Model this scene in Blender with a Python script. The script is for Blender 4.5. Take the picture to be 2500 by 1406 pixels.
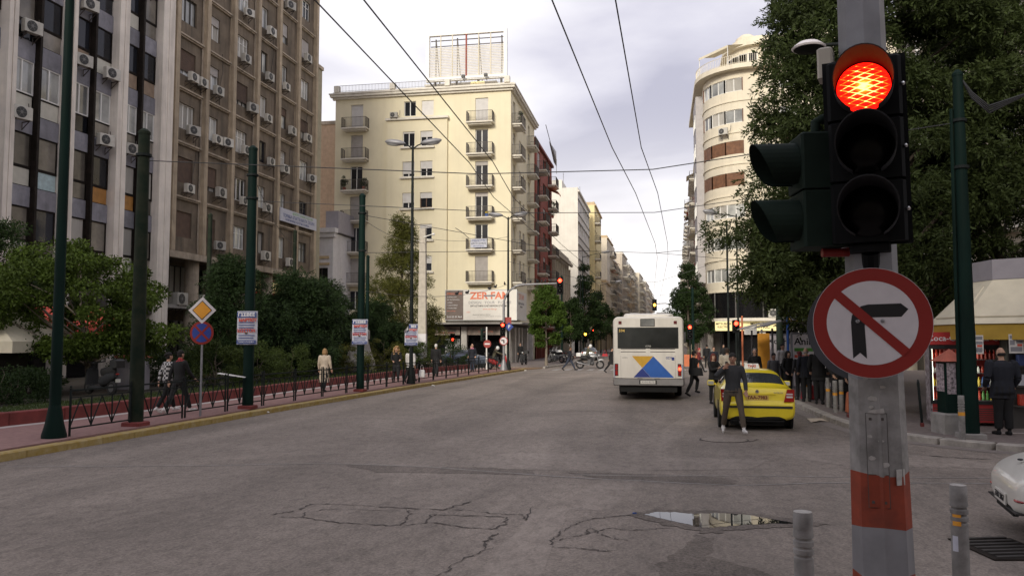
import bpy, math, random
import numpy as np
from math import radians as RAD, sin, cos, pi
from mathutils import Vector, Matrix, kdtree
for o in list(bpy.data.objects): bpy.data.objects.remove(o)
SC = bpy.context.scene; COL = SC.collection
random.seed(7); RNG = np.random.default_rng(7)

# ------------------------------------------------------------------ camera
cam = bpy.data.cameras.new('camera'); camo = bpy.data.objects.new('camera', cam); COL.objects.link(camo)
camo.location = (0, 0, 2.15); camo.rotation_euler = (RAD(90 + 3.726), 0, RAD(10.438))
cam.sensor_width = 36; cam.lens = 28.08; cam.clip_end = 6000; cam.clip_start = .05
SC.camera = camo
# ------------------------------------------------------------------ sky, sun, exposure
SUN_EL, SUN_AZ = 23., 188.          # degrees; azimuth clockwise from the street direction (+Y): behind the camera, a little left
w = bpy.data.worlds.new('World'); SC.world = w; w.use_nodes = True
nt = w.node_tree; nt.nodes.clear()
def N(t, **k):
    n = nt.nodes.new(t)
    for a, b in k.items(): setattr(n, a, b)
    return n
out = N('ShaderNodeOutputWorld'); bg = N('ShaderNodeBackground'); bg.inputs['Strength'].default_value = .1
sky = N('ShaderNodeTexSky', sky_type='NISHITA', sun_disc=False, sun_elevation=RAD(SUN_EL), sun_rotation=RAD(SUN_AZ), air_density=1.5, dust_density=4)
tc = N('ShaderNodeTexCoord'); sep = N('ShaderNodeSeparateXYZ')
nt.links.new(tc.outputs['Generated'], sep.inputs[0])
# overcast deck: direction projected on a flat cloud layer, two noises
zz = N('ShaderNodeMath', operation='MAXIMUM'); zz.inputs[1].default_value = 0; nt.links.new(sep.outputs['Z'], zz.inputs[0])
za = N('ShaderNodeMath', operation='ADD'); za.inputs[1].default_value = .22; nt.links.new(zz.outputs[0], za.inputs[0])
dv = N('ShaderNodeVectorMath', operation='DIVIDE'); cz = N('ShaderNodeCombineXYZ')
for i in range(3): nt.links.new(za.outputs[0], cz.inputs[i])
nt.links.new(tc.outputs['Generated'], dv.inputs[0]); nt.links.new(cz.outputs[0], dv.inputs[1])
n1 = N('ShaderNodeTexNoise'); n1.inputs['Scale'].default_value = 1.35; n1.inputs['Detail'].default_value = 7; n1.inputs['Roughness'].default_value = .48; n1.inputs['Distortion'].default_value = .25
nt.links.new(dv.outputs[0], n1.inputs['Vector'])
rmp = N('ShaderNodeValToRGB'); el = rmp.color_ramp.elements
el[0].position = .38; el[0].color = (3.6, 3.5, 4.25, 1); el[1].position = .60; el[1].color = (6.9, 6.7, 7.0, 1)
e = el.new(.48); e.color = (5.0, 4.85, 5.5, 1)
nt.links.new(n1.outputs['Fac'], rmp.inputs[0])
# low sky: thin, bright veil towards the horizon all round
hm = N('ShaderNodeMapRange'); hm.inputs['From Min'].default_value = .02; hm.inputs['From Max'].default_value = .3; hm.inputs['To Min'].default_value = 1; hm.inputs['To Max'].default_value = 0; hm.interpolation_type = 'SMOOTHSTEP'
nt.links.new(sep.outputs['Z'], hm.inputs['Value'])
mx = N('ShaderNodeMix', data_type='RGBA'); mx.inputs['B'].default_value = (8.4, 8.1, 8.0, 1)
nt.links.new(hm.outputs[0], mx.inputs['Factor']); nt.links.new(rmp.outputs[0], mx.inputs['A'])
m2 = N('ShaderNodeMix', data_type='RGBA'); m2.inputs['Factor'].default_value = .92
nt.links.new(sky.outputs[0], m2.inputs['A']); nt.links.new(mx.outputs['Result'], m2.inputs['B'])
nt.links.new(m2.outputs['Result'], bg.inputs['Color']); nt.links.new(bg.outputs[0], out.inputs[0])
sl = bpy.data.lights.new('sun', 'SUN'); sl.energy = 2.; sl.angle = RAD(14); sl.color = (1, .93, .8)
so = bpy.data.objects.new('sun', sl); COL.objects.link(so)
sdir = Vector((sin(RAD(SUN_AZ)) * cos(RAD(SUN_EL)), cos(RAD(SUN_AZ)) * cos(RAD(SUN_EL)), sin(RAD(SUN_EL))))
so.rotation_euler = sdir.to_track_quat('Z', 'Y').to_euler(); so.location = (0, -20, 60)
SC.render.engine = 'CYCLES'
vs = SC.view_settings; vs.view_transform = 'Standard'; vs.look = 'None'; vs.gamma = 1; vs.exposure = .68; vs.use_curve_mapping = False

# ------------------------------------------------------------------ helpers
class MB:
    """mesh builder: collects shapes, builds ONE mesh"""
    def __init__(s, xf=None): s.v = []; s.f = []; s.m = []; s.xf = xf
    def add(s, vs, fs, m=0):
        o = len(s.v)
        if s.xf is not None: vs = [s.xf @ Vector(p) for p in vs]
        s.v.extend([tuple(p) for p in vs])
        for f in fs: s.f.append(tuple(i + o for i in f)); s.m.append(m)
    def quad(s, a, b, c, d, m=0): s.add([a, b, c, d], [(0, 1, 2, 3)], m)
    def box(s, x0, x1, y0, y1, z0, z1, m=0):
        s.add([(x0,y0,z0),(x1,y0,z0),(x1,y1,z0),(x0,y1,z0),(x0,y0,z1),(x1,y0,z1),(x1,y1,z1),(x0,y1,z1)],
              [(0,3,2,1),(4,5,6,7),(0,1,5,4),(1,2,6,5),(2,3,7,6),(3,0,4,7)], m)
    def bbox(s, x0, x1, y0, y1, z0, z1, b=.02, m=0):
        """box with chamfered vertical edges and top"""
        P = [(x0+b,y0),(x1-b,y0),(x1,y0+b),(x1,y1-b),(x1-b,y1),(x0+b,y1),(x0,y1-b),(x0,y0+b)]
        Q = [(x0+2*b,y0+b),(x1-2*b,y0+b),(x1-b,y0+2*b),(x1-b,y1-2*b),(x1-2*b,y1-b),(x0+2*b,y1-b),(x0+b,y1-2*b),(x0+b,y0+2*b)]
        vs = [(x,y,z0) for x,y in P]+[(x,y,z1-b) for x,y in P]+[(x,y,z1) for x,y in Q]
        fs = [tuple(range(7,-1,-1)), tuple(range(16,24))]
        for k in (0,8): fs += [(k+i, k+(i+1)%8, k+8+(i+1)%8, k+8+i) for i in range(8)]
        s.add(vs, fs, m)
    def bar(s, p, q, w, h=None, m=0, up=(0,0,1)):
        h = h or w; p = Vector(p); q = Vector(q); d = (q-p)
        if d.length < 1e-6: return
        d.normalize(); u = Vector(up)
        if abs(d.dot(u)) > .98: u = Vector((1,0,0))
        a = d.cross(u).normalized()*w/2; b = a.cross(d).normalized()*h/2
        s.add([p-a-b,p+a-b,p+a+b,p-a+b,q-a-b,q+a-b,q+a+b,q-a+b],[(0,1,2,3),(7,6,5,4),(0,4,5,1),(1,5,6,2),(2,6,7,3),(3,7,4,0)], m)
    def tube(s, pts, rad, seg=8, m=0, caps=True, ry=None):
        pts = [Vector(p) for p in pts]; n = len(pts)
        if not hasattr(rad, '__len__'): rad = [rad]*n
        if ry is None: ry = rad
        vs = []; prev = None
        for i, p in enumerate(pts):
            d = (pts[min(i+1,n-1)]-pts[max(i-1,0)]).normalized()
            if prev is None:
                u = Vector((0,1,0)) if abs(d.y) < .9 else Vector((1,0,0))
                a = d.cross(u).normalized() if abs(d.z) < .5 else (u - d*u.dot(d)).normalized().cross(d).normalized()
            else: a = (prev - d*prev.dot(d)).normalized()
            prev = a; b = d.cross(a)
            for k in range(seg):
                t = 2*pi*k/seg; vs.append(p + a*cos(t)*rad[i] + b*sin(t)*ry[i])
        fs = [(i*seg+k, i*seg+(k+1)%seg, (i+1)*seg+(k+1)%seg, (i+1)*seg+k) for i in range(n-1) for k in range(seg)]
        if caps: fs += [tuple(range(seg-1,-1,-1)), tuple((n-1)*seg+k for k in range(seg))]
        s.add(vs, fs, m)
    def lathe(s, prof, seg=16, c=(0,0,0), m=0, rx=1, ry=1, ph=0):
        n = len(prof); vs = []
        for r, z in prof:
            for k in range(seg):
                t = 2*pi*k/seg+ph; vs.append((c[0]+r*cos(t)*rx, c[1]+r*sin(t)*ry, c[2]+z))
        fs = [(i*seg+k, i*seg+(k+1)%seg, (i+1)*seg+(k+1)%seg, (i+1)*seg+k) for i in range(n-1) for k in range(seg)]
        fs += [tuple(range(seg-1,-1,-1)), tuple((n-1)*seg+k for k in range(seg))]
        s.add(vs, fs, m)
    def prism(s, poly, y0, y1, m=0, axis='y'):
        n = len(poly)
        P = {'y': lambda a,b,t: (a,t,b), 'z': lambda a,b,t: (a,b,t), 'x': lambda a,b,t: (t,a,b)}[axis]
        vs = [P(a,b,y0) for a,b in poly]+[P(a,b,y1) for a,b in poly]
        fs = [tuple(range(n)), tuple(range(2*n-1,n-1,-1))]+[(i,(i+1)%n,n+(i+1)%n,n+i)[::-1] for i in range(n)]
        s.add(vs, fs, m)
    def ball(s, c, r, seg=10, rings=6, m=0):
        if not hasattr(r,'__len__'): r = (r,r,r)
        vs = [(c[0],c[1],c[2]-r[2])]
        for i in range(1,rings):
            t = -pi/2+pi*i/rings
            vs += [(c[0]+r[0]*cos(t)*cos(2*pi*k/seg), c[1]+r[1]*cos(t)*sin(2*pi*k/seg), c[2]+r[2]*sin(t)) for k in range(seg)]
        vs.append((c[0],c[1],c[2]+r[2])); L = len(vs)-1
        fs = [(0,1+(k+1)%seg,1+k) for k in range(seg)]
        for i in range(rings-2): fs += [(1+i*seg+k,1+i*seg+(k+1)%seg,1+(i+1)*seg+(k+1)%seg,1+(i+1)*seg+k) for k in range(seg)]
        fs += [(L,1+(rings-2)*seg+k,1+(rings-2)*seg+(k+1)%seg) for k in range(seg)]
        s.add(vs, fs, m)
    def mesh(s, name, mats, smooth=None):
        me = bpy.data.meshes.new(name); me.from_pydata(s.v, [], s.f)
        if not isinstance(mats,(list,tuple)): mats = [mats]
        for a in mats: me.materials.append(MAT(a))
        if len(mats) > 1: me.polygons.foreach_set('material_index', s.m)
        if smooth:
            me.polygons.foreach_set('use_smooth', [True]*len(s.f)); me.set_sharp_from_angle(angle=RAD(smooth))
        me.update(); return me
    def build(s, name, mats, parent=None, loc=None, rotz=0, smooth=None):
        return put(name, s.mesh(name, mats, smooth), parent, loc, rotz)

def put(name, me, parent=None, loc=None, rotz=0):
    o = bpy.data.objects.new(name, me); COL.objects.link(o)
    if parent is not None: o.parent = parent
    if loc is not None: o.location = loc
    if rotz: o.rotation_euler = (0,0,rotz)
    return o
def tag(o, label=None, cat=None, group=None, kind=None):
    if label: o['label'] = label
    if cat: o['category'] = cat
    if group: o['group'] = group
    if kind: o['kind'] = kind
    return o
def thing(name, label, cat, loc=(0,0,0), rotz=0, group=None):
    o = bpy.data.objects.new(name, None); COL.objects.link(o); o.empty_display_size = .2
    o.location = loc; o.rotation_euler = (0,0,rotz); return tag(o, label, cat, group)
def copy_tree(o, parent=None):
    c = o.copy(); COL.objects.link(c); c.parent = parent
    for ch in list(o.children): copy_tree(ch, c)
    return c
_MC = {}
def cached(key, fn):
    if key not in _MC: _MC[key] = fn()
    return _MC[key]
TMP = bpy.data.scenes.new('workbench')       # small side scene: evaluating text and modifiers there is fast
def eval_mesh(o):
    TMP.collection.objects.link(o)
    with bpy.context.temp_override(scene=TMP, view_layer=TMP.view_layers[0]):
        dg = bpy.context.evaluated_depsgraph_get(); dg.update()
        me = bpy.data.meshes.new_from_object(o.evaluated_get(dg))
    return me
_TX = {}
def text_mesh(s, size, m, align='CENTER', ext=.002, sx=1., bold=0.):
    key = (s,size,m,align,ext,sx,bold)
    if key in _TX: return _TX[key]
    c = bpy.data.curves.new('t','FONT'); c.body = s; c.size = size; c.align_x = align; c.align_y = 'CENTER'; c.extrude = ext; c.resolution_u = 2; c.offset = bold
    o = bpy.data.objects.new('t', c); me = eval_mesh(o)
    bpy.data.objects.remove(o); bpy.data.curves.remove(c)
    # stand it up: text x -> x, text y -> z, facing -y
    me.transform(Matrix.Diagonal((sx,1,1,1))); me.transform(Matrix.Rotation(pi/2,4,'X'))
    me.materials.clear(); me.materials.append(MAT(m)); _TX[key] = me
    return me
def text(s, size, m, parent, loc, rotz=0, **k): return put('lettering', text_mesh(s,size,m,**k), parent, loc, rotz)

# ------------------------------------------------------------------ materials
_MT = {}
SPEC = {}
def D(name, c, r=.75, **k): SPEC[name] = (c, r, k)
def MAT(name):
    if not isinstance(name, str): return name
    if name in _MT: return _MT[name]
    c, r, k = SPEC[name]; m = mk(name, c, r, **k); _MT[name] = m; return m
def mk(name, c, r, var=.12, sc=3., bump=0., bsc=None, metal=0., spec=.5, st=(1,1,1), c2=None, emit=0., coat=0., streak=0., grime=(.10,.085,.07), obj=False, wave=0., rnd=0., rv=0., trans=0., detail=5, check=0.):
    m = bpy.data.materials.new(name); m.use_nodes = True; t = m.node_tree; L = t.links
    b = t.nodes['Principled BSDF']; I = b.inputs
    I['Roughness'].default_value = r; I['Metallic'].default_value = metal; I['Specular IOR Level'].default_value = spec; I['Coat Weight'].default_value = coat
    c = tuple(c)
    if obj: co = t.nodes.new('ShaderNodeTexCoord').outputs['Object']
    else: co = t.nodes.new('ShaderNodeNewGeometry').outputs['Position']
    mp = t.nodes.new('ShaderNodeMapping'); mp.inputs['Scale'].default_value = st; L.new(co, mp.inputs[0])
    nz = t.nodes.new('ShaderNodeTexNoise'); nz.inputs['Scale'].default_value = sc; nz.inputs['Detail'].default_value = detail; nz.inputs['Roughness'].default_value = .6
    L.new(mp.outputs[0], nz.inputs['Vector'])
    mr = t.nodes.new('ShaderNodeMapRange'); mr.inputs['From Min'].default_value = .3; mr.inputs['From Max'].default_value = .7; L.new(nz.outputs['Fac'], mr.inputs['Value'])
    mix = t.nodes.new('ShaderNodeMix'); mix.data_type = 'RGBA'; L.new(mr.outputs[0], mix.inputs['Factor'])
    ca = tuple(x*(1-var) for x in c); cb = c2 or tuple(min(1,x*(1+var)) for x in c)
    mix.inputs['A'].default_value = (*ca,1); mix.inputs['B'].default_value = (*cb,1)
    col = mix.outputs['Result']
    if check:
        ck = t.nodes.new('ShaderNodeTexChecker'); ck.inputs['Scale'].default_value = check; ck.inputs['Color1'].default_value = (*c,1); ck.inputs['Color2'].default_value = (.5,.5,.5,1); L.new(co, ck.inputs['Vector']); col = ck.outputs['Color']
    if streak:
        mp2 = t.nodes.new('ShaderNodeMapping'); mp2.inputs['Scale'].default_value = (1.6,1.6,.12); L.new(co, mp2.inputs[0])
        n2 = t.nodes.new('ShaderNodeTexNoise'); n2.inputs['Scale'].default_value = 1.3; n2.inputs['Detail'].default_value = 6; n2.inputs['Roughness'].default_value = .65; L.new(mp2.outputs[0], n2.inputs['Vector'])
        r2 = t.nodes.new('ShaderNodeMapRange'); r2.inputs['From Min'].default_value = .46; r2.inputs['From Max'].default_value = .74; r2.inputs['To Max'].default_value = streak; L.new(n2.outputs['Fac'], r2.inputs['Value'])
        x2 = t.nodes.new('ShaderNodeMix'); x2.data_type = 'RGBA'; L.new(r2.outputs[0], x2.inputs['Factor']); L.new(col, x2.inputs['A']); x2.inputs['B'].default_value = (*grime,1); col = x2.outputs['Result']
    if rnd:
        oi = t.nodes.new('ShaderNodeObjectInfo'); r3 = t.nodes.new('ShaderNodeMapRange'); r3.inputs['To Min'].default_value = 1-rnd; r3.inputs['To Max'].default_value = 1+rnd; L.new(oi.outputs['Random'], r3.inputs['Value'])
        x3 = t.nodes.new('ShaderNodeVectorMath'); x3.operation = 'SCALE'; L.new(col, x3.inputs[0]); L.new(r3.outputs[0], x3.inputs['Scale']); col = x3.outputs[0]
    L.new(col, I['Base Color'])
    if rv:
        r4 = t.nodes.new('ShaderNodeMapRange'); r4.inputs['To Min'].default_value = max(0,r-rv); r4.inputs['To Max'].default_value = min(1,r+rv); L.new(nz.outputs['Fac'], r4.inputs['Value']); L.new(r4.outputs[0], I['Roughness'])
    if bump:
        h = nz.outputs['Fac']
        if bsc:
            n3 = t.nodes.new('ShaderNodeTexNoise'); n3.inputs['Scale'].default_value = bsc; n3.inputs['Detail'].default_value = 4; L.new(co, n3.inputs['Vector']); h = n3.outputs['Fac']
        bp = t.nodes.new('ShaderNodeBump'); bp.inputs['Strength'].default_value = bump; bp.inputs['Distance'].default_value = .02; L.new(h, bp.inputs['Height']); L.new(bp.outputs[0], I['Normal'])
    if wave:
        wv = t.nodes.new('ShaderNodeTexWave'); wv.bands_direction = 'Z'; wv.inputs['Scale'].default_value = wave; L.new(co, wv.inputs['Vector'])
        bp = t.nodes.new('ShaderNodeBump'); bp.inputs['Strength'].default_value = .6; bp.inputs['Distance'].default_value = .02; L.new(wv.outputs['Fac'], bp.inputs['Height']); L.new(bp.outputs[0], I['Normal'])
    if emit: I['Emission Color'].default_value = (*c,1); I['Emission Strength'].default_value = emit
    if trans:  # thin leaf: some light comes through
        tr = t.nodes.new('ShaderNodeBsdfTranslucent'); L.new(col, tr.inputs['Color']); ms = t.nodes.new('ShaderNodeMixShader'); ms.inputs[0].default_value = trans
        L.new(b.outputs[0], ms.inputs[1]); L.new(tr.outputs[0], ms.inputs[2]); L.new(ms.outputs[0], t.nodes['Material Output'].inputs[0])
    return m
# setting
D('pave_red',(.27,.155,.14),.85,var=.18,sc=9,bump=.2); D('pave_joint',(.12,.10,.09),.9)
D('pave_grey',(.20,.165,.15),.85,var=.2,sc=6,bump=.2); D('pave_strip',(.5,.45,.42),.8,var=.15)
D('kerb',(.36,.33,.29),.85,var=.3,sc=5,bump=.3); D('kerb_yellow',(.46,.30,.045),.8,var=.35,sc=6,c2=(.40,.31,.15),bump=.25)
D('red_wall',(.18,.035,.03),.8,var=.25,sc=3,bump=.2); D('soil',(.06,.05,.035),.95,var=.3,bump=.4); D('lawn',(.05,.07,.02),.95,var=.35,sc=7,bump=.6)

D('crack',(.075,.064,.057),.95); D('road_line',(.32,.30,.28),.8,var=.3,sc=8); D('gutter',(.22,.19,.17),.88,var=.2,sc=4,bump=.2)
D('tan_tile',(.32,.2,.1),.8,var=.2,sc=6)
# walls
D('cream',(.76,.69,.50),.85,var=.05,sc=.6,streak=.12,grime=(.4,.33,.22)); D('cream_trim',(.70,.66,.58),.8,var=.1,streak=.25,grime=(.35,.3,.24))
D('brown',(.175,.138,.10),.88,var=.3,sc=.9,streak=.85,grime=(.06,.05,.04),bump=.15,bsc=18); D('brown_rib',(.44,.355,.255),.85,var=.2,sc=1.5,streak=.6,grime=(.13,.105,.08)); D('ledge',(.42,.35,.27),.85,var=.25,sc=2,streak=.6)  # brown wall darkened, brown_rib lightened: recess shade put into the colours
D('office_pillar',(.84,.77,.69),.8,var=.1,sc=1.2,streak=.5,grime=(.3,.26,.22)); D('spandrel',(.26,.255,.29),.6,var=.25,sc=2,streak=.4,grime=(.09,.09,.1),rnd=.2); D('dark_steel',(.022,.017,.014),.7,spec=.15,var=.4,sc=4)
D('infill_white',(.62,.60,.52),.6,var=.08,streak=.2,grime=(.3,.27,.2)); D('infill_orange',(.42,.20,.05),.6,var=.25,sc=3); D('infill_tan',(.33,.24,.17),.7,var=.2,streak=.3); D('infill_blue',(.45,.58,.60),.5,var=.2,sc=5)
D('tan_wall',(.50,.36,.25),.85,var=.12,streak=.3,grime=(.25,.2,.15)); D('green_beige',(.36,.33,.24),.85,var=.12,streak=.3); D('white_wall',(.66,.64,.66),.8,var=.07,streak=.25,grime=(.36,.34,.33)); D('grey_wall',(.33,.31,.34),.8,var=.08)
D('red_house',(.31,.08,.055),.8,var=.1,streak=.15); D('red_house_dark',(.22,.06,.045),.8,var=.1); D('stone_beige',(.52,.46,.36),.85,var=.12,streak=.3,grime=(.2,.17,.13)); D('white_conc',(.70,.67,.60),.85,var=.06,sc=1.2,streak=.25,grime=(.42,.37,.3))
D('yellow_house',(.78,.66,.36),.85,var=.06,streak=.2,grime=(.4,.33,.2)); D('ochre',(.55,.42,.26),.85,var=.1,streak=.25); D('far_a',(.62,.52,.38),.85,var=.1,streak=.3,grime=(.28,.25,.2)); D('far_b',(.50,.44,.36),.85,var=.1,streak=.3); D('far_c',(.68,.61,.49),.85,var=.1,streak=.3); D('far_d',(.5,.38,.24),.85,var=.1)
D('curved_wall',(.70,.635,.50),.82,var=.07,sc=.8,streak=.35,grime=(.45,.40,.32)); D('curved_grey',(.40,.38,.38),.8,var=.08)
D('flat_roof',(.35,.32,.3),.9); D('brick_mesh',(.35,.10,.06),.9,var=.3,sc=12)
D('glass',(.022,.024,.030),.08,var=.5,sc=.35,spec=.35,rnd=.5); D('glass_sky',(.33,.335,.32),.08,var=.5,sc=.5,spec=.8,rnd=.4); D('glass_dark',(.008,.008,.009),.15,spec=.3); D('glass_dull',(.20,.18,.15),.25,var=.4,sc=.8,rnd=.4); D('curtain',(.42,.40,.36),.8,var=.15,st=(8,8,.4),rnd=.25)  # glass_sky: reflected sky put into a pale base colour
D('win_white',(.78,.77,.74),.5,var=.05); D('win_brown',(.13,.06,.035),.6); D('win_dark',(.05,.045,.042),.5); D('win_grey',(.3,.29,.28),.5)
D('shutter_brown',(.11,.068,.048),.75,var=.2,wave=6.,rnd=.25); D('shutter_white',(.66,.64,.62),.6,var=.06,wave=6.,rnd=.1); D('shutter_grey',(.42,.39,.37),.65,var=.1,wave=6.,rnd=.15); D('shutter_wood',(.17,.08,.04),.6,var=.3,wave=3.)
D('balcony_slab',(.66,.62,.54),.8,var=.1,streak=.3,grime=(.35,.3,.24)); D('railing',(.10,.085,.07),.6,var=.2); D('railing_cream',(.66,.6,.47),.6); D('railing_grey',(.22,.21,.2),.6)
D('ac_white',(.52,.50,.45),.55,var=.12,sc=4,rnd=.22,streak=.2,grime=(.35,.3,.25)); D('ac_grille',(.045,.045,.045),.6); D('ac_fan',(.16,.155,.15),.5); D('bracket',(.09,.075,.065),.7)
D('fabric_cream',(.66,.60,.46),.9,var=.08); D('fabric_yellow',(.42,.27,.04),.85,var=.15); D('marble',(.62,.59,.55),.5,var=.15,sc=2)
# metal, paint, plastics
D('pole_green',(.004,.0155,.012),.65,spec=.12,var=.3,sc=2,st=(1,1,.4),bump=.05,rv=.15); D('pole_green_old',(.012,.026,.017),.75,var=.35,sc=3,c2=(.03,.034,.022),spec=.12); D('pole_dark',(.014,.018,.0175),.65,spec=.15,var=.3)
D('galv',(.26,.26,.275),.5,var=.16,sc=5,metal=.35,rv=.15,streak=.3,grime=(.16,.155,.15)); D('galv_dirty',(.235,.225,.21),.7,var=.35,sc=7,c2=(.36,.345,.33),bump=.25,streak=.5,grime=(.10,.095,.09)); D('pole_orange',(.24,.036,.013),.7,var=.3,sc=7,streak=.35,grime=(.16,.05,.03)); D('sticker',(.40,.38,.355),.75,var=.2,sc=30); D('concrete',(.46,.42,.36),.85,var=.15,sc=4,bump=.15)
D('pole_pale',(.05,.075,.05),.75,var=.3,sc=3); D('concrete_grey',(.30,.285,.265),.9,var=.2,sc=5,bump=.2); D('steel',(.35,.35,.36),.4,metal=.8); D('chrome',(.7,.7,.7),.18,metal=1.)
D('signal_black',(.006,.0065,.007),.7,spec=.15,var=.3); D('signal_green',(.012,.022,.016),.75,spec=.15,var=.3,sc=4); D('visor',(.01,.011,.012),.7,spec=.15); D('visor_red',(.42,.02,.015),.5); D('lens_off',(.004,.004,.004),.25,spec=.2)
D('sign_red',(.27,.02,.015),.45,var=.06); D('sign_white',(.66,.62,.63),.5,var=.05,sc=12); D('sign_black',(.012,.012,.013),.5); D('sign_back',(.07,.073,.082),.6,var=.15); D('sign_amber',(.75,.33,.03),.5); D('sign_blue',(.02,.05,.28),.5); D('beige_box',(.52,.48,.40),.6,var=.1)
D('red_on',(1.,.03,.012),.3,emit=9.); D('amber_on',(1.,.42,.03),.3,emit=9.)
D('paper',(.52,.53,.60),.8,var=.08,sc=9); D('paper_white',(.62,.60,.57),.85,var=.1,sc=9); D('ink_blue',(.06,.09,.26),.8); D('ink_red',(.6,.09,.06),.8); D('ink_black',(.02,.02,.022),.8); D('ink_white',(.75,.75,.76),.8); D('ink_grey',(.22,.22,.24),.8)
D('salmon',(.70,.20,.11),.7,var=.1); D('sign_brown',(.16,.125,.11),.7); D('sign_pale',(.70,.67,.62),.6,var=.04); D('photo_dark',(.16,.09,.07),.5,var=.8,sc=1.2,c2=(.5,.4,.34))
D('lit_yellow',(.85,.72,.36),.5,emit=.18); D('mits_red',(.6,.05,.03),.5)
D('tyre',(.016,.016,.017),.85,bump=.2,bsc=60); D('rim',(.3,.3,.31),.35,metal=.8); D('under',(.012,.012,.012),.9); D('black_plastic',(.018,.018,.019),.5); D('rubber',(.02,.02,.02),.7)
D('bus_white',(.72,.68,.61),.4,var=.1,sc=1.5,streak=.4,grime=(.42,.38,.33)); D('bus_grey',(.24,.23,.225),.5,var=.12,streak=.3); D('bus_blue',(.02,.11,.42),.4); D('bus_royal',(.02,.04,.22),.4); D('bus_yellow',(.60,.34,.03),.4); D('bus_glass',(.04,.042,.04),.05,var=.5,sc=.6,spec=.7); D('light_red',(.30,.015,.012),.25); D('light_on',(1.,.05,.02),.3,emit=5.); D('light_clear',(.55,.55,.55),.2)
D('taxi',(.76,.60,.025),.28,var=.05,sc=4,coat=.6); D('car_glass',(.035,.04,.045),.03,spec=.9); D('plate_yellow',(.62,.42,.1),.5); D('plate_white',(.62,.6,.55),.5,var=.1); D('car_white',(.68,.66,.6),.3,var=.05,coat=.5,streak=.1); D('car_blue',(.13,.16,.22),.3,metal=.3,coat=.5); D('car_dark',(.04,.042,.045),.3,coat=.5)
D('moto_grey',(.34,.34,.35),.4,metal=.4); D('helmet',(.74,.73,.72),.3,coat=.4)
D('fridge_red',(.42,.03,.03),.45,var=.15,sc=4); D('bottle_r',(.5,.04,.02),.3); D('bottle_g',(.1,.32,.06),.3); D('bottle_y',(.7,.5,.05),.3); D('bottle_b',(.04,.12,.42),.3); D('bottle_w',(.7,.7,.68),.3); D('fridge_lamp',(.95,1.,.82),.4,emit=2.2); D('brick_red',(.42,.12,.08),.85,var=.2,sc=8); D('graffiti',(.5,.06,.07),.7,var=.9,sc=11,c2=(.62,.58,.6)); D('graffiti2',(.06,.05,.06),.7,var=.9,sc=18,c2=(.62,.52,.56))
# vegetation
D('bark',(.10,.08,.06),.95,var=.3,sc=6,bump=.5,st=(3,3,.6)); D('bark_pale',(.22,.185,.145),.95,var=.3,sc=6,bump=.3)
def leafmat(name, c, **k): D(name, c, .55, spec=.15, var=.5, sc=2.2, trans=.28, **k)
leafmat('leaf_laurel',(.066,.10,.017)); leafmat('leaf_dark',(.026,.046,.014)); leafmat('leaf_conifer',(.026,.046,.016)); leafmat('leaf_silky',(.042,.058,.018)); leafmat('leaf_olive',(.095,.10,.022)); leafmat('leaf_street',(.065,.11,.018)); leafmat('leaf_shrub',(.05,.072,.018)); leafmat('leaf_brown',(.16,.08,.03))
# people
for n,c in dict(skin=(.50,.30,.21),skin_dark=(.28,.15,.10),c_black=(.008,.008,.009),c_navy=(.011,.013,.021),c_char=(.024,.025,.028),c_grey=(.10,.10,.105),c_beige=(.52,.44,.34),c_white=(.66,.64,.62),c_puffer=(.50,.44,.35),c_brown=(.082,.062,.046),c_red=(.38,.03,.035),c_maroon=(.13,.02,.022),c_pink=(.60,.22,.32),c_jean=(.03,.038,.06),c_blue=(.03,.06,.22),c_olive=(.10,.095,.06),h_black=(.012,.010,.009),h_brown=(.05,.03,.02),h_grey=(.30,.28,.26),h_white=(.62,.60,.57),h_blond=(.36,.22,.10),h_red=(.12,.025,.018),c_orange=(.55,.17,.08)).items(): D(n,c,.85 if n[0]!='s' else .6,var=.15,sc=9,obj=True)
ORD = ['first','second','third','fourth','fifth','sixth','seventh','eighth','ninth','tenth','eleventh','twelfth','thirteenth','fourteenth','fifteenth','sixteenth','seventeenth','eighteenth','nineteenth','twentieth','twenty-first','twenty-second','twenty-third','twenty-fourth']
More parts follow.
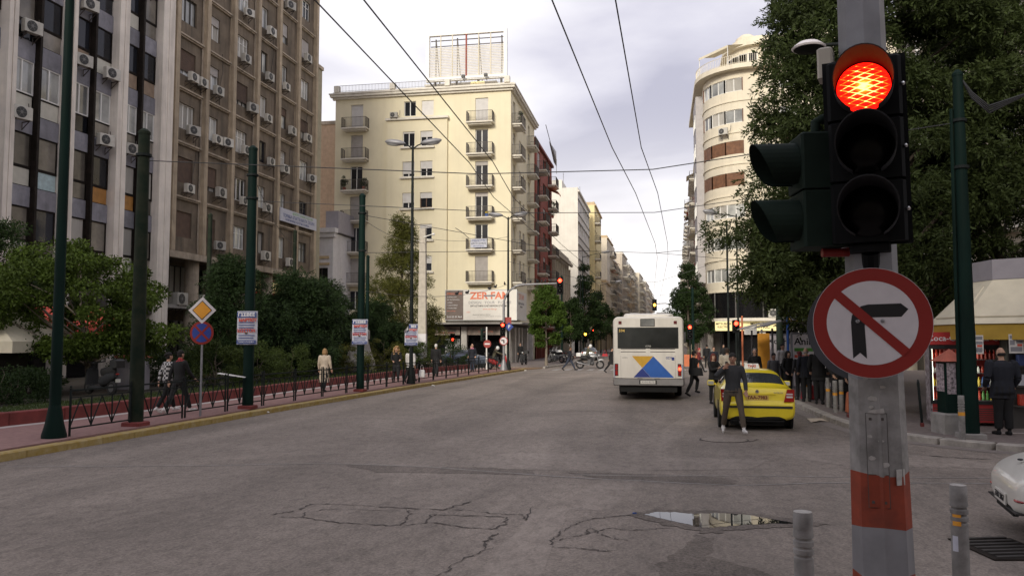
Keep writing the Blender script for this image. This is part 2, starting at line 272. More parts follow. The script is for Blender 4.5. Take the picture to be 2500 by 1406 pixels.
# ================================================================== GROUND
def road_material(name='asphalt', base=(.252,.214,.183), gr=1.):
    m = bpy.data.materials.new(name); m.use_nodes = True; t = m.node_tree; L = t.links; b = t.nodes['Principled BSDF']
    pos = t.nodes.new('ShaderNodeNewGeometry').outputs['Position']
    def noise(sc, st=(1,1,1), det=4, ro=.6, dist=0):
        mp = t.nodes.new('ShaderNodeMapping'); mp.inputs['Scale'].default_value = st; L.new(pos, mp.inputs[0])
        n = t.nodes.new('ShaderNodeTexNoise'); n.inputs['Scale'].default_value = sc; n.inputs['Detail'].default_value = det; n.inputs['Roughness'].default_value = ro; n.inputs['Distortion'].default_value = dist; L.new(mp.outputs[0], n.inputs['Vector']); return n.outputs['Fac']
    def ramp(f, a, b_, ca, cb):
        r = t.nodes.new('ShaderNodeMapRange'); r.inputs['From Min'].default_value = a; r.inputs['From Max'].default_value = b_; r.inputs['To Min'].default_value = ca; r.inputs['To Max'].default_value = cb; L.new(f, r.inputs['Value']); return r.outputs[0]
    def mul(a, b_):
        n = t.nodes.new('ShaderNodeMath'); n.operation = 'MULTIPLY'; L.new(a, n.inputs[0]); L.new(b_, n.inputs[1]); return n.outputs[0]
    lanes = ramp(noise(.6,(1,.05,1),3,.5,.7), .3,.7,.80,1.18)      # wheel tracks along the street
    worn = ramp(noise(.28,(1,.7,1),7,.7,1.2), .32,.68,.74,1.18)
    grain = ramp(noise(30,(1,1,1),4,.8), .25,.75,1-.55*gr,1+.55*gr)
    rough = ramp(noise(8,(1,.5,1),6,.8,.6), .44,.68,1.08,.66)      # ravelled spots
    k = mul(mul(lanes,worn), mul(grain,rough))
    col = t.nodes.new('ShaderNodeVectorMath'); col.operation = 'SCALE'; col.inputs[0].default_value = base; L.new(k, col.inputs['Scale']); L.new(col.outputs[0], b.inputs['Base Color'])
    b.inputs['Roughness'].default_value = .82; b.inputs['Specular IOR Level'].default_value = .35
    bp = t.nodes.new('ShaderNodeBump'); bp.inputs['Strength'].default_value = .5; bp.inputs['Distance'].default_value = .012; L.new(mul(grain,rough), bp.inputs['Height']); L.new(bp.outputs[0], b.inputs['Normal'])
    return m
_MT['asphalt'] = road_material(); _MT['patch'] = road_material('patch',(.277,.236,.203),.6); _MT['patch_dark'] = road_material('patch_dark',(.176,.148,.126),1.3)
mb = MB(); mb.quad((-900,-300,0),(900,-300,0),(900,2500,0),(-900,2500,0))
road = tag(mb.build('road','asphalt'), kind='structure')

def slab(name, poly, z, mat, kind='structure', z0=-.05):
    mb = MB(); n = len(poly)
    vs = [(x,y,z0) for x,y in poly]+[(x,y,z) for x,y in poly]
    mb.add(vs, [tuple(range(n,2*n))]+[(i,(i+1)%n,n+(i+1)%n,n+i) for i in range(n)])
    return tag(mb.build(name,mat), kind=kind)
def polyline(pts, step):
    out = [Vector((*pts[0],0))]; acc = 0.
    for a, b in zip(pts, pts[1:]):
        a = Vector((*a,0)); b = Vector((*b,0)); L = (b-a).length; d = (b-a)/L; t = step-acc
        while t <= L: out.append(a+d*t); t += step
        acc = L-(t-step)
    return out
def kerb(parent, pts, mat, step=1., w=.24, side=1, top=.146):
    P = polyline(pts, step)
    def mk_():
        mb = MB(); mb.bbox(.006,step-.006,-w,0,-.04,top,.022); return mb.mesh('kerb_stone',mat,30)
    me = cached(('kerb',mat,step,w,top), mk_)
    for i,(a,b) in enumerate(zip(P,P[1:])):
        d = b-a; ang = math.atan2(d.y,d.x)
        o = put('kerb_stone', me, parent, (a.x,a.y,random.uniform(-.006,.006)), ang+random.uniform(-.008,.008)); o.scale.x = d.length/step
# left pavement, planter kerb, planting bed
KL = [(-12.15,2),(-12.05,8),(-11.95,12.9),(-11.87,17),(-11.79,22.2),(-11.5,29),(-11.21,35.1),(-10.6,45),(-9.95,54),(-9.75,56.5)]
WL = [(-15.6,6),(-15.1,16.3),(-14.7,18.6),(-14.4,25.9),(-14.4,32.3),(-14.2,44.6),(-13.4,52),(-12.75,56.5)]
pav = slab('pavement', KL+WL[::-1]+[(-15.6,2)], .14, 'pave_red')
kerb(pav, [(x+.245,y) for x,y in KL], 'kerb_yellow')
mb = MB()
for i,(a,b) in enumerate(zip(WL,WL[1:])): mb.quad((a[0],a[1],.144),(a[0]+.35,a[1],.144),(b[0]+.35,b[1],.144),(b[0],b[1],.144))
mb.build('paving_strip','pave_strip',pav)
# red planter kerb: blocks
pk = thing('planter_wall','low red painted planter wall along the left pavement','wall',(WL[0][0],WL[0][1],0))
P = polyline(WL, 1.5)
mb = MB(); mb.bbox(.004,1.496,-.02,.24,0,.46,.02); me_pw = mb.mesh('wall_block','red_wall',30)
for a,b in zip(P,P[1:]):
    d = b-a; o = put('wall_block', me_pw, pk, (a.x-pk.location.x,a.y-pk.location.y,random.uniform(-.006,.006)), math.atan2(d.y,d.x)); o.scale.x = d.length/1.5
bed = slab('planting_bed', [(x-.2,y) for x,y in WL]+[(-14,60),(-26,62),(-27.4,58),(-27.4,-2),(-15.8,-2)], .36, 'soil')
slab('lawn_strip', [(x-.25,y) for x,y in WL[:6]]+[(x-2.2,y) for x,y in WL[:6]][::-1], .40, 'lawn')
rg = np.random.default_rng(3)
# tan ramp and the pavement in front of and beside the cream building
slab('ramp', [(-9.7,56.6),(-8.75,60.2),(-12.6,60.2),(-12.7,56.6)], .05, 'tan_tile')
K2 = [(-12.6,60.3),(-8.75,60.3),(-8.3,66),(-7.7,71),(-8.1,76),(-8.5,82),(-8.5,110),(-8.2,150),(-6.6,200),(-3.6,300),(0,430),(4,560)]
pav2 = slab('pavement', K2+[(-1,560),(-12.9,140),(-12.9,70.2),(-34,70.2),(-34,66.5),(-13.5,66.2)], .14, 'pave_grey')
kerb(pav2, K2[1:7], 'kerb', 1.2, .2)
# right pavement (square with kiosk and shelter), kerb and gutter
KR = [(30,15.6),(14,15.8),(9.,16.4),(6.88,17.1),(6.09,17.73),(5.4,18.5),(4.95,19.6),(4.72,20.9),(4.6,22.5),(4.55,28.6),(4.4,36),(4.2,46),(4.0,52),(4.2,55),(5.2,56.6),(7,57.2),(40,57.5)]
pav3 = slab('pavement', KR[::-1]+[(40,15.6)][:0], .14, 'pave_grey')
kerb(pav3, KR[::-1], 'kerb', 1.0, .26)
G1 = KR[3:12]
mb = MB()
for i,(a,b) in enumerate(zip(G1,G1[1:])):
    def off(p,q,w_): d = Vector((q[0]-p[0],q[1]-p[1])).normalized(); return (p[0]-d.y*w_, p[1]+d.x*w_)
    na = off(G1[max(i-1,0)],G1[min(i+1,len(G1)-1)],.62); nb = off(G1[i],G1[min(i+2,len(G1)-1)],.62)
    mb.quad((a[0],a[1],.006),(b[0],b[1],.006),(nb[0],nb[1],.006),(na[0],na[1],.006))
tag(mb.build('gutter','gutter'), kind='structure')
mb = MB(); mb.box(5.9,8.9,19.1,19.2,.14,.1445); mb.build('paving_strip','pave_strip',pav3)
# pavement beside the curved building, and the camera's own corner
K4 = [(40,74.2),(7,74.2),(4.2,74.8),(2.6,76.2),(2.2,79),(2.4,110),(3.2,150),(5,200),(8.6,300),(12,430),(16,560)]
pav4 = slab('pavement', K4[::-1]+[(40,75.5),(40,140),(18,560)], .14, 'pave_grey')
kerb(pav4, K4[::-1][5:], 'kerb', 1.2, .2)
K5 = [(-2.0,-20),(-1.9,2),(-1.3,4.2),(-.2,5.9),(.9,6.55),(2.6,7.45),(4.6,7.2),(9,5.6),(30,5.5)]
pav5 = slab('pavement', K5[::-1]+[(-2,-20),(30,-20)], .13, 'pave_grey')
kerb(pav5, K5[::-1], 'kerb', 1.0, .24)
# asphalt patches, joints, cracks, markings, puddle, manhole
def sheet(name, pts, z, mat, parent=road):
    mb = MB(); mb.add([(x,y,z) for x,y in pts],[tuple(range(len(pts)))]); return mb.build(name,mat,parent)
def wob(pts, n=6, a=.05, closed=True, seed=1):
    r = random.Random(seed); out = []; m = len(pts)
    for i in range(m if closed else m-1):
        p, q = pts[i], pts[(i+1)%m]
        for k in range(n): t = k/n; out.append((p[0]+(q[0]-p[0])*t+r.uniform(-a,a), p[1]+(q[1]-p[1])*t+r.uniform(-a,a)))
    if not closed: out.append(pts[-1])
    return out
def ribbon(mb, pts, w, z=.007, jit=.5, seed=1):
    r = random.Random(seed); L = []; R = []; n = len(pts)
    for i,p in enumerate(pts):
        a = pts[max(i-1,0)]; b = pts[min(i+1,n-1)]; d = Vector((b[0]-a[0],b[1]-a[1])); d = d.normalized() if d.length else Vector((1,0))
        ww = w*(1+r.uniform(-jit,jit))*(.3 if i in (0,n-1) else 1)/2; L.append((p[0]-d.y*ww,p[1]+d.x*ww,z)); R.append((p[0]+d.y*ww,p[1]-d.x*ww,z))
    for i in range(n-1): mb.quad(L[i],R[i],R[i+1],L[i+1])
sheet('asphalt_patch', wob([(-3.18,13.37),(-3.03,15.1),(-1.63,15.3),(-1.12,15.9),(-.07,15.93),(.2,15.1),(1.93,15.16),(1.38,13.95),(-1.42,13.3)],5,.05,seed=2), .003, 'patch')
sheet('asphalt_patch', wob([(-1.68,7.2),(-1.6,10.24),(-1.17,10.32),(-1.1,7.2)],9,.03,seed=3), .003, 'patch')
sheet('asphalt_patch', wob([(-1.1,10.35),(-.7,16),(1.2,26),(1.7,26),(.1,16),(-.62,10.35)],9,.08,seed=4), .0022, 'patch')
sheet('asphalt_patch', wob([(-5.4,13.2),(-3.1,13.36),(-2.08,13.29),(-2.03,12.8),(-4.57,12.6)],7,.05,seed=5), .0035, 'patch_dark')
sheet('asphalt_patch', wob([(-1.57,13.15),(.55,13.18),(1.13,12.94),(1.05,12.45),(-.81,12.58)],7,.05,seed=6), .0042, 'patch_dark')
sheet('asphalt_patch', wob([(.38,9.28),(.58,9.09),(.43,8.36),(.87,8.),(.97,7.76),(-.05,7.57),(-.03,8.),(.25,8.62)],6,.05,seed=7), .003, 'patch_dark')
sheet('asphalt_patch', wob([(1.6,16.3),(3.9,18.2),(4.3,16.6),(6.2,14.9),(3.2,14.6)],7,.06,seed=17), .003, 'patch')
mb = MB()
for i,(pts,w_) in enumerate([([(-4.58,9.19),(-4.28,9.24),(-3.77,9.07),(-3.32,9.02),(-2.97,9.05),(-3.05,9.68),(-3.2,9.94)],0.016),
  ([(-4.73,9.3),(-4.53,9.62),(-4.51,10.01),(-4.11,10.06),(-3.55,10.),(-2.75,9.95),(-2.49,10.55)],0.020),([(-4.28,9.24),(-4.4,9.5),(-4.15,9.75),(-3.4,9.8)],0.012),
  ([(-2.97,9.05),(-2.68,9.27),(-2.25,9.1),(-1.9,9.07),(-1.8,9.3),(-1.85,9.69),(-2.12,9.71),(-2.68,9.68),(-2.79,9.65),(-2.74,9.26)],0.017),
  ([(-2.75,9.95),(-2.45,10.01),(-2.03,9.86),(-1.69,9.86),(-1.59,9.6),(-1.64,10.39)],0.014),([(-1.17,8.46),(-1.13,9.),(-1.01,9.45),(-.87,9.74),(-.62,9.96),(-.2,10.13)],0.014),
  ([(-1.09,8.68),(-.83,9.06),(-.8,9.3),(-.58,8.94),(-.36,8.81)],0.013),([(-1.16,8.41),(-.9,8.42),(-.64,8.35),(-.45,8.39)],.018),([(-.83,9.06),(-.55,9.35),(-.3,9.3),(.1,9.5)],.016),([(-1.8,8.9),(-1.86,8.5),(-1.8,8.2)],.03),
  ([(-2.02,7.1),(-1.95,7.7),(-1.72,8.3)],0.012),([(.84,17.77),(1.0,18.1),(1.4,18.39),(1.6,18.42)],.05),([(1.7,17.6),(1.9,17.8),(2.1,18.2)],.04),([(4.9,16.2),(5.4,16.0),(5.9,15.9)],.05),([(-3.5,24.2),(-2.5,24.5),(-1.2,24.3),(.6,24.6)],.035)]):
    ribbon(mb, wob(pts,9,.028,False,i+20), w_, jit=.9, seed=i)
mb.build('crack','crack',road)
mb = MB()
for i,(pts,w_) in enumerate([([(-11.0,11.95),(-7.69,12.67),(-5.73,13.31),(-3.94,13.28),(-1.99,12.78),(-.81,12.58),(1.12,12.41),(2.34,12.84),(5.6,13.4)],.035),([(-1.54,12.91),(-.22,13.01),(.93,13.25),(2.45,13.41),(5.8,13.9)],.03)]): ribbon(mb, wob(pts,4,.02,False,i+60), w_, .0055, .4, i)
mb.build('asphalt_joint','road_line',road)
mb = MB(); mb.quad((-11.,52.9,.005),(2.6,55.4,.005),(2.6,55.72,.005),(-11.,53.22,.005)); mb.build('stop_line','road_line',road)
mb = MB()
for i in range(14):
    x = -7.6+i*.82
    mb.quad((x,57.6+x*.18,.005),(x+.42,57.7+x*.18,.005),(x+.42,60.9+x*.18,.005),(x,60.8+x*.18,.005))
mb.build('crossing_marking','road_line',road)
# puddle in a shallow hollow
D('water',(.02,.02,.021),.015,spec=.5)
pd = sheet('puddle', wob([(-.2,10.13),(-.09,10.3),(.16,10.34),(.39,10.28),(.67,10.39),(1.02,10.36),(1.26,10.19),(1.55,9.99),(.95,9.8),(.5,9.56),(.36,9.64),(.12,9.84)],8,.02,seed=9), .0085, 'water', None); tag(pd,kind='structure')
sheet('damp_patch', wob([(-.45,10.1),(-.05,10.5),(.7,10.55),(1.3,10.4),(1.95,10.0),(1.0,9.6),(.5,9.3),(.1,9.6)],12,.05,seed=10), .006, 'patch_dark')
mh = thing('manhole_cover','round manhole cover in the road before the man on the phone','manhole',(1.35,18.0,.003))
mb = MB(); mb.lathe([(.52,0),(.52,.005)],32); mb.build('frame','crack',mh); mb = MB(); mb.lathe([(.485,.0052),(.485,.009),(.47,.010),(0,.010)],32); mb.build('lid','patch',mh)
# gully grate by the camera's corner, cardboard and litter
gr = thing('drain_grate','cast iron drain grate in the asphalt by the right bollard','grate',(3.45,9.15,.004),.18)
mb = MB(); mb.box(-.34,.34,-.42,.42,0,.012); mb.build('frame','dark_steel',gr)
for i in range(7):
    mb = MB(); mb.bar((-.28,-.36+i*.12,.02),(.28,-.30+i*.12,.02),.05,.014); mb.build('bar','win_dark',gr)
cb = MB(); cb.add([(3.93,23.05,.02),(4.2,23.12,.03),(4.45,23.14,.02),(4.36,22.4,.012),(4.1,22.2,.05),(3.86,22.05,.015)],[(0,5,4,1),(1,4,3,2)]); tag(cb.build('cardboard_sheet','c_beige'),'flattened brown cardboard lying in the gutter behind the taxi','cardboard')
def litter(x,y,lab,s=.09,m='paper_white'):
    mb = MB(); mb.ball((0,0,s*.4),(s,s*.7,s*.4),7,5); v = []
    r = random.Random(int(x*100)); mb.v = [(a+r.uniform(-.02,.02),b+r.uniform(-.02,.02),max(0,c+r.uniform(-.015,.015))) for a,b,c in mb.v]
    tag(mb.build('litter',m,None,(x,y,.004)),lab,'litter','paper scraps on the road')
litter(-11.35,21.9,'crumpled white paper on the road below the poster pole with the diamond sign'); litter(-10.35,36.0,'white paper scrap beside the kerb below the double street lamp'); litter(-9.2,55.2,'white scrap on the road before the tan ramp')
litter(-.33,10.17,'tiny blue bottle cap at the left tip of the puddle',.016,'bottle_b')

# ================================================================== BUILDINGS
def wall_open(mb, W, z0, z1, ops, dep, m=0, mr=None, x0=0.):
    mr = m if mr is None else mr
    xs = sorted({x0,x0+W}|{v for o in ops for v in o[:2]}); zs = sorted({z0,z1}|{v for o in ops for v in o[2:]})
    for a,b in zip(xs,xs[1:]):
        if b-a < 1e-5: continue
        run = None
        for c,d in zip(zs,zs[1:]):
            cx,cz = (a+b)/2,(c+d)/2
            if any(o[0]<cx<o[1] and o[2]<cz<o[3] for o in ops):
                if run: mb.quad((a,0,run[0]),(b,0,run[0]),(b,0,run[1]),(a,0,run[1]),m); run = None
            else: run = (run[0],d) if run else (c,d)
        if run: mb.quad((a,0,run[0]),(b,0,run[0]),(b,0,run[1]),(a,0,run[1]),m)
    for a,b,c,d in ops:
        mb.quad((a,0,c),(a,0,d),(a,dep,d),(a,dep,c),mr); mb.quad((b,0,d),(b,0,c),(b,dep,c),(b,dep,d),mr)
        mb.quad((a,0,d),(b,0,d),(b,dep,d),(a,dep,d),mr); mb.quad((b,0,c),(a,0,c),(a,dep,c),(b,dep,c),mr)
def shell(mb, W, Dp, H, m=0, mr=1, front=False, left=True, right=True):
    if left: mb.quad((0,Dp,0),(0,0,0),(0,0,H),(0,Dp,H),m)
    if right: mb.quad((W,0,0),(W,Dp,0),(W,Dp,H),(W,0,H),m)
    mb.quad((W,Dp,0),(0,Dp,0),(0,Dp,H),(W,Dp,H),m); mb.quad((0,0,H),(W,0,H),(W,Dp,H),(0,Dp,H),mr)
def fr_mesh(w,h,n,mat,tr,t=.06):
    def f():
        mb = MB()
        mb.box(-w/2,-w/2+t,-.035,.035,0,h); mb.box(w/2-t,w/2,-.035,.035,0,h); mb.box(-w/2+t,w/2-t,-.035,.035,0,t); mb.box(-w/2+t,w/2-t,-.035,.035,h-t,h)
        for i in range(1,n): x = -w/2+w*i/n; mb.box(x-t*.6,x+t*.6,-.045,.03,t,h-t)
        if tr: mb.box(-w/2+t,w/2-t,-.03,.03,h*tr-.02,h*tr+.02)
        return mb.mesh('window',mat)
    return cached(('fr',round(w,2),round(h,2),n,mat,tr,t), f)
def pane_mesh(w,h,mat,y=.01):
    def f():
        mb = MB(); mb.quad((-w/2,y,0),(w/2,y,0),(w/2,y,h),(-w/2,y,h)); return mb.mesh('pane',mat)
    return cached(('pane',round(w,2),round(h,2),mat), f)
def shut_mesh(w,h,mat):
    def f():
        mb = MB(); mb.box(-w/2,w/2,-.03,0,0,h)
        mb.box(-w/2,w/2,-.042,-.0305,0,.05); return mb.mesh('shutter',mat)
    return cached(('shut',round(w,2),round(h,2),mat), f)
def add_window(par, x, y, z, w, h, n=2, frame='win_white', glass='glass', shut=0., smat='shutter_brown', rotz=0, tr=None, sill=None, panes=True):
    """window part (frame) with its panes and shutter; y = depth of the frame plane behind the wall face, in the local frame of rotz"""
    R_ = Matrix.Rotation(rotz,3,'Z'); o0 = Vector((x,0,z)) if not hasattr(x,'__len__') else Vector((x[0],x[1],z))
    p = o0 + R_@Vector((0,y,0))
    wn = put('window', fr_mesh(w,h,n,frame,tr), par, p, rotz)
    if shut < .97:
        if panes:
            for i in range(n): put('pane', pane_mesh(w/n-.02,h-.06,glass), wn, (-w/2+w*(i+.5)/n,0,.03))
        else: put('pane', pane_mesh(w-.04,h-.04,glass), wn, (0,0,.02))
    if shut > 0: put('shutter', shut_mesh(w-.02,h*shut,smat), wn, (0,-.05,h*(1-shut)))
    if sill: 
        def f():
            mb = MB(); mb.box(-w/2-.1,w/2+.1,-.32,-.06,-.09,-.005); return mb.mesh('sill',sill)
        put('sill', cached(('sill',round(w,2),sill),f), wn, (0,0,0))
    return wn
def rail_mesh(w,d,h,mat,gap=.12,style=0):
    def f():
        mb = MB(); r = .014
        P = [(-w/2,0),(-w/2,-d),(w/2,-d),(w/2,0)]
        for a,b in zip(P,P[1:]):
            mb.bar((*a,h),(*b,h),.045,.03); mb.bar((*a,.1),(*b,.1),.03,.02); L = math.dist(a,b); n = max(2,int(L/gap))
            for i in range(n+1):
                t = i/n; x = a[0]+(b[0]-a[0])*t; y = a[1]+(b[1]-a[1])*t; rr = r*1.5 if i in (0,n) else r*.8
                mb.add([(x-rr,y-rr,0),(x+rr,y-rr,0),(x+rr,y+rr,0),(x-rr,y+rr,0),(x-rr,y-rr,h),(x+rr,y-rr,h),(x+rr,y+rr,h),(x-rr,y+rr,h)],[(0,1,5,4),(1,2,6,5),(2,3,7,6),(3,0,4,7)])
        return mb.mesh('railing',mat)
    return cached(('rail',round(w,2),round(d,2),h,mat,gap), f)
def add_balcony(par, x, z, w, d=.9, slabm='balcony_slab', railm='railing', rotz=0, off=0., h=.95, solid=None, gap=.12):
    def f():
        mb = MB(); mb.box(-w/2-.06,w/2+.06,-d-.06,.0,-.13,0); mb.box(-w/2+.1,w/2-.1,-d+.12,.0,-.26,-.132); return mb.mesh('balcony',slabm)
    R_ = Matrix.Rotation(rotz,3,'Z'); o0 = Vector((x,0,z)) if not hasattr(x,'__len__') else Vector((x[0],x[1],z))
    b = put('balcony', cached(('bal',round(w,2),round(d,2),slabm),f), par, o0+R_@Vector((0,-.003,0)), rotz)
    put('railing', rail_mesh(w,d,h,railm,gap), b, (0,0,0))
    if solid:
        def g_():
            mb = MB(); mb.box(-w/2+.03,w/2-.03,-d+.02,-d+.05,.12,h-.05); return mb.mesh('screen',solid)
        put('screen', cached(('scr',round(w,2),round(d,2),solid),g_), b)
    return b
# air conditioner outdoor unit: casing, grille, fan, bracket; facing local -y
mb = MB(); mb.bbox(-.42,.42,-.30,0,0,.58,.02); AC_C = mb.mesh('casing','ac_white',40)
mb = MB(); mb.lathe([(.235,0),(.235,.012),(.19,.014)],20); mb.mesh
def _acg():
    mb = MB(Matrix.Translation((-.1,-.312,.29))@Matrix.Rotation(pi/2,4,'X')); mb.lathe([(.24,-.006),(.24,.006),(.22,.008),(.0,.008)],20); return mb.mesh('grille','ac_grille',40)
AC_G = _acg()
def _acf():
    mb = MB(Matrix.Translation((-.1,-.324,.29))@Matrix.Rotation(pi/2,4,'X')); mb.lathe([(.07,-.002),(.07,.004),(.0,.006)],10)
    for k in range(6): a = pi*k/3; mb.bar((.06*cos(a),.06*sin(a),0),(.225*cos(a),.225*sin(a),0),.014,.008)
    return mb.mesh('fan_guard','ac_fan')
AC_F = _acf()
mb = MB()
mb.bar((0,.28,-.02),(0,-.28,-.02),.04); mb.bar((0,.28,-.34),(0,-.22,-.04),.03); mb.bar((0,.27,-.36),(0,.27,.0),.03)
AC_B = mb.mesh('bracket','bracket')
mb = MB(); mb.tube([(.40,-.1,.2),(.50,-.08,.18),(.54,.05,.3),(.56,.2,.6),(.55,.26,.9)],.02,6); AC_P = mb.mesh('pipe','bracket')
NAC = [0]
def add_ac(loc, rotz, label, grp, s=1.):
    o = thing('air_conditioner', label, 'air conditioner', loc, rotz, grp); o.scale = (s,s,s)
    for n,me in (('casing',AC_C),('grille',AC_G),('fan_guard',AC_F),('pipe',AC_P)): put(n,me,o)
    for x in (-.3,.3): put('bracket',AC_B,o,(x,0,0))
    return o
LW = (-27.6,41.2); LROT = RAD(89)
def lw(s, z, out=0.):
    return (LW[0]+s*sin(RAD(1))+out*cos(RAD(1)), LW[1]+s*cos(RAD(1))-out*sin(RAD(1)), z)
# ---- left office block: pale fins, dark mullions, blue-grey spandrels
ob = thing('office_building','office block with pale vertical fins and blue-grey spandrels at the left edge','building',(LW[0],LW[1],0),LROT)
PX = [(-1.5,-.45),(-5.05,-4.3),(-8.5,-7.98),(-12.,-11.5),(-15.5,-15.),(-19,-18.5)]
mb = MB(); mb.box(-19,-.45,.55,16,0,35,0); mb.build('core','dark_steel',ob)
for a,b in PX:
    mb = MB(); c = (a+b)/2; g_ = .05
    mb.box(a,c-g_/2,-.36,.56,0,35.4); mb.box(c+g_/2,b,-.36,.56,0,35.4); mb.box(c-g_/2,c+g_/2,-.30,.56,0,35.4); mb.build('fin','office_pillar',ob)
rr = random.Random(11)
PANM = ['infill_white','glass_dull','glass_dull','infill_white','glass','infill_tan','glass_dull']
for bi in range(5):
    a = PX[bi+1][1]; b = PX[bi][0]; W2 = (b-a)/2; mid = (a+b)/2
    mb = MB(); mb.box(mid-.07,mid+.07,-.2,.1,4.8,35.2); mb.build('mullion','dark_steel',ob)
    if bi > 3: continue
    for k in range(-1,8):
        z = 8.1+3.3*k
        for h in (0,1):
            x0 = a+.02 if h==0 else mid+.1; x1 = mid-.1 if h==0 else b-.02; w_ = x1-x0; cx = (x0+x1)/2
            if k > -1:
                def f():
                    mb = MB(); mb.box(-w_/2,w_/2,0,.1,0,.9); return mb.mesh('spandrel_panel','spandrel')
                put('spandrel_panel', cached(('spn',round(w_,2)),f), ob, (cx,.04,z))
            pm = rr.choice(PANM)
            if (bi,k) in ((1,0),(0,0)) and h==(1 if bi==1 else 0): pm = 'infill_orange'
            if (bi,k,h) == (2,0,1): pm = 'infill_blue'
            if k == 2 and bi == 0: pm = 'infill_tan'
            if k == 1 and bi == 2: pm = 'infill_white'
            def f2():
                mb = MB(); mb.box(-w_/2+.04,w_/2-.04,0,.04,0,.79); mb.box(-w_/2,w_/2,-.03,.05,.80,.85,1); mb.box(-w_/2,w_/2,-.03,.05,-.0,.02,1); return mb.mesh('infill_panel',[pm,'dark_steel'])
            put('infill_panel', cached(('inf',round(w_,2),pm),f2), ob, (cx,.10,z+.92))
            white = (k in (1,) ) or (k==2 and bi==1 and False)
            gl = 'glass_sky' if white else rr.choice(['glass_dull','glass','glass','glass_dull','curtain'])
            if k in (2,3) and not white: gl = rr.choice(['glass','glass','glass_dull'])
            add_window(ob, cx, .10, z+1.78, w_-.02, 1.52, 2 if white else 1, 'win_white' if white else 'dark_steel', gl)
mb = MB(); mb.box(-19,-.45,.3,.54,0,4.9); mb.build('shopfront','glass_dark',ob)
mb = MB(); mb.box(-19,-1.52,-.15,.3,3.6,4.6); mb.build('fascia','win_dark',ob)
ACO = [(-10.7,16.1),(-7.2,18.6),(-7.5,15.7),(-5.5,15.7),(-11.1,12.1),(-5.8,12.2),(-3.8,12.2),(-2.6,21.6)]
for i,(s,z) in enumerate(sorted(ACO)): add_ac(lw(s,z-.29,.2 if True else 0), LROT-.25, 'air conditioner on the office facade with pale fins, %s from its left end'%ORD[i], 'air conditioners on the pale-finned office block')

# ---- brown office block
bb = thing('office_building','weathered brown office block with ribbed facade and many air conditioners','building',(LW[0],LW[1],0),LROT)
BW = 18.36; FL = [7.3+3.22*k for k in range(9)]; TOP = FL[-1]+1.6
BC = [(1.4,1.5),(4.0,1.35),(7.45,1.5),(10.2,1.2),(13.1,1.35),(16.6,1.6)]
ops = []
for k in range(8):
    for c,w_ in BC: ops.append((c-w_/2,c+w_/2,FL[k]+.88,FL[k]+2.4))
mb = MB(); wall_open(mb, BW+.3, 7.05, TOP, ops, .34, 0, 0, -.3)
mb.quad((BW,0,7.05),(BW,16,7.05),(BW,16,TOP),(BW,0,TOP)); mb.quad((-.3,16,0),(-.3,0,7.05),(-.3,0,TOP),(-.3,16,TOP)); mb.quad((-.3,0,TOP),(BW,0,TOP),(BW,16,TOP),(-.3,16,TOP)); mb.quad((BW,16,0),(-.3,16,0),(-.3,16,TOP),(BW,16,TOP)); mb.quad((-.3,0,7.05),(-.3,2.2,7.05),(BW,2.2,7.05),(BW,0,7.05))
mb.quad((BW,2.2,0),(BW,16,0),(BW,16,7.05),(BW,2.2,7.05))
mb.build('wall','brown',bb)
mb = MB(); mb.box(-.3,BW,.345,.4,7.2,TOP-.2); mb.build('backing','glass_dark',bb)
for i in range(7):
    x = i*3.06-.24; mb = MB(); mb.box(x-.04,x+.52,-.09,.003,7.3,TOP+.25); mb.box(x+.06,x+.42,-.3,-.0905,7.3,TOP+.3); mb.build('pilaster','brown_rib',bb)
mb = MB(); mb.box(0,2.46,-.2,-.004,0,.1); mb.box(.06,2.4,-.12,-.004,-.09,-.003); ml = mb.mesh('ledge','ledge')
for k in range(1,9):
    for i in range(6): put('ledge', ml, bb, (i*3.06+.31,0,FL[k]-.05))
mb = MB(); mb.box(-.3,BW+.12,-.3,-.006,6.9,7.28); mb.build('ledge','ledge',bb)
rr = random.Random(5)
for k in range(8):
    for i,(c,w_) in enumerate(BC):
        q = rr.random(); sh = 0. if q < .6 else (.35 if q<.7 else (.6 if q<.8 else 1.))
        if (k,i) in ((3,0),(3,2),(1,1)): sh = .8
        if (k,i) in ((0,0),(0,1)): sh = 1.
        add_window(bb, c, .15, FL[k]+.88, w_, 1.52, 3 if w_>1.45 else 2, 'win_white' if rr.random()<.75 else 'win_dark', ['glass','glass_sky','glass_sky','curtain'][rr.randrange(4)], sh, 'shutter_brown' if rr.random()<.85 else 'shutter_grey', tr=.68 if rr.random()<.4 else None)
for s_,z0_ in ((2.72,7.3),(8.9,7.3),(11.95,10.5),(15.05,7.3)):
    mb = MB(); mb.tube([(s_,-.06,z0_),(s_+.02,-.06,18),(s_-.02,-.06,TOP)],.045,6); mb.build('drain_pipe','ledge' if s_<9 else 'brown',bb)
for s_,z_ in ((5.0,20.5),(2.3,14.2),(9.3,17.5),(11.6,24.0),(14.6,18.4),(17.2,21.3)):
    mb = MB(); mb.tube([(s_,-.03,z_),(s_+.05,-.05,z_-1.1),(s_-.25,-.04,z_-2.2),(s_-.2,-.03,z_-3.4)],.018,5); mb.build('cable','bracket',bb)
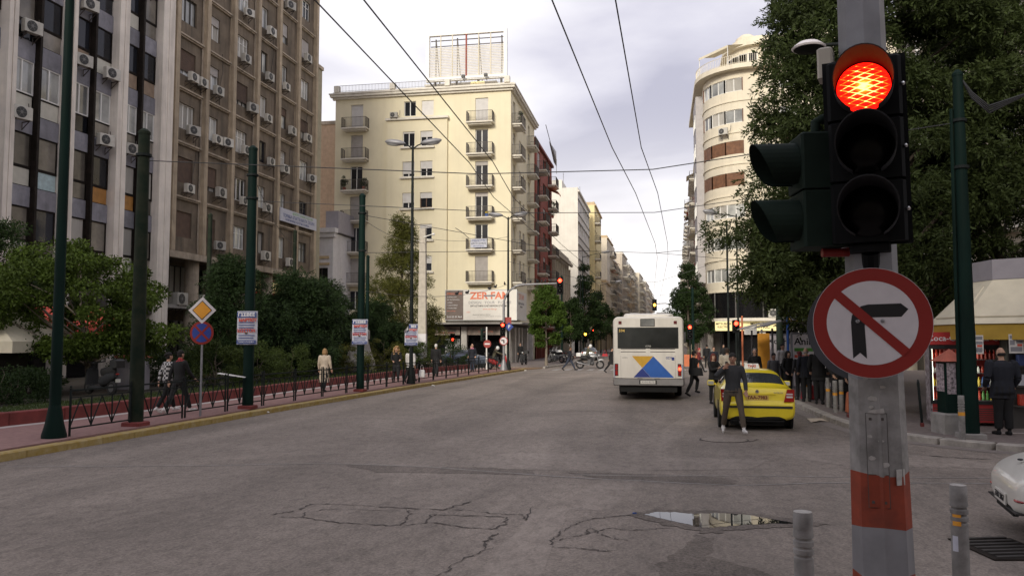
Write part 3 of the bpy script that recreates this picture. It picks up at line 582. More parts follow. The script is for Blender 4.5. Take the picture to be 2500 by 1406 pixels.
# recessed two-storey base with columns
mb = MB(); wall_open(mb, BW+.3, 0, 7.05, [(.3+i*3.06,2.8+i*3.06,4.3,6.8) for i in range(6)]+[(.3+i*3.06,2.8+i*3.06,.3,3.4) for i in range(6)], .15, 0,0,-.3); mb.build('base_wall','brown',bb,(0,2.2,0))
for i in range(6):
    add_window(bb,(1.55+i*3.06,2.2),.12,4.3,2.5,2.5,4,'win_dark','curtain' if i<2 else 'glass'); add_window(bb,(1.55+i*3.06,2.2),.12,.3,2.5,3.1,2,'win_dark','glass_dark')
for i in range(1,6):
    mb = MB(); mb.lathe([(.44,0),(.42,.5),(.42,6.98)],16,(i*3.06+.0,.5,0)); mb.build('column','ledge',bb,smooth=60)
mb = MB(); mb.box(-.3,6.2,.2,2.18,4.02,4.22); mb.build('slab','concrete_grey',bb)
for i in range(3):
    mb = MB(); mb.box(11.9+i*2.2,13.9+i*2.2,1.4,1.5,5.5,6.7); mb.build('shop_sign','fridge_red' if i else 'ink_red',bb)
    mb = MB(); 
    for q in range(4): mb.box(12.1+i*2.2+q*.42,12.35+i*2.2+q*.42,1.35,1.398,5.7,6.5)
    mb.build('sign_motif','lit_yellow',bb)
sg = thing('signboard','long white signboard with blue lettering on the brown block above the base','sign',lw(15.5,10.85,.34),LROT)
mb = MB(); mb.box(-3,3,0,.12,0,.95); mb.build('panel','paper',sg)
for x_ in (-2.8,2.8):
    for z_ in (.1,.8): mb = MB(); mb.bar((x_,.13,z_),(x_,.32,z_),.05); mb.build('bracket','bracket',sg)
text('ΚΕΝΤΡΟ ΞΕΝΩΝ ΓΛΩΣΣΩΝ',.26,'bottle_g',sg,(.6,-.004,.76)); text('ΤΕΧΝΙΚΑ ΕΠΑΓΓΕΛΜΑΤΑ ΣΧΟΛΗ',.33,'ink_blue',sg,(0,-.004,.45),bold=.004); text('ΠΛΗΡΟΦΟΡΙΚΗ ΛΟΓΙΣΤΙΚΗ ΓΡΑΦΕΙΑ',.22,'ink_blue',sg,(-.3,-.004,.17),bold=.003)
ACB = [(1.4,17.8),(2.4,17.8),(4.1,17.8),(7.3,21.),(10.5,20.8),(13.,20.9),(8.3,17.9),(10.4,17.8),(14.,17.8),(16.6,17.9),(1.6,14.6),(4.1,14.7),(5.3,14.8),(7.5,14.8),(10.9,14.8),(13.,14.7),(17.5,14.9),(13.4,27.2),(1.3,11.1),(4.6,11.4),(7.4,11.4),(10.5,11.4),(4.7,8.1),(10.4,8.),(14.,7.9),(2.0,24.2),(7.6,24.3),(10.6,24.1),(16.4,24.2)]
for k in range(8):
    row = sorted([q for q in ACB if FL[k] < q[1] < FL[k]+3.22])
    for i,(s,z) in enumerate(row):
        add_ac(lw(s,z-.29,.24), LROT+random.uniform(-.06,.06)-(.3 if random.random()<.2 else 0), 'air conditioner on the brown ribbed facade, %s floor above its base, %s from the left'%(ORD[k],ORD[i]), 'air conditioners on the brown block', random.uniform(.88,1.08))
for i,(s,z) in enumerate([(1.7,4.22),(4.3,4.22)]): add_ac(lw(s,z,-.5), LROT, ['air conditioner standing left on the slab over the brown block colonnade','air conditioner standing right on the slab over the brown block colonnade'][i], 'air conditioners on the brown block',1.25)
# ---- slivers between brown and cream blocks
t_ = thing('apartment_building','greenish beige block end just behind the brown office block','building',(-29.4,59.8,0))
mb = MB(); mb.box(-14,1.9,0,1.8,0,24.6); mb.build('wall','green_beige',t_); mb = MB(); mb.box(-14.1,2.,-.1,1.9,24.62,24.9); mb.build('parapet','ledge',t_)
for k in range(6):
    mb = MB(); mb.box(-14,1.905,-.03,-.004,4+k*3.2,4.15+k*3.2); mb.build('ledge','ledge',t_)
t_ = thing('apartment_building','tan rendered side wall between the brown and cream buildings','building',(-34.5,76,0))
mb = MB(); mb.box(-8,4.6,0,10,0,24.2); mb.build('wall','tan_wall',t_); mb = MB(); mb.box(-8,4.7,-.1,10,24.2,24.55); mb.build('parapet','ledge',t_)
t_ = thing('town_house','low white neoclassical house between brown and cream buildings','house',(-36.6,66,0))
mb = MB(); ops = [(c-.6,c+.6,z,z+2.6) for c in (2.6,5.0,7.35) for z in (1.2,5.9)]
wall_open(mb,8.4,0,11.6,ops,.2); mb.quad((8.4,0,0),(8.4,10,0),(8.4,10,11.6),(8.4,0,11.6)); mb.quad((0,0,11.6),(8.4,0,11.6),(8.4,10,11.6),(0,10,11.6)); mb.build('wall','white_wall',t_)
mb = MB(); mb.box(-.1,8.7,-.35,.4,11.6,12.0); mb.box(-.1,8.6,-.2,.3,11.2,11.595); mb.build('cornice','white_wall',t_); mb = MB(); mb.box(7.5,8.7,.42,8,11.7,13.6); mb.build('parapet','grey_wall',t_)
mb = MB(); mb.box(0,8.45,-.12,-.004,4.9,5.2); mb.build('ledge','white_wall',t_)
for c in (2.6,5.,7.35):
    for z in (1.2,5.9): add_window(t_,c,.15,z,1.2,2.6,2,'win_dark','glass_dark'); 
    mb = MB(); mb.box(c-.75,c+.75,-.1,-.004,8.75,8.95); mb.box(c-.7,c+.7,-.05,-.004,9.3,9.55); mb.build('lintel','ochre',t_)
# ---- cream corner apartment block (front faces the camera, side faces the avenue)
CX0, CY0, CW, CD, CH = -29.85, 70., 16.85, 13.8, 24.75
cr = thing('apartment_building','cream corner apartment block with stacked balconies and rooftop billboard','building',(CX0,CY0,0))
SLB = [7.35,10.25,13.15,16.0,18.95,21.85]
o1 = []
for z in SLB: o1 += [(1.55,2.75,z+.02,z+2.35),(13.55,14.75,z+.02,z+2.35)]
o1 += [(1.55,2.75,4.9,6.7)]
MW = [22.85,19.92,17.12,14.22,11.3,8.4]
for z in MW: o1 += [(6.75,7.9,z,z+1.4),(8.45,9.6,z,z+1.4)]
o1a = [o for o in o1 if o[1] < 5.1]; o1b = [o for o in o1 if 5.1 < o[0] < 11]; o1c = [o for o in o1 if o[0] > 11]
mb = MB(); wall_open(mb,5.2,3.7,CH,o1a,.22)
wall_open(mb,CW-10.98,3.7,CH,o1c,.22,x0=10.98)
sh = MB(Matrix.Translation((0,-.3,0))); wall_open(sh,5.78,3.7,22.4,[o for o in o1b if o[3]<22.4],.22,x0=5.2); sh.quad((5.2,0,3.7),(5.2,0,22.4),(5.2,.3,22.4),(5.2,.3,3.7)); sh.quad((10.98,0,22.4),(10.98,0,3.7),(10.98,.3,3.7),(10.98,.3,22.4))
sh.build('projecting_bay','cream',cr)
wall_open(mb,5.78,22.4,CH,[o for o in o1b if o[3]>22.4],.22,x0=5.2)
xs_ = Matrix.Translation((CW,0,0))@Matrix.Rotation(pi/2,4,'Z')
sb = MB(xs_); SO = []
for z in SLB: SO += [(1.2,2.3,z+.02,z+2.3),(4.4,5.4,z+.9,z+2.3),(6.4,7.4,z+.9,z+2.3),(9.6,10.7,z+.02,z+2.3)]
wall_open(sb,CD,3.7,CH,SO,.22); sb.build('side_wall','cream',cr)
mb.quad((0,CD,0),(0,0,3.7),(0,0,CH),(0,CD,CH)); mb.quad((CW,CD,0),(0,CD,0),(0,CD,CH),(CW,CD,CH)); mb.quad((0,0,CH),(CW,0,CH),(CW,CD,CH),(0,CD,CH)); mb.quad((0,CD,0),(0,1.5,0),(0,1.5,3.7),(0,CD,3.7)); mb.build('wall','cream',cr)
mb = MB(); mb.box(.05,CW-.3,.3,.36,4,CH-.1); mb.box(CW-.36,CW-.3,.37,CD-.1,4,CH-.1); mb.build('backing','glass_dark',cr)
mb = MB()
for i,(a,b,o_) in enumerate(((CH,CH+.18,.22),(CH+.18,CH+.4,.42),(CH+.4,CH+.52,.5))):
    mb.box(-o_,CW+o_,-o_,-.003,a+.001*i,b); mb.box(CW+.003,CW+o_,0,CD+.2,a+.001*i,b)
mb.box(-.3,CW+.3,.0,.25,CH+.01,CH+.75); mb.box(CW-.2,CW+.15,.26,CD,CH+.01,CH+.75); mb.build('cornice','cream_trim',cr)
for x in (.1,5.6,10.9,16.5):
    mb = MB(); mb.bbox(x-.25,x+.25,-.15,.35,CH+.76,CH+1.35,.03); mb.build('parapet_post','cream_trim',cr)
for a,b in ((.35,5.35),(5.85,10.65),(11.15,16.25)):
    put('roof_railing', rail_mesh(b-a,.02,.62,'railing_grey',.14), cr, ((a+b)/2,.08,CH+.75))
pl_ = random.Random(2)
ST = {0:[1,1],1:[1,0],2:[0,0],3:[1,0],4:[0,0],5:[1,1]}     # shutters down, counted from the top: left column, right column
for i,z in enumerate(reversed(SLB)):
    for j,x in enumerate((2.15,14.15)):
        s_ = ST[i][j]
        add_window(cr,x,.18,z+.02,1.2,2.33,2,'win_white','glass',1. if s_ else (.16 if pl_.random()<.6 else 0),'shutter_white' if i==0 else 'shutter_grey')
        add_balcony(cr,x+(-.05 if j else 0),z,2.35,.85,gap=.12)
    for j,q in enumerate((1.75,10.15)): 
        add_window(cr,(CW,q),.18,z+.02,1.1,2.28,2,'win_white','glass',.2*(i%2),'shutter_grey',rotz=pi/2); add_balcony(cr,(CW,q),z,2.3,.85,railm='railing',rotz=pi/2)
    for j,q in enumerate((4.9,6.9)): add_window(cr,(CW,q),.16,z+.9,1.,1.4,2,'win_white','glass',.3*((i+j)%3),'shutter_grey',rotz=pi/2,sill='cream_trim')
add_window(cr,2.15,.18,4.9,1.2,1.8,2,'win_white','glass')
SH2 = [(0,1.),(.12,.4),(.8,.5),(.65,.38),(.3,.25),(0,.5)]
for i,z in enumerate(MW):
    y0 = .0 if i==0 else -.3
    for j,x in enumerate((7.325,9.025)):
        s_ = SH2[i][j]; add_window(cr,(x,y0),.16,z,1.15,1.4,2,'win_white' if (i,j)!=(3,1) else 'win_brown','glass',s_,'shutter_white')
    mb = MB()
    if i == 0: mb.box(5.1,11.1,-.5,-.004,22.42,22.62)
    else: mb.box(6.55,9.8,-.52,-.305,z-.2,z-.05)
    mb.build('sill','cream_trim',cr)
# ground floor: shops behind a dark canopy, marble piers
mb = MB(); mb.box(-.2,CW+.55,-1.6,.0,3.55,3.72); mb.box(CW+.001,CW+1.3,-1.59,9,3.56,3.7); mb.build('canopy','concrete_grey',cr)
mb = MB(); mb.box(0,CW-1.2,1.3,1.4,0,3.5); mb.box(CW-1.3,CW-1.2,1.41,CD,0,3.5); mb.build('shopfront','glass_dark',cr)
mb = MB(); mb.box(0,CW,0,.5,3.35,3.69); mb.box(CW-.5,CW-.01,.51,CD,3.35,3.69); mb.box(0,.5,.51,1.6,0,3.69); mb.build('lintel','win_dark',cr)
for x in (.3,4.2,8.2,12.55,CW-.35):
    mb = MB(); mb.bbox(x-.26,x+.26,.02,.55,0,3.34,.01); mb.build('pier','marble',cr)
for q in (2.6,4.4,6.2,9.5,12.8):
    mb = MB(); mb.bbox(CW-.52,CW-.02,q-.3,q+.3,0,3.34,.01); mb.build('pier','marble',cr)
for a,b,mt in ((9.9,12.2,'photo_dark'),(12.9,15.9,'photo_dark')):
    mb = MB(); mb.box(a,b,-.1,-.01,2.6,3.33); mb.build('shop_sign',mt,cr)
mb = MB(); mb.box(8.6,12.2,.8,.9,0,2.5); mb.build('shop_window','glass',cr)
mb = MB()
for k in range(8): mb.box(10.6,12.,.77,.798,.9+k*.18,.96+k*.18)
mb.build('price_lettering','ink_white',cr)
text('στιγμές γεύσης',.2,'ink_red',cr,(11.0,-.106,2.82)); text('DIP & COFFEE',.22,'salmon',cr,(14.6,-.106,2.9))
# corner signboard wrapping round
sg = thing('signboard','large pale school signboard reading ZER FAM above the corner shop','sign',(CX0+11.0,CY0-.42,3.95))
mb = MB(); mb.box(1.62,6.45,-.12,0,0,2.62,0); mb.build('panel','sign_pale',sg); mb = MB(); mb.box(0,1.615,-.12,0,0,2.62); mb.build('side_panel','sign_brown',sg)
mb = MB(); mb.box(6.30,6.42,.05,5.5,0,2.6,0); mb.build('return_panel','sign_pale',sg)
mb = MB(); mb.box(-.06,6.5,-.14,.02,-.07,-.003); mb.box(-.06,6.5,-.14,.02,2.623,2.69); mb.box(-.07,-.003,-.14,.02,-.003,2.62); mb.box(6.453,6.51,-.14,.02,-.003,2.62); mb.build('frame','steel',sg)
text('ZER FAM',.86,'salmon',sg,(4.05,-.124,2.12),bold=.028,sx=1.06); mb = MB(); mb.box(3.5,4.55,-.128,-.1235,2.06,2.2); mb.build('lettering_bar','ink_grey',sg)
text('DESIGN   YOUR   FUTURE',.34,'ink_grey',sg,(4.05,-.124,1.52)); text('ΕΡΓΑΣΤΗΡΙΑ ΕΛΕΥΘΕΡΩΝ ΣΠΟΥΔΩΝ',.2,'ink_black',sg,(4.05,-.124,1.22),bold=.004); text('www.zer-fam.gr',.2,'salmon',sg,(4.05,-.124,.95)); text('IQEA',.16,'salmon',sg,(2.1,-.124,.68)); text('Φορέας πιστοποίησης ZER FAM',.11,'ink_black',sg,(3.3,-.124,.45)); text('με την εγγύηση ΚΕΚ και διεθνείς συνεργασίες',.1,'ink_grey',sg,(4.0,-.124,.3))
text('σπούδασε',.3,'salmon',sg,(.8,-.124,2.35)); text('210 52.31.964',.24,'ink_white',sg,(.8,-.124,.26))
for i in range(6): text(['ΣΠΟΥΔΕΣ ΚΑΙ','ΜΕ ΠΙΣΤΟΠΟΙΗΣΗ','▪ ΜΟΔΑ','▪ ΔΙΑΚΟΣΜΗΣΗ','▪ ΓΡΑΦΙΣΤΙΚΗ','www.zerfam.gr'][i],.13,'ink_white' if i<5 else 'salmon',sg,(.12,-.124,2.05-.25*i),align='LEFT')
for s_,z_,m_,sz in (('ZER FAM',2.1,'salmon',.7),('DESIGN YOUR FUTURE',1.5,'ink_grey',.3),('ΕΡΓΑΣΤΗΡΙΑ',1.2,'ink_black',.2)): text(s_,sz,m_,sg,(6.425,2.6,z_),pi/2)
# banner on the balcony, antenna, plants, clothes
o = thing('banner','white for-sale banner with phone number on the cream building balcony','banner',(CX0+14.1,CY0-.9,SLB[1]+.12)); mb = MB(); mb.box(-.75,.75,-.03,0,0,.78); mb.build('cloth','paper',o); text('ΠΩΛΕΙΤΑΙ',.26,'ink_blue',o,(0,-.034,.62)); text('6977153425',.27,'ink_black',o,(0,-.034,.36)); text('6973358723',.2,'ink_blue',o,(0,-.034,.12))
add_ac((CX0+5.95,CY0-.42,22.63),0,'small white air conditioner on the ledge under the cream building cornice','air conditioners on cream building',.85)
mb = MB(); mb.tube([(0,0,0),(-.5,-.3,.5),(-1.1,-.6,.9)],.03,6); tag(mb.build('flag_pole','railing',None,(CX0+13.2,CY0-.85,SLB[1]+.95)),'bare slanting pole on the cream building balcony above the banner','pole')
o = thing('bucket','yellow and blue bucket on the cream building balcony','bucket',(CX0+14.75,CY0-.5,SLB[2]+.003)); mb = MB(); mb.lathe([(.13,0),(.17,.3),(.15,.3)],10); mb.build('pail','bus_blue',o,smooth=40); mb = MB(); mb.ball((0,0,.42),(.16,.16,.13),8,6); mb.build('cloth','bottle_y',o)
# billboard frame on the roof
bl = thing('rooftop_billboard','empty white rooftop billboard frame with slats above the cream building','billboard',(CX0+8.6,CY0+1.6,CH+.75))
BZ = 1.35
def frame_box(name, x0,x1,z0,z1,m='sign_white',y0=-.15,y1=.2): 
    mb = MB(); mb.box(x0,x1,y0,y1,z0,z1); return mb.build(name,m,bl)
frame_box('frame_bar',-.2,7.6,BZ-.36,BZ,'win_white'); frame_box('frame_bar',-.2,7.6,BZ+4.02,BZ+4.36,'win_white'); frame_box('frame_bar',-.2,.11,BZ,BZ+4.02,'win_white'); frame_box('frame_bar',7.29,7.6,BZ,BZ+4.02,'win_white')
for k in range(19): frame_box('slat',.12,7.28,BZ+.06+k*.152,BZ+.06+k*.152+.085,'balcony_slab',-.02,.02)
for i,x in enumerate((1.22,2.35,4.9,6.05)): frame_box('post',x-.04,x+.04,BZ+.01,BZ+4.04,'fabric_cream',-.1,-.03)
frame_box('post',3.63,3.75,BZ+.01,BZ+4.04,'red_house',-.12,.08)
mb = MB()
for z in (3.2,3.75): mb.bar((.1,.5,BZ+z),(7.3,.5,BZ+z),.07)
for x in (.6,2.7,4.8,7.): mb.bar((x,.5,0),(x,.5,BZ+3.9),.1); mb.bar((x,.55,BZ+3.8),(x,2.4,0),.08); mb.bar((x,.5,BZ+3.2),(x,1.5,BZ+1.2),.06); mb.bar((x,.0,-.0),(x,.5,BZ+.2),.08); mb.bar((x,-.02,BZ-.3),(x,-.02,-.6),.08)
mb.build('truss','railing',bl)
for x in (3.55,5.7):
    mb = MB(); mb.bbox(-.17,.17,-.12,.12,0,.26,.03); mb.bar((0,0,-.1),(0,.5,-.2),.05); mb.build('floodlight','black_plastic',bl,(x,-.6,BZ-.32))
mb = MB(); mb.box(4.2,5.5,-.35,-.31,.3,.68); o = mb.build('number_plate','bottle_y',bl); text('AA7C-05328',.22,'ink_black',bl,(4.85,-.354,.49))
o = thing('roof_hut','low cream penthouse hut on the cream building roof','hut',(CX0+8.2,CY0+3.,CH)); mb = MB(); mb.box(0,6.5,0,5,0,1.75); mb.build('wall','cream_trim',o); mb = MB(); mb.box(-.3,6.8,-.3,5.2,1.76,1.9); mb.build('roof','cream_trim',o); mb = MB(); mb.box(.8,1.9,-.03,-.003,1.1,1.5); mb.build('window','glass_dark',o)

# ---- buildings along the avenue
def street_building(label, X, Y, rot, W, Dp, H, wall, g0, nf, bays, ww, wh, bal=None, trim='cream_trim', shut='shutter_grey', frame='win_white', balrail='railing', base=None, roofrail=False, ribbon=False, baly=None, panes=True, basem='glass_dark', name='apartment_building', sv=1, cat='building', pent=True, glass='glass', balw=None, blank_front=None):
    """one terrace block: front along local x (outwards = local -y), g0 = height of the base storey"""
    o = thing(name,label,cat,(X,Y,0),rot); r = random.Random(hash(label)%1000 if False else len(label)*7+nf)
    fh = (H-g0)/nf; bw = W/bays; ops = []
    for k in range(nf):
        z = g0+k*fh
        for b in range(bays):
            c = bw*(b+.5); dr = bal and (baly is None or b in baly)
            ops.append((c-ww/2,c+ww/2,z+(.05 if dr else .85),z+(.05 if dr else .85)+(wh+.75 if dr else wh)))
    mb = MB(); wall_open(mb,W,g0,H,ops,.2); shell(mb,W,Dp,H); mb.quad((0,.6,0),(W,.6,0),(W,.6,g0),(0,.6,g0),2); mb.quad((0,0,g0),(0,.6,g0),(W,.6,g0),(W,0,g0)); mb.build('wall',[wall,'flat_roof',basem],o)
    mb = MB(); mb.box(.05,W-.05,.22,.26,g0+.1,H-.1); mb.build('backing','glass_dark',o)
    mb = MB(); mb.box(-.0,W,-.28,-.004,H-.12,H+.16); mb.box(0,W,-.004,.25,H+.003,H+.6); mb.box(0,.25,.25,Dp,H+.003,H+.55); mb.build('cornice',trim,o)
    mb = MB(); mb.box(0,W,-.6,-.006,g0-.35,g0-.12); mb.build('canopy',trim,o)
    for b in range(bays+1):
        x = min(max(bw*b,.2),W-.2); mb = MB(); mb.box(x-.2,x+.2,.02,.62,0,g0-.02); mb.build('pier',trim if b%2 else wall,o)
    for k in range(nf):
        z = g0+k*fh
        for b in range(bays):
            c = bw*(b+.5); dr = bal and (baly is None or b in baly)
            hh = wh+.75 if dr else wh; q = r.random()
            add_window(o,c,.16,z+(.05 if dr else .85),ww,hh,2 if ww<1.9 else 3,frame,glass if r.random()<.7 else 'curtain',0 if q<.5 else (.35 if q<.8 else 1.),shut,panes=panes)
            if dr:
                bwid = balw or (bw*.92 if bal=='wide' else ww+1.); add_balcony(o,c,z,bwid,.95 if bal!='deep' else 1.25,railm=balrail,solid='win_dark' if r.random()<.14 else None,gap=.14 if panes else .22)
                if r.random() < .16:
                    mb = MB(); a_ = bwid/2; mb.add([(-a_,0,2.5),(a_,0,2.5),(a_,-1.2,1.95),(-a_,-1.2,1.95),(a_,-1.2,1.75),(-a_,-1.2,1.75)],[(0,3,2,1),(3,5,4,2)]); mb.build('awning',r.choice(['c_orange','fabric_cream','c_olive','fabric_cream']),o,(c,-.02,z))
        if ribbon:
            mb = MB(); mb.box(.02,W-.02,-.12,-.004,z+.0,z+.16); mb.box(.02,W-.02,-.1,-.004,z+.85+wh,z+1.0+wh); mb.build('band','win_grey',o)
    if pent:
        mb = MB(); mb.box(W*.2,W*.75,3,Dp*.8,H+.003,H+2.7); mb.build('penthouse',wall,o)
        mb = MB(); x=W*.5; mb.bar((x,3.5,H+2.7),(x,3.5,H+5.2),.05); mb.bar((x-.6,3.5,H+4.9),(x+.6,3.5,H+4.9),.03); mb.bar((x-.4,3.5,H+4.5),(x+.4,3.5,H+4.5),.03); mb.build('antenna','bracket',o)
    return o
UP = pi/2
rb = street_building('red-brown apartment block with dark balconies beside the cream one',-12.85,83.9,UP,12.9,10,23.4,'red_house',3.7,7,3,2.0,1.4,'wide','red_house_dark','shutter_grey','win_dark','railing',baly=(0,2),balw=2.6)
mb = MB()
for q in range(9): a=q*.75; mb.bar((12.9-a*.4,-.6+0*a,23.5+0*a),(12.4-a,-.6,25.3-a*.05),.05)
mb.bar((12.9,-.6,23.6),(3.5,-.6,26.2),.06); mb.bar((12.9,-.6,22.6),(12.9,-.6,24.4),.05); mb.build('roof_truss','railing',rb)
lo = street_building('low beige classical bank front with tall narrow windows',-12.75,97.2,UP,17.3,10,13.3,'stone_beige',4.6,2,7,.85,2.3,None,'stone_beige','shutter_grey','win_dark',pent=False,name='bank_building')
mb = MB()
for i in range(8): x=.25+i*2.4; mb.box(x-.2,x+.2,-.25,-.004,4.7,12.2)
mb.box(0,17.3,-.6,-.285,12.6,13.0); mb.build('pilasters','stone_beige',lo)
street_building('tall white concrete block with blank end wall and window bands',-12.4,124.5,UP,21,13,25.6,'white_conc',4.2,6,7,2.5,1.5,None,'white_conc','shutter_white','win_white',ribbon=True,glass='glass_sky')
street_building('yellow apartment block with balcony column and dark cornice',-11.6,147.5,UP,17,12,27.2,'yellow_house',3.8,7,5,1.5,1.4,'wide','ochre','shutter_grey','win_dark','railing',baly=(0,))
street_building('pale block with blank tan end wall beyond the yellow apartment block',-11.2,177,UP-RAD(1),16,12,24.8,'far_c',3.8,7,4,1.5,1.4,'wide','far_d','shutter_grey','win_white','railing',baly=(2,3))
street_building('low ochre classical house with heavy cornice beyond the yellow block',-10.7,165.2,UP-RAD(1),11.4,10,14,'far_a',4.5,2,4,1.1,2.2,None,'far_d','shutter_brown','win_dark',pent=False,name='town_house')
Yc, Xc = 193.5, -11.0
FARL = [('narrow ochre apartment block with stacked balconies, far along the left row',14,21.5,'far_a'),('grey apartment block with wide balconies, far along the left row',17,24.5,'far_b'),('white apartment block with an orange awning and deep balconies, far along left row',20,25.6,'far_c'),('ochre apartment block past the deep-balcony white one, far left row',18,21.0,'far_d'),('greyish distant apartment block on the left row',22,26.2,'far_b'),('pale distant apartment block on the left row',24,25.5,'far_c'),('ochre distant apartment block near the end of the left row',26,24.5,'far_a'),('last grey distant block of the left row',30,26,'far_b'),('farthest tan block where the left row vanishes',60,26,'far_d')]
for i,(lab,W_,H_,m_) in enumerate(FARL):
    street_building(lab,Xc+[0,1.3,-.4,1.0,-.6,1.2,-.3,1.,0][i],Yc,UP-RAD(1.9),W_-.6,11,H_,m_,3.8,7,max(3,int(W_/4.6)),1.4,1.35,'deep','cream_trim','shutter_grey','win_white' if i%2 else 'win_dark','railing_grey',panes=False,pent=i<6)
    Yc += W_*cos(RAD(1.9)); Xc += W_*sin(RAD(1.9))
# right row beyond the curved building (front faces -X)
Yc = 101.; Xc = 4.9
FARR = [('grey-white apartment block with side shutters just beyond the curved corner building',13,25.5,'far_b','wide'),('reddish apartment block behind the curved corner building',14,24,'red_house','wide'),('pale apartment block with stepped top, middle of the right row',16,27,'far_c','deep'),('beige apartment block in the right row behind the dark tree',18,25,'far_a','deep'),('grey apartment block far along the right row',20,24,'far_b','deep'),('pale apartment block farther along the right row',22,25.5,'far_c','deep'),('tan apartment block near the end of the right row',26,24,'far_d','deep'),('last grey block of the right row',32,26,'far_b','deep'),('farthest pale block where the right row vanishes',60,26,'far_c','deep')]
for i,(lab,W_,H_,m_,bt) in enumerate(FARR):
    a = RAD(1.2); e = (Xc+W_*sin(a), Yc+W_*cos(a))
    street_building(lab,e[0],e[1],-UP-a,W_-.6,11,H_,m_,3.8,7,max(3,int(W_/4.6)),1.4,1.35,bt,'cream_trim','shutter_brown','win_white' if i%2 else 'win_dark','railing_grey',panes=False,pent=i<5)
    Xc, Yc = e

# ---- curved corner building on the right
cu = thing('apartment_building','cream streamlined corner block with rounded front and ribbon windows','building',(4.75,79.,0))
CR = 4.6; NA = 20
def arc_pts(off=0., n=NA):   # from the avenue side round to the front, outward offset
    return [(CR-(CR+off)*cos(a), CR-(CR+off)*sin(a)) for a in [pi/2*i/n for i in range(n+1)]]
def path(off=0.): return [(-off,21.)]+[(x,y) for x,y in arc_pts(off)]+[(20.,-off)]
def band(name, z0, z1, off, mat, inner=None, top=True):
    P = path(off); Q = path(inner if inner is not None else off-.5); mb = MB(); n = len(P)
    for i in range(n-1):
        a,b = P[i],P[i+1]; c,d = Q[i],Q[i+1]
        mb.quad((*a,z0),(*b,z0),(*b,z1),(*a,z1))
        if top: mb.quad((*a,z1),(*b,z1),(*d,z1),(*c,z1)); mb.quad((*b,z0),(*a,z0),(*c,z0),(*d,z0))
    return mb.build(name,mat,cu,smooth=30)
WT = [9.1+3.1*k for k in range(7)]      # window heads, lowest first
zprev = 6.75
mb0 = None
for k,zt in enumerate(WT): band('wall_band',zprev,zt-1.3,0,'curved_wall'); band('cornice_band',zt-1.3-1.02,zt-1.3-.9,.09,'curved_wall',0.); zprev = zt
band('wall_band',zprev,28.4,0,'curved_wall')
# piers between the windows and the windows themselves follow the plan
def seg_panel(p,q,z0,z1,name,mat,y0=.1):
    d = Vector((q[0]-p[0],q[1]-p[1])); L = d.length; ang = math.atan2(d.y,d.x)
    return L, ang, ((p[0]+q[0])/2,(p[1]+q[1])/2)
for k,zt in enumerate(WT):
    def pier(*ps):
        mb = MB()
        for p,q in zip(ps,ps[1:]): mb.quad((*p,zt-1.3),(*q,zt-1.3),(*q,zt),(*p,zt))
        mb.build('pier','curved_wall',cu)
    pier((0,21.),(0,18.6)); pier((0,17.),(0,14.6)); pier((0,13.),(0,10.4)); A = arc_pts()
    pier((0,8.8),(0,CR+.9),*A[:3]); pier(*A[17:],(6.9,0)); pier((8.5,0),(10.6,0)); pier((12.2,0),(14.3,0)); pier((15.9,0),(20,0))
    mb = MB(); Q = path(-.35)
    for i in range(len(Q)-1): mb.quad((*Q[i],zt-1.35),(*Q[i+1],zt-1.35),(*Q[i+1],zt+.05),(*Q[i],zt+.05))
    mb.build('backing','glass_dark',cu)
    wood = k in (3,4); brown = k >= 5
    for a,b in ((2,7),(7,12),(12,17)):
        p, q = A[a],A[b]; L,ang,mid = seg_panel(p,q,0,0,'','')
        fm = 'win_brown' if (brown or wood) else 'win_white'
        add_window(cu,mid,.05,zt-1.3,L-.02,1.3,2,'win_white' if brown else fm,'glass_sky' if (k+a)%3 else 'curtain',1. if wood else 0.,'shutter_wood',rotz=ang)
        if brown or wood:
            for pp in (p,q): 
                mb = MB(); mb.box(pp[0]-.1,pp[0]+.1,pp[1]+.0,pp[1]+.2,zt-1.3,zt); mb.build('mullion','win_brown',cu)
    for c in (7.7,11.4,15.1): add_window(cu,c,.12,zt-1.3,1.58,1.3,2,'win_white','glass_sky' if c<9 else 'glass',.3*((k+int(c))%3))
    for c in (17.8,13.8,9.6): add_window(cu,(0,c),.12,zt-1.3,1.58,1.3,2,'win_white','glass',.3*((k+int(c))%3),'shutter_brown',rotz=-pi/2)
mb = MB(); mb.quad((0,21,0),(20,21,0),(20,21,28.4),(0,21,28.4)); mb.quad((20,0,0),(20,21,0),(20,21,28.4),(20,0,28.4)); mb.build('back_wall','curved_wall',cu)
mb = MB(); mb.box(5.0,5.4,-.18,-.004,6.8,28.38); mb.build('pilaster','curved_wall',cu)
band('terrace_slab',28.4,28.85,.85,'curved_wall',-4.)
mb = MB(); mb.box(-.75,-.004,5.2,10.8,8,27.5); bo = mb.build('bay','curved_grey',cu)
for k in range(6): add_window(cu,(-.75,8.),-.02,8.9+k*3.1,3.6,1.4,3,'win_white','glass',rotz=-pi/2)
for k in range(6): add_window(cu,-.37,-.0 ,8.9+k*3.1,.5,1.4,1,'win_white','glass',rotz=0) if False else None
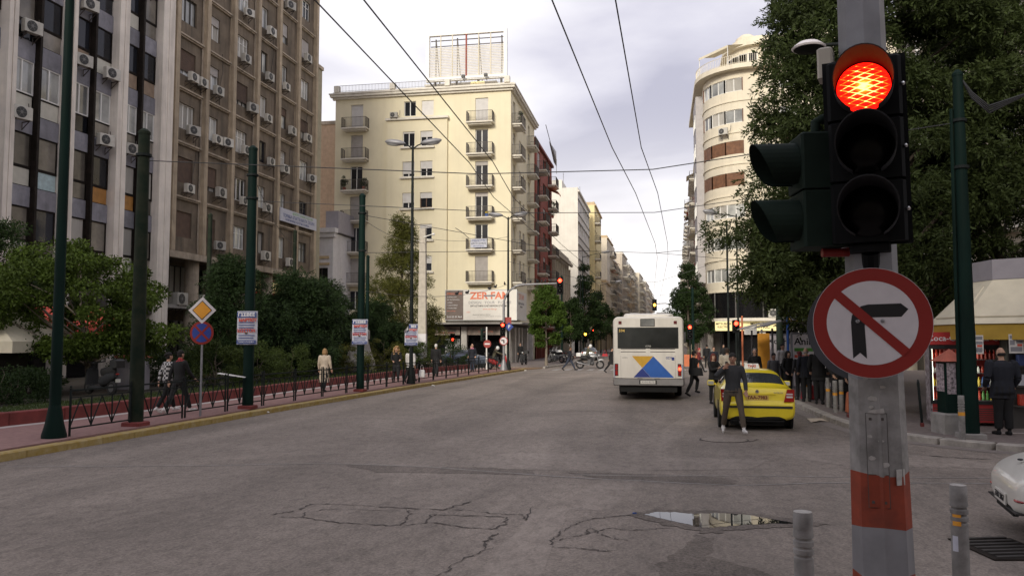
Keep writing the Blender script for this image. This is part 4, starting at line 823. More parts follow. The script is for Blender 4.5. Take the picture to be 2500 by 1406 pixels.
# terrace: railing, set-back penthouse, awnings
P = path(.7)[1:]
mb = MB()
for a,b in zip(P,P[1:]):
    L = math.dist(a,b); n = max(1,int(L/.16))
    mb.bar((*a,29.75),(*b,29.75),.05,.04); mb.bar((*a,28.98),(*b,28.98),.03)
    for i in range(n): t=i/n; x=a[0]+(b[0]-a[0])*t; y=a[1]+(b[1]-a[1])*t; mb.bar((x,y,28.86),(x,y,29.74),.03,.03)
mb.build('terrace_railing','railing_cream',cu)
PC = 3.2
def path2(off): return [(2.6-off,21.)]+[(2.6+PC-(PC+off)*cos(a),2.4+PC-(PC+off)*sin(a)) for a in [pi/2*i/10 for i in range(11)]]+[(20,2.4-off)]
def band2(name,z0,z1,off,mat,inner):
    P=path2(off);Q=path2(inner);mb=MB()
    for (a,b),(c,d) in zip(zip(P,P[1:]),zip(Q,Q[1:])):
        mb.quad((*a,z0),(*b,z0),(*b,z1),(*a,z1)); mb.quad((*a,z1),(*b,z1),(*d,z1),(*c,z1)); mb.quad((*b,z0),(*a,z0),(*c,z0),(*d,z0))
    return mb.build(name,mat,cu,smooth=30)
band2('penthouse_wall',28.86,31.6,0,'curved_wall',-2.); band2('penthouse_roof',31.6,31.95,.55,'curved_wall',-2.6); band2('penthouse_parapet',31.95,32.7,-.3,'curved_wall',-.6)
P = path2(.02)
for i in (3,5,7,9):
    L,ang,mid = seg_panel(P[i],P[i+2] if i<9 else P[i+1],0,0,'',''); add_window(cu,P[i],-.02,28.95,.9,2.0,1,'win_white','glass_dark',rotz=ang)
add_window(cu,(11.5,2.4),-.02,29.2,1.6,1.8,2,'win_dark','glass'); 
mb = MB(); mb.box(9,12.5,4,8,31.95,33.6); mb.build('lift_house','curved_wall',cu); mb = MB(); mb.lathe([(1.1,0),(1.1,1.6),(.6,2.)],12,(4.6,6.2,32.)); mb.build('water_tank','curved_wall',cu)
for i,(x0,y0,L,ang,lab) in enumerate(((5.5,1.9,5.5,0,'cream scalloped awning over the curved building terrace, facing the crossing'),(1.2,4.6,4.2,-RAD(52),'cream awning on the rounded side of the curved building terrace'))):
    o = thing('terrace_awning',lab,'awning',(4.75+x0,79+y0,28.87),ang,'awnings on the curved building terrace'); mb = MB(); mb.quad((0,0,2.5),(L,0,2.5),(L,-2.1,2.05),(0,-2.1,2.05)); mb.quad((0,-2.1,2.05),(L,-2.1,2.05),(L,-2.12,1.8),(0,-2.12,1.8)); mb.quad((0,0,2.47),(0,-2.1,2.02),(L,-2.1,2.02),(L,0,2.47)); mb.build('canopy','fabric_cream',o)
    for x in (.05,L-.05): mb = MB(); mb.bar((x,-2.05,0),(x,-2.05,2.05),.05); mb.build('post','win_white',o)
# dark glazed first floor, lit shop fascia, shopfront
P = path(-.1); mb = MB()
for a,b in zip(P,P[1:]): mb.quad((*a,4.25),(*b,4.25),(*b,6.75),(*a,6.75))
mb.build('glazing','glass_dark',cu)
mb = MB()
for x,y in [(0,12),(0,8),arc_pts()[0],arc_pts()[7],arc_pts()[14],(CR+.4,0),(8.5,0),(12,0),(16,0)]: mb.box(x-.06,x+.06,y-.04,y+.12,4.25,6.74)
mb.build('mullion','win_dark',cu)
band('canopy',3.95,4.24,1.05,'cream_trim',-.3); band('shop_head',3.02,3.94,-.02,'win_dark',-.3)
P = path(-1.3); mb = MB()
for a,b in zip(P,P[1:]): mb.quad((*a,0),(*b,0),(*b,3.95),(*a,3.95))
mb.build('shopfront','glass_dark',cu)
for x,y in ((.3,19),(.3,14),(.3,9),(.35,4.8),(4.9,.35),(8.3,.35),(12,.35),(16,.35)):
    mb = MB(); mb.bbox(x-.28,x+.28,y-.28,y+.28,0,3.01,.02); mb.build('pier','marble',cu)
add_ac((4.75+1.7,79+.55,22.15),-RAD(30),'air conditioner hung under the rounded window of the curved corner building','air conditioners on curved building',1.1); add_ac((4.75-.3,79+2.6,4.3),-RAD(60),'air conditioner on the canopy at the left of the curved building','air conditioners on curved building',1.2); add_ac((4.75+5.9,79-.5,4.3),0,'air conditioner on the canopy right of the dark glazing, curved building','air conditioners on curved building',1.3)
sg = thing('shop_sign','lit yellow shop sign with three red diamonds and MITSUBISHI ELECTRIC lettering','sign',(4.75+.5,79-.22,3.03))
mb = MB(); mb.box(0,1.55,-.08,0,0,.9); mb.build('panel','lit_yellow',sg); mb = MB(); mb.box(1.6,5.6,-.1,.0,.0,.9); mb.build('panel','lit_yellow',sg)
text('MITSUBISHI',.28,'ink_black',sg,(.78,-.086,.66),bold=.006); text('ELECTRIC',.26,'ink_black',sg,(.78,-.086,.36),bold=.005); text('MITSUBISHI',.38,'ink_black',sg,(4.25,-.106,.66),bold=.008,sx=1.05); text('ELECTRIC',.36,'ink_black',sg,(4.15,-.106,.33),bold=.007,sx=1.1); text('ΚΛΙΜΑΤΙΣΜΟΣ',.2,'ink_grey',sg,(2.7,-.106,.1))
mb = MB(Matrix.Translation((2.2,-.106,.28))@Matrix.Rotation(0,4,'X'))
for a in (90,210,330):
    c_,s_ = cos(RAD(a)),sin(RAD(a)); u = Vector((c_,0,s_)); v = Vector((-s_,0,c_)); L=.36
    p1 = u*.0; p2 = u*L*.5+v*L*.29; p3 = u*L; p4 = u*L*.5-v*L*.29; mb.add([p1+Vector((0,0,.12)),p4+Vector((0,0,.12)),p3+Vector((0,0,.12)),p2+Vector((0,0,.12))],[(0,1,2,3)])
mb.build('emblem','mits_red',sg)

# ---- building on the right behind the trees, and unseen blocks added behind the camera to shade the foreground
rbld = street_building('stained beige apartment block behind the big trees at right',17.5,62,-UP,48,14,31,'stone_beige',4.2,8,12,2.2,1.5,'wide','ledge','shutter_brown','win_dark','railing_grey',baly=(2,5,8,11),balw=3.6,pent=False)
for x in (6,14,22,30,38,46): mb = MB(); mb.tube([(x,-.4,.2),(x,-.4,31)],.14,8); mb.build('drain_pipe','win_white',rbld)
for k in range(8):
    mb = MB(); mb.box(0,48,-.35,-.004,4.2+3.35*k-.02,4.2+3.35*k+.14); mb.build('ledge','ledge',rbld)
street_building('pale apartment block across the side street at far right',30,76,0,24,12,26,'far_a',4,7,6,1.5,1.5,'wide')
street_building('apartment block across the crossing behind the viewpoint',31,-15,pi,29,14,22,'far_b',4,6,9,1.6,1.5,'wide')
street_building('beige apartment block behind the viewpoint, left of the avenue',1.6,-24,pi,46,14,23,'far_a',4,7,8,1.6,1.5,'wide')
# ================================================================== VEGETATION
def leaf_mesh(name, P, Dr, ln, wd, mat, rng):
    """P (n,3) leaf feet, Dr (n,3) directions: one folded diamond per leaf"""
    n = len(P); Dr = Dr/np.linalg.norm(Dr,axis=1,keepdims=True); u = rng.normal(size=(n,3)); s = np.cross(Dr,u); s /= np.linalg.norm(s,axis=1,keepdims=True)+1e-9
    L = ln*rng.uniform(.6,1.3,(n,1)); W = wd*rng.uniform(.7,1.3,(n,1))
    v = np.empty((n,4,3)); v[:,0] = P; v[:,1] = P+Dr*L*.45+s*W; v[:,2] = P+Dr*L; v[:,3] = P+Dr*L*.45-s*W
    me = bpy.data.meshes.new(name); me.vertices.add(4*n); me.vertices.foreach_set('co',v.ravel()); me.loops.add(4*n); me.loops.foreach_set('vertex_index',np.arange(4*n,dtype=np.int32))
    me.polygons.add(n); me.polygons.foreach_set('loop_start',np.arange(0,4*n,4,dtype=np.int32)); me.polygons.foreach_set('loop_total',np.full(n,4,dtype=np.int32)); me.materials.append(MAT(mat)); me.update(calc_edges=True); return me
def env_points(n, env, rng, bias=.55, lob=.22):
    """points inside a lathe envelope [(z, r)...], crowded to its surface, with a lobed outline"""
    zs = np.array([e[0] for e in env]); rs = np.array([e[1] for e in env]); out = []
    ph = rng.uniform(0,6.28,6)
    while len(out) < n:
        z = rng.uniform(zs[0],zs[-1]); r = np.interp(z,zs,rs)
        if rng.uniform(0,rs.max()) > r+.15*rs.max(): continue
        a = rng.uniform(0,2*pi); k = 1+lob*sum(sin((j+1)*a+ph[j]+z*(.7+.3*j)) for j in range(4))/1.6
        out.append((r*k*rng.uniform(bias,1.)**.8*cos(a), r*k*rng.uniform(bias,1.)**.8*sin(a), z))
    return np.array(out)
def crown_of(C, rad, per, rng, ln, wd, mat, droop=.3, flat=.6, out=.6, name='crown'):
    K = len(C); idx = np.repeat(np.arange(K),per); n = len(idx); R_ = (rad*rng.uniform(.6,1.35,K))[idx][:,None]
    d = rng.normal(size=(n,3)); d /= np.linalg.norm(d,axis=1,keepdims=True); d *= rng.uniform(.2,1.,(n,1))**.5; d[:,2] *= flat
    P = C[idx]+d*R_; Dr = d*out+rng.normal(size=(n,3))*.6; Dr[:,2] -= droop
    return leaf_mesh(name,P,Dr,ln,wd,mat,rng)
def frond_crown(C, rad, per, rng, ln, wd, mat, leaflets=9, flen=.4, droop=.35, name='crown'):
    """feathery foliage: fronds of narrow leaflets in two rows"""
    K = len(C); idx = np.repeat(np.arange(K),per); n = len(idx); R_ = (rad*rng.uniform(.6,1.35,K))[idx][:,None]
    d = rng.normal(size=(n,3)); d /= np.linalg.norm(d,axis=1,keepdims=True); d *= rng.uniform(.15,1.,(n,1))**.5; d[:,2] *= .65
    base = C[idx]+d*R_; ax = d+rng.normal(size=(n,3))*.35; ax[:,2] -= droop; ax /= np.linalg.norm(ax,axis=1,keepdims=True)
    u = rng.normal(size=(n,3)); sd = np.cross(ax,u); sd /= np.linalg.norm(sd,axis=1,keepdims=True)
    t = (np.arange(leaflets)+.5)/leaflets; FL_ = flen*rng.uniform(.6,1.3,(n,1,1))
    side = np.where(np.arange(leaflets)%2,1.,-1.)[None,:,None]
    P = base[:,None,:]+ax[:,None,:]*t[None,:,None]*FL_; P[:,:,2] -= (t[None,:]**2)*flen*.25
    Dr = ax[:,None,:]*.9+sd[:,None,:]*side+rng.normal(size=(n,leaflets,3))*.18
    return leaf_mesh(name,P.reshape(-1,3),Dr.reshape(-1,3),ln,wd,mat,rng)
def tree(name, label, loc, H, env, ncl, per, clr, ln, wd, mat, tr=.15, bark='bark', seed=1, lean=(0,0), kind='leaf', limbs=14, cat='tree', group=None, fork=None, droop=.3, flat=.6, flen=.4, leaflets=9, bias=.5, lob=.22, extra=None):
    rng = np.random.default_rng(seed); o = thing(name,label,cat,loc,0,group)
    C_ = env_points(ncl,env,rng,bias,lob); zt = env[-1][0]*.92
    C_[:,0] += lean[0]*C_[:,2]/zt; C_[:,1] += lean[1]*C_[:,2]/zt
    if extra is not None: C_ = np.vstack([C_,np.array(extra)])
    me = frond_crown(C_,clr,per,rng,ln,wd,mat,leaflets,flen,droop) if kind=='frond' else crown_of(C_,clr,per,rng,ln,wd,mat,droop,flat)
    put('crown',me,o)
    if tr:
        mb = MB(); n = 8
        pts = [(lean[0]*(t/n)*.9+.05*sin(t*1.7+seed)*t/n, lean[1]*(t/n)*.9+.05*cos(t*1.3+seed)*t/n, -.1+(zt+.1)*t/n) for t in range(n+1)]
        mb.tube(pts,[tr*1.35]+[tr*(1-.85*t/n) for t in range(1,n+1)],9); mb.build('trunk',bark,o,smooth=60)
        mb = MB()
        for c in C_[rng.choice(len(C_),min(limbs,len(C_)),replace=False)]:
            zb = max(env[0][0]*.7,c[2]-math.hypot(c[0],c[1])*rng.uniform(.5,1.1)); zb = min(zb,zt*.95); a = Vector((lean[0]*zb/zt*.9,lean[1]*zb/zt*.9,zb)); b = Vector(c)
            m_ = a.lerp(b,.5)+Vector((rng.normal()*.12,rng.normal()*.12,.12)); r0 = tr*(1-.8*zb/zt)*.45+.008; mb.tube([a,m_,b],[r0,r0*.6,.006],5,caps=False)
        if fork:
            for pts_ in fork: mb.tube(pts_,[tr*.8*(1-.6*i/(len(pts_)-1)) for i in range(len(pts_))],7)
        mb.build('limbs',bark,o,smooth=60)
    return o
BZ0 = .36
tree('broadleaf_tree','bright green broadleaf tree with pale forked trunk in the left bed',(-19.1,24.3,BZ0),5.2,[(1.3,1.8),(2.2,2.7),(3.2,2.9),(4.2,2.2),(5.,.9)],110,420,.55,.13,.035,'leaf_laurel',.09,'bark_pale',3,(-.7,0),limbs=26,fork=[[(0,0,.3),(.35,-.4,1.2),(1.4,-.6,1.9),(2.4,-.5,2.5)],[(-.3,-.1,1.6),(-1.0,-.5,2.4),(-1.7,-.6,3.1)]],lob=.3)
tree('broadleaf_tree','dark tree at the left picture edge behind the awning',(-24.2,25.6,BZ0),6.4,[(1.2,1.6),(3,2.2),(5,1.8),(6.2,.5)],70,330,.55,.12,.03,'leaf_dark',.12,'bark',4)
tree('conifer','dark layered conifer behind the diamond sign post',(-19.5,34.2,BZ0),5.9,[(.6,2.0),(2.2,1.9),(4,1.2),(5.6,.25)],100,90,.5,.10,.02,'leaf_conifer',.12,'bark',5,kind='frond',flen=.36,leaflets=12,droop=.1)
tree('conifer','dark spreading conifer right of the first poster pole',(-18.3,38.4,BZ0),5.4,[(.4,2.4),(2,2.4),(3.8,1.6),(5.1,.4)],118,90,.55,.10,.02,'leaf_conifer',.13,'bark',6,kind='frond',flen=.4,leaflets=12,droop=.1)
tree('conifer','low dark conifer in front of the white house',(-19.9,44.5,BZ0),5.6,[(.4,2.6),(2,2.6),(4,1.7),(5.4,.4)],112,90,.6,.10,.02,'leaf_conifer',.13,'bark',7,kind='frond',flen=.4,leaflets=12,droop=.1)
tree('conifer','dark conifer between the second poster pole and the pale concrete pole',(-17.9,49.,BZ0),4.6,[(.4,2.0),(2,2.0),(3.4,1.2),(4.4,.3)],87,82,.55,.10,.02,'leaf_conifer',.1,'bark',8,kind='frond',flen=.4,leaflets=12,droop=.1)
tree('silky_oak','tall feathery tree in front of the cream building',(-17.7,53.6,BZ0),11.2,[(1.,1.9),(2.8,2.5),(4.6,2.2),(6.4,1.6),(8.6,.9),(10.4,.15)],130,60,.5,.14,.021,'leaf_olive',.14,'bark',9,kind='frond',flen=.42,leaflets=9,droop=.15,limbs=40,lob=.3)
def shrub(label, x, y, w_, h, seed, mat='leaf_shrub', z=BZ0, per=230, n=34):
    tree('shrub',label,(x,y,z),h,[(.05,w_*.8),(h*.45,w_),(h*.8,w_*.7),(h,w_*.2)],n,per,.34,.075,.02,mat,.03,'bark',seed,cat='shrub',group='shrubs in the planting bed',limbs=10)
shrub('round green shrub below the diamond sign post',-16.4,27.6,1.25,1.7,21); shrub('wide shrub behind the first poster pole',-16.6,31.2,1.3,1.6,22); shrub('shrub left of the woman in the beige coat',-16.7,34.6,1.2,1.55,23,'leaf_shrub'); shrub('shrub between the second and third poster poles',-16.2,40.3,1.4,1.6,24,'leaf_olive'); shrub('shrub behind the curly-haired woman',-15.8,44.6,1.3,1.9,25,'leaf_olive'); shrub('shrub beside the pale concrete pole',-14.9,49.8,1.1,1.6,26); shrub('dark shrub in front of the corner shop',-14.4,54.4,1.5,1.8,27,'leaf_dark'); shrub('low shrub at the bottom left of the planting bed',-17.9,19.3,1.1,1.05,28,'leaf_dark'); shrub('low dark shrub by the black motor scooter in the bed',-19.4,21.6,1.0,.9,29,'leaf_dark'); shrub('dark hedge shrub under the bright broadleaf tree',-19.2,27.6,1.5,1.5,30,'leaf_dark'); shrub('dark hedge shrub left of the conifer behind the diamond sign',-20.6,29.4,1.6,1.7,31,'leaf_dark')
def grass(poly_fn, n, seed):
    rng = np.random.default_rng(seed); P = poly_fn(rng,n); Dr = rng.normal(size=(n,3))*.35; Dr[:,2] = 1; return leaf_mesh('grass',P,Dr,.09,.006,'leaf_shrub',rng)
def _gp(rng,n):
    y = rng.uniform(14,45,n); x = np.interp(y,[p[1] for p in WL],[p[0] for p in WL])-.3-rng.uniform(0,1.7,n); return np.stack([x,y,np.full(n,.40)],1)
tag(put('grass',grass(_gp,16000,5)),'short grass behind the red planter wall','grass',kind='stuff')
# right square
EX1 = [(-2.55-.9*((i*37)%10)/10,-1.2+2.2*((i*53)%10)/10,z) for i,z in enumerate([3.4,3.7,4.0,4.2,4.5,4.7,5.0,5.2,5.5,5.7,6.1,6.5,7.4,7.9,8.4,9.0,4.4,3.6])]
tree('silky_oak','big dark feathery tree behind the traffic signal',(6.45,25.2,.14),17,[(2.6,2.4),(4,3.4),(6.5,3.6),(9,3.5),(12,2.9),(15,2.1),(17,.4)],215,115,.66,.15,.024,'leaf_silky',.26,'bark',11,kind='frond',flen=.36,leaflets=10,droop=.35,limbs=45,lob=.14,extra=EX1)
tree('silky_oak','dark feathery tree behind the kiosk roof',(10.2,26.6,.14),15,[(3.2,2.2),(5,3.2),(8,3.0),(11,2.2),(14.4,.6)],115,90,.62,.15,.024,'leaf_silky',.24,'bark',12,kind='frond',flen=.36,leaflets=10,droop=.35,limbs=50,lob=.32)
tree('silky_oak','dark feathery tree at the right picture edge',(13.2,24.2,.14),13,[(3.8,1.4),(6,2.2),(8.5,2.2),(11,1.4),(12.6,.4)],42,80,.55,.15,.024,'leaf_silky',.2,'bark',13,kind='frond',flen=.36,leaflets=10,droop=.35,limbs=34,lob=.35)
tree('silky_oak','lower feathery tree over the bus shelter',(6.9,33.6,.14),8.2,[(3.0,1.3),(4.4,1.8),(6.2,1.5),(8.,.4)],70,80,.6,.15,.024,'leaf_silky',.16,'bark',14,kind='frond',flen=.36,leaflets=10,droop=.35,limbs=30,lob=.3)
tree('silky_oak','dark feathery tree deep in the square beyond the shelter',(9.6,40,.14),12,[(2.6,2.4),(5,3.2),(8,2.6),(11.6,.6)],110,80,.75,.17,.028,'leaf_silky',.2,'bark',15,kind='frond',flen=.4,leaflets=9,droop=.35,limbs=30)
# avenue trees
tree('street_tree','dark conical tree right of the bus in front of the curved building',(2.75,78.6,.14),9.6,[(1.9,1.5),(3,2.3),(5,2.0),(7.4,1.1),(9.5,.12)],110,190,.55,.16,.06,'leaf_dark',.16,'bark',16,limbs=16)
tree('street_tree','light green street tree beside the cream building side front',(-8.9,63.4,.14),6.5,[(1.7,.7),(2.3,1.35),(3.8,1.5),(5.2,1.0),(6.4,.2)],95,230,.4,.17,.045,'leaf_street',.11,'bark_pale',17,limbs=14,droop=.7)
tree('street_tree','tall dark street tree in front of the white concrete block',(-9.0,98.,.14),11.2,[(2.2,1.6),(4,2.3),(7,1.7),(9.6,.8),(11,.1)],90,160,.6,.2,.07,'leaf_dark',.15,'bark',18,limbs=16)
tree('street_tree','small dark street tree left of the tall one by the bank front',(-9.4,86.,.14),6.8,[(1.9,1.0),(3.4,1.6),(5.2,1.1),(6.6,.2)],60,160,.5,.18,.06,'leaf_dark',.1,'bark',19,limbs=12)
FT = [(-8.9,116,9),(-8.6,132,8),(-7.6,170,8.5),(-6.0,215,9),(3.6,98,8.2),(4.2,118,8.6),(5.0,142,8),(6.6,190,9),(8.4,240,9),(-4.4,270,9),(10.5,300,10)]
FTL = ['street tree behind the tall dark one, left row','second street tree behind the tall dark one, left row','street tree before the far left balconied blocks','far left street tree near the vanishing point','street tree behind the dark conical one','second street tree behind the dark conical one','third street tree behind the dark conical one','far street tree on the right row','very far street tree on the right row','very far street tree on the left row','farthest street tree on the right row']
for i,(x,y,h) in enumerate(FT):
    tree('street_tree',FTL[i],(x,y,.14),h,[(2.2,1.4),(4,2.1),(6,1.6),(h-.2,.2)],40,110,.65,.26,.09,'leaf_dark',.12,'bark',40+i,limbs=8,group='distant street trees')

# ================================================================== STREET FURNITURE
def pole(name, label, loc, H, r0, r1, mat, cat='pole', flare=0, seg=12, cap=True, bands=(), group=None, basem=None):
    o = thing(name,label,cat,loc,0,group); mb = MB()
    mb.tube([(0,0,0),(0,0,H)],[r0,r1],seg); mb.build('shaft',mat,o,smooth=35)
    if flare:
        mb = MB(); mb.lathe([(r0*2.1,0),(r0*2.1,.05),(r0*1.55,.3),(r0*1.1,.62),(r0*1.02,.66)],seg); mb.build('base',mat,o,smooth=35)
    else:
        mb = MB(); mb.bbox(-r0*1.35,r0*1.35,-r0*1.35,r0*1.35,0,.1,.02); mb.build('base',basem or 'red_wall',o)
    if cap: mb = MB(); mb.lathe([(r1*1.1,0),(r1*1.1,.06),(r1*.4,.14),(0,.15)],seg); mb.build('cap',mat,o,(0,0,H),smooth=35)
    for z in bands:
        r = r0+(r1-r0)*z/H; mb = MB(); mb.lathe([(r*1.02,0),(r*1.35,.01),(r*1.35,.07),(r*1.02,.08)],seg); mb.build('clamp','pole_dark',o,(0,0,z))
    return o
p1 = pole('lamp_post','dark green post with flared foot nearest the left picture edge',(-12.33,14.68,.14),11,.115,.085,'pole_green',flare=1)
p2 = pole('catenary_pole','thick green trolley pole behind the left end of the railing',(-12.15,17.05,.14),6.95,.17,.13,'pole_green_old',bands=(6.4,))
p3 = pole('catenary_pole','thick green trolley pole with the largest poster',(-11.95,21.9,.14),7.7,.16,.125,'pole_green',bands=(6.2,6.9,))
p4 = pole('catenary_pole','thick green trolley pole with the second poster',(-11.58,29.95,.14),7.7,.155,.12,'pole_green',bands=(5.5,7.0))
pole('pole','dark green pole standing in front of the colonnade of the brown block',(-22.6,37.2,.3),8.2,.13,.11,'pole_green_old'); pole('pole','dark green pole by the right end of the brown block',(-22.4,46.5,.3),8.6,.13,.11,'pole_green_old'); pole('pole','dark green pole left of the feathery tree',(-17.5,46.3,.3),6.9,.12,.1,'pole_green')
# right side poles
pr = pole('catenary_pole','thick green trolley pole by the kiosk with cables at its top',(6.3,18.1,.14),7.6,.175,.10,'pole_green',bands=(5.6,6.6),basem='concrete_grey')
mb = MB(); mb.tube([(-.2,-.02,0),(-.19,-.02,3),(-.15,0,6.9)],.035,6); mb.build('conduit','pole_green',pr)
mb = MB()
for k in range(4): mb.tube([(0.02*k,0,7.7-.05*k),(.25,-.05,7.1+.04*k),(.55,-.1,6.75+.05*k),(1.3,-.3,7.1),(2.2,-.5,7.9+.03*k),(4.,-1.,9.6)],.022,5)
mb.ball((1.75,-.42,7.75),(.28,.12,.16),8,6); mb.build('cable_bundle','black_plastic',pr)
pr2 = pole('catenary_pole','pale green trolley pole behind the bus shelter',(5.3,37.4,.14),7.0,.16,.13,'pole_pale',bands=(5.2,6.2)); pr3 = pole('pole','slim green pole between shelter and big signal',(6.3,35.2,.14),5.6,.08,.07,'pole_green'); pr4 = pole('catenary_pole','green trolley pole beside the dark conical tree',(2.7,66.8,.0),6.3,.13,.1,'pole_green'); pr5 = pole('pole','dark pole beside the sign partly hidden behind the big signal post',(4.95,22.3,.14),5.2,.1,.09,'pole_green')
pl5 = pole('catenary_pole','slim green trolley pole beside the light green street tree',(-9.1,75.5,.14),8,.11,.09,'pole_green'); pole('pole','thin tall pole in front of the white concrete block',(-9.0,93.,.14),9.5,.08,.06,'pole_dark'); pole('pole','thin dark pole in front of the curved building',(4.3,52.2,.14),9.3,.075,.06,'pole_dark')
def cobra(parent, end, ang, L, m='galv'):
    """lamp head at the end of an arm"""
    mb = MB(Matrix.Translation(end)@Matrix.Rotation(ang,4,'Z')@Matrix.Rotation(-.14,4,'Y')); mb.lathe([(.0,-.1),(.5,-.095),(.86,-.04),(1.,.02),(.9,.09),(.55,.15),(0,.17)],14,(.42,0,0),0,.52,.17); mb.build('lamp_head',m,parent,smooth=50)
    mb = MB(Matrix.Translation(end)@Matrix.Rotation(ang,4,'Z')@Matrix.Rotation(-.14,4,'Y')); mb.lathe([(0,-.15),(.7,-.13),(1,-.085)],12,(.5,0,0),0,.34,.13); mb.build('diffuser','light_clear',parent,smooth=50)
def street_lamp(label, loc, H, r, mat, arms, al=.75, flare=1, rise=.22):
    o = pole('street_lamp',label,loc,H,r,r*.55,mat,'street lamp',flare=flare)
    for a in arms:
        e = (cos(a)*al,sin(a)*al,H+rise); mb = MB(); mb.tube([(0,0,H-.05),(cos(a)*al*.5,sin(a)*al*.5,H+rise*.6),e],[.035,.03,.028],7); mb.build('arm',mat,o); cobra(o,e,a,1)
    return o
street_lamp('tall dark double-armed street lamp in front of the cream building',(-11.3,35.6,.14),11.,.10,'pole_dark',(RAD(182),RAD(8)),.45); street_lamp('grey double-armed street lamp beside the arched traffic signal',(-10.1,53.4,.14),10.3,.10,'pole_dark',(RAD(180),RAD(4)),.45); street_lamp('single-armed street lamp in front of the red-brown block',(-9.0,96,.14),12,.08,'pole_green',(RAD(5),),2.4,1,.5); street_lamp('single-armed lamp farther along the avenue by the yellow block',(-8.9,124,.14),10.5,.08,'pole_dark',(RAD(5),),2.4,1,.5); street_lamp('slim lamp with long arm in front of the curved building',(4.6,49,.14),9.4,.07,'pole_dark',(RAD(200),),1.2,1,.1)
o = street_lamp('dish street lamp half hidden behind the big signal post',(4.35,16.4,.14),7.8,.06,'pole_dark',(),.5,1,.1)
mb = MB(); mb.tube([(0,0,7.7),(-.4,-.02,7.85),(-1.1,-.03,7.85)],.03,6); mb.build('arm','pole_dark',o); mb = MB(); mb.lathe([(.0,-.02),(.31,0),(.33,.03),(.2,.13),(.06,.17),(0,.17)],16,(-1.36,-.03,7.78)); mb.build('shade','sign_white',o,smooth=50); mb = MB(); mb.lathe([(0,-.06),(.22,-.04),(.29,-.005)],14,(-1.36,-.03,7.78)); mb.build('diffuser','visor',o,smooth=50)
# concrete pole
o = thing('concrete_pole','pale tapered concrete pole beside the feathery tree','pole',(-15.4,50.9,.36)); mb = MB(); mb.prism([(-.29,0),(.29,0),(.2,9.2),(-.2,9.2)],-.14,.14); mb.build('shaft','concrete',o); mb = MB(); mb.prism([(-.30,0),(.30,0),(.275,2.2),(-.275,2.2)],-.15,.15); mb.build('painted_base','white_wall',o); mb = MB(); mb.bar((.1,-.15,8.6),(.7,-.3,8.75),.05); mb.ball((.8,-.32,8.75),(.12,.1,.08),8,6); mb.build('insulator','win_white',o)
# posters on the poles
def poster(label, loc, w_=.62, h=.98, torn=False, rz=0.):
    o = thing('poster',label,'poster',loc,rz,'posters tied to the poles'); mb = MB(); n = 6
    for i in range(n):
        a = -w_/2+w_*i/n; b = a+w_/n; f = lambda x: .05*(x/(w_/2))**2
        z1a = h-(.34 if torn and a < -.14 else 0); 
        mb.quad((a,f(a),0),(b,f(b),0),(b,f(b),h-(.3 if torn and b < -.09 else 0)),(a,f(a),h-(.42 if torn and a < -.14 else 0)))
    mb.build('sheet','paper',o)
    if torn: mb = MB(); mb.quad((-.31,.0,.60),(-.13,-.05,.72),(-.12,-.1,.9),(-.30,-.16,.66)); mb.build('flap','ink_white',o)
    mb = MB(); mb.box(-w_/2+.02 if not torn else -.1,w_/2-.02,-.012,-.008,h-.19,h-.03); mb.box(-w_/2+.02,w_/2-.02,-.012,-.008,.02,.13)
    for k in range(7):
        if k not in (2,): mb.box(-.24,.22+.03*(k%2),-.012,-.008,.18+k*.075,.205+k*.075)
    mb.build('print','ink_blue',o)
    y = -.018
    text('ΓΣΕΒΕΕ' if not torn else ' ΒΕΕ',.14,'ink_white',o,(0 if not torn else .1,y,h-.11),bold=.006); text('ΜΑΡΤΙΟΥ' if not torn else 'ΡΤΙΟΥ',.12,'ink_red',o,(.04 if not torn else .1,y,h-.27),bold=.006); text('ΚΩΣΤΟΝ',.13,'ink_red',o,(0,y,.40),bold=.004); text('ΠΑΝΕΛΛΑΔΙΚΗ',.07,'ink_white',o,(0,y,.075))
    mb = MB(); mb.ball((0,y,.33),(.05,.004,.03),8,4); mb.build('stain','c_brown',o)
poster('blue and red poster on the green pole nearest the diamond sign, the largest',(-11.92,21.68,2.02),rz=.1); poster('blue and red poster on the second green pole, middle of three',(-11.55,29.74,1.98),rz=.1); poster('torn blue and red poster on the double street lamp pole',(-11.26,35.44,1.9),torn=True,rz=.1)
# diamond priority sign and no-stopping disc
def disc(mb, c, r, y0, y1, m=0, seg=28):
    x_ = Matrix.Translation((c[0],y0,c[1]))@Matrix.Rotation(pi/2,4,'X'); old = mb.xf; mb.xf = x_ if old is None else old@x_; mb.lathe([(r,0),(r,y0-y1)] if False else [(r,-(y1-y0)),(r,0)],seg,(0,0,0),m); mb.xf = old
o = thing('sign_post','slim post with yellow diamond and blue no-stopping disc by the left kerb','sign',(-11.98,19.45,.14),RAD(14))
mb = MB(); mb.tube([(0,.04,0),(0,.04,2.85)],.03,8); mb.build('post','galv',o)
mb = MB(); q=.36; mb.prism([(0,2.78-q+.02),(q,2.80),(0,2.80+q),(-q,2.80)],-.012,0); mb.build('diamond','sign_white',o); mb = MB(); q=.26; mb.prism([(0,2.8-q),(q,2.8),(0,2.8+q),(-q,2.8)],-.018,-.0125); mb.build('diamond_edge','sign_black',o); mb = MB(); q=.235; mb.prism([(0,2.8-q),(q,2.8),(0,2.8+q),(-q,2.8)],-.024,-.0185); mb.build('diamond_face','sign_amber',o)
mb = MB(); disc(mb,(0,2.2),.31,-.01,.0); mb.build('disc','sign_red',o); mb = MB(); disc(mb,(0,2.2),.25,-.016,-.0105); mb.build('disc_face','sign_blue',o)
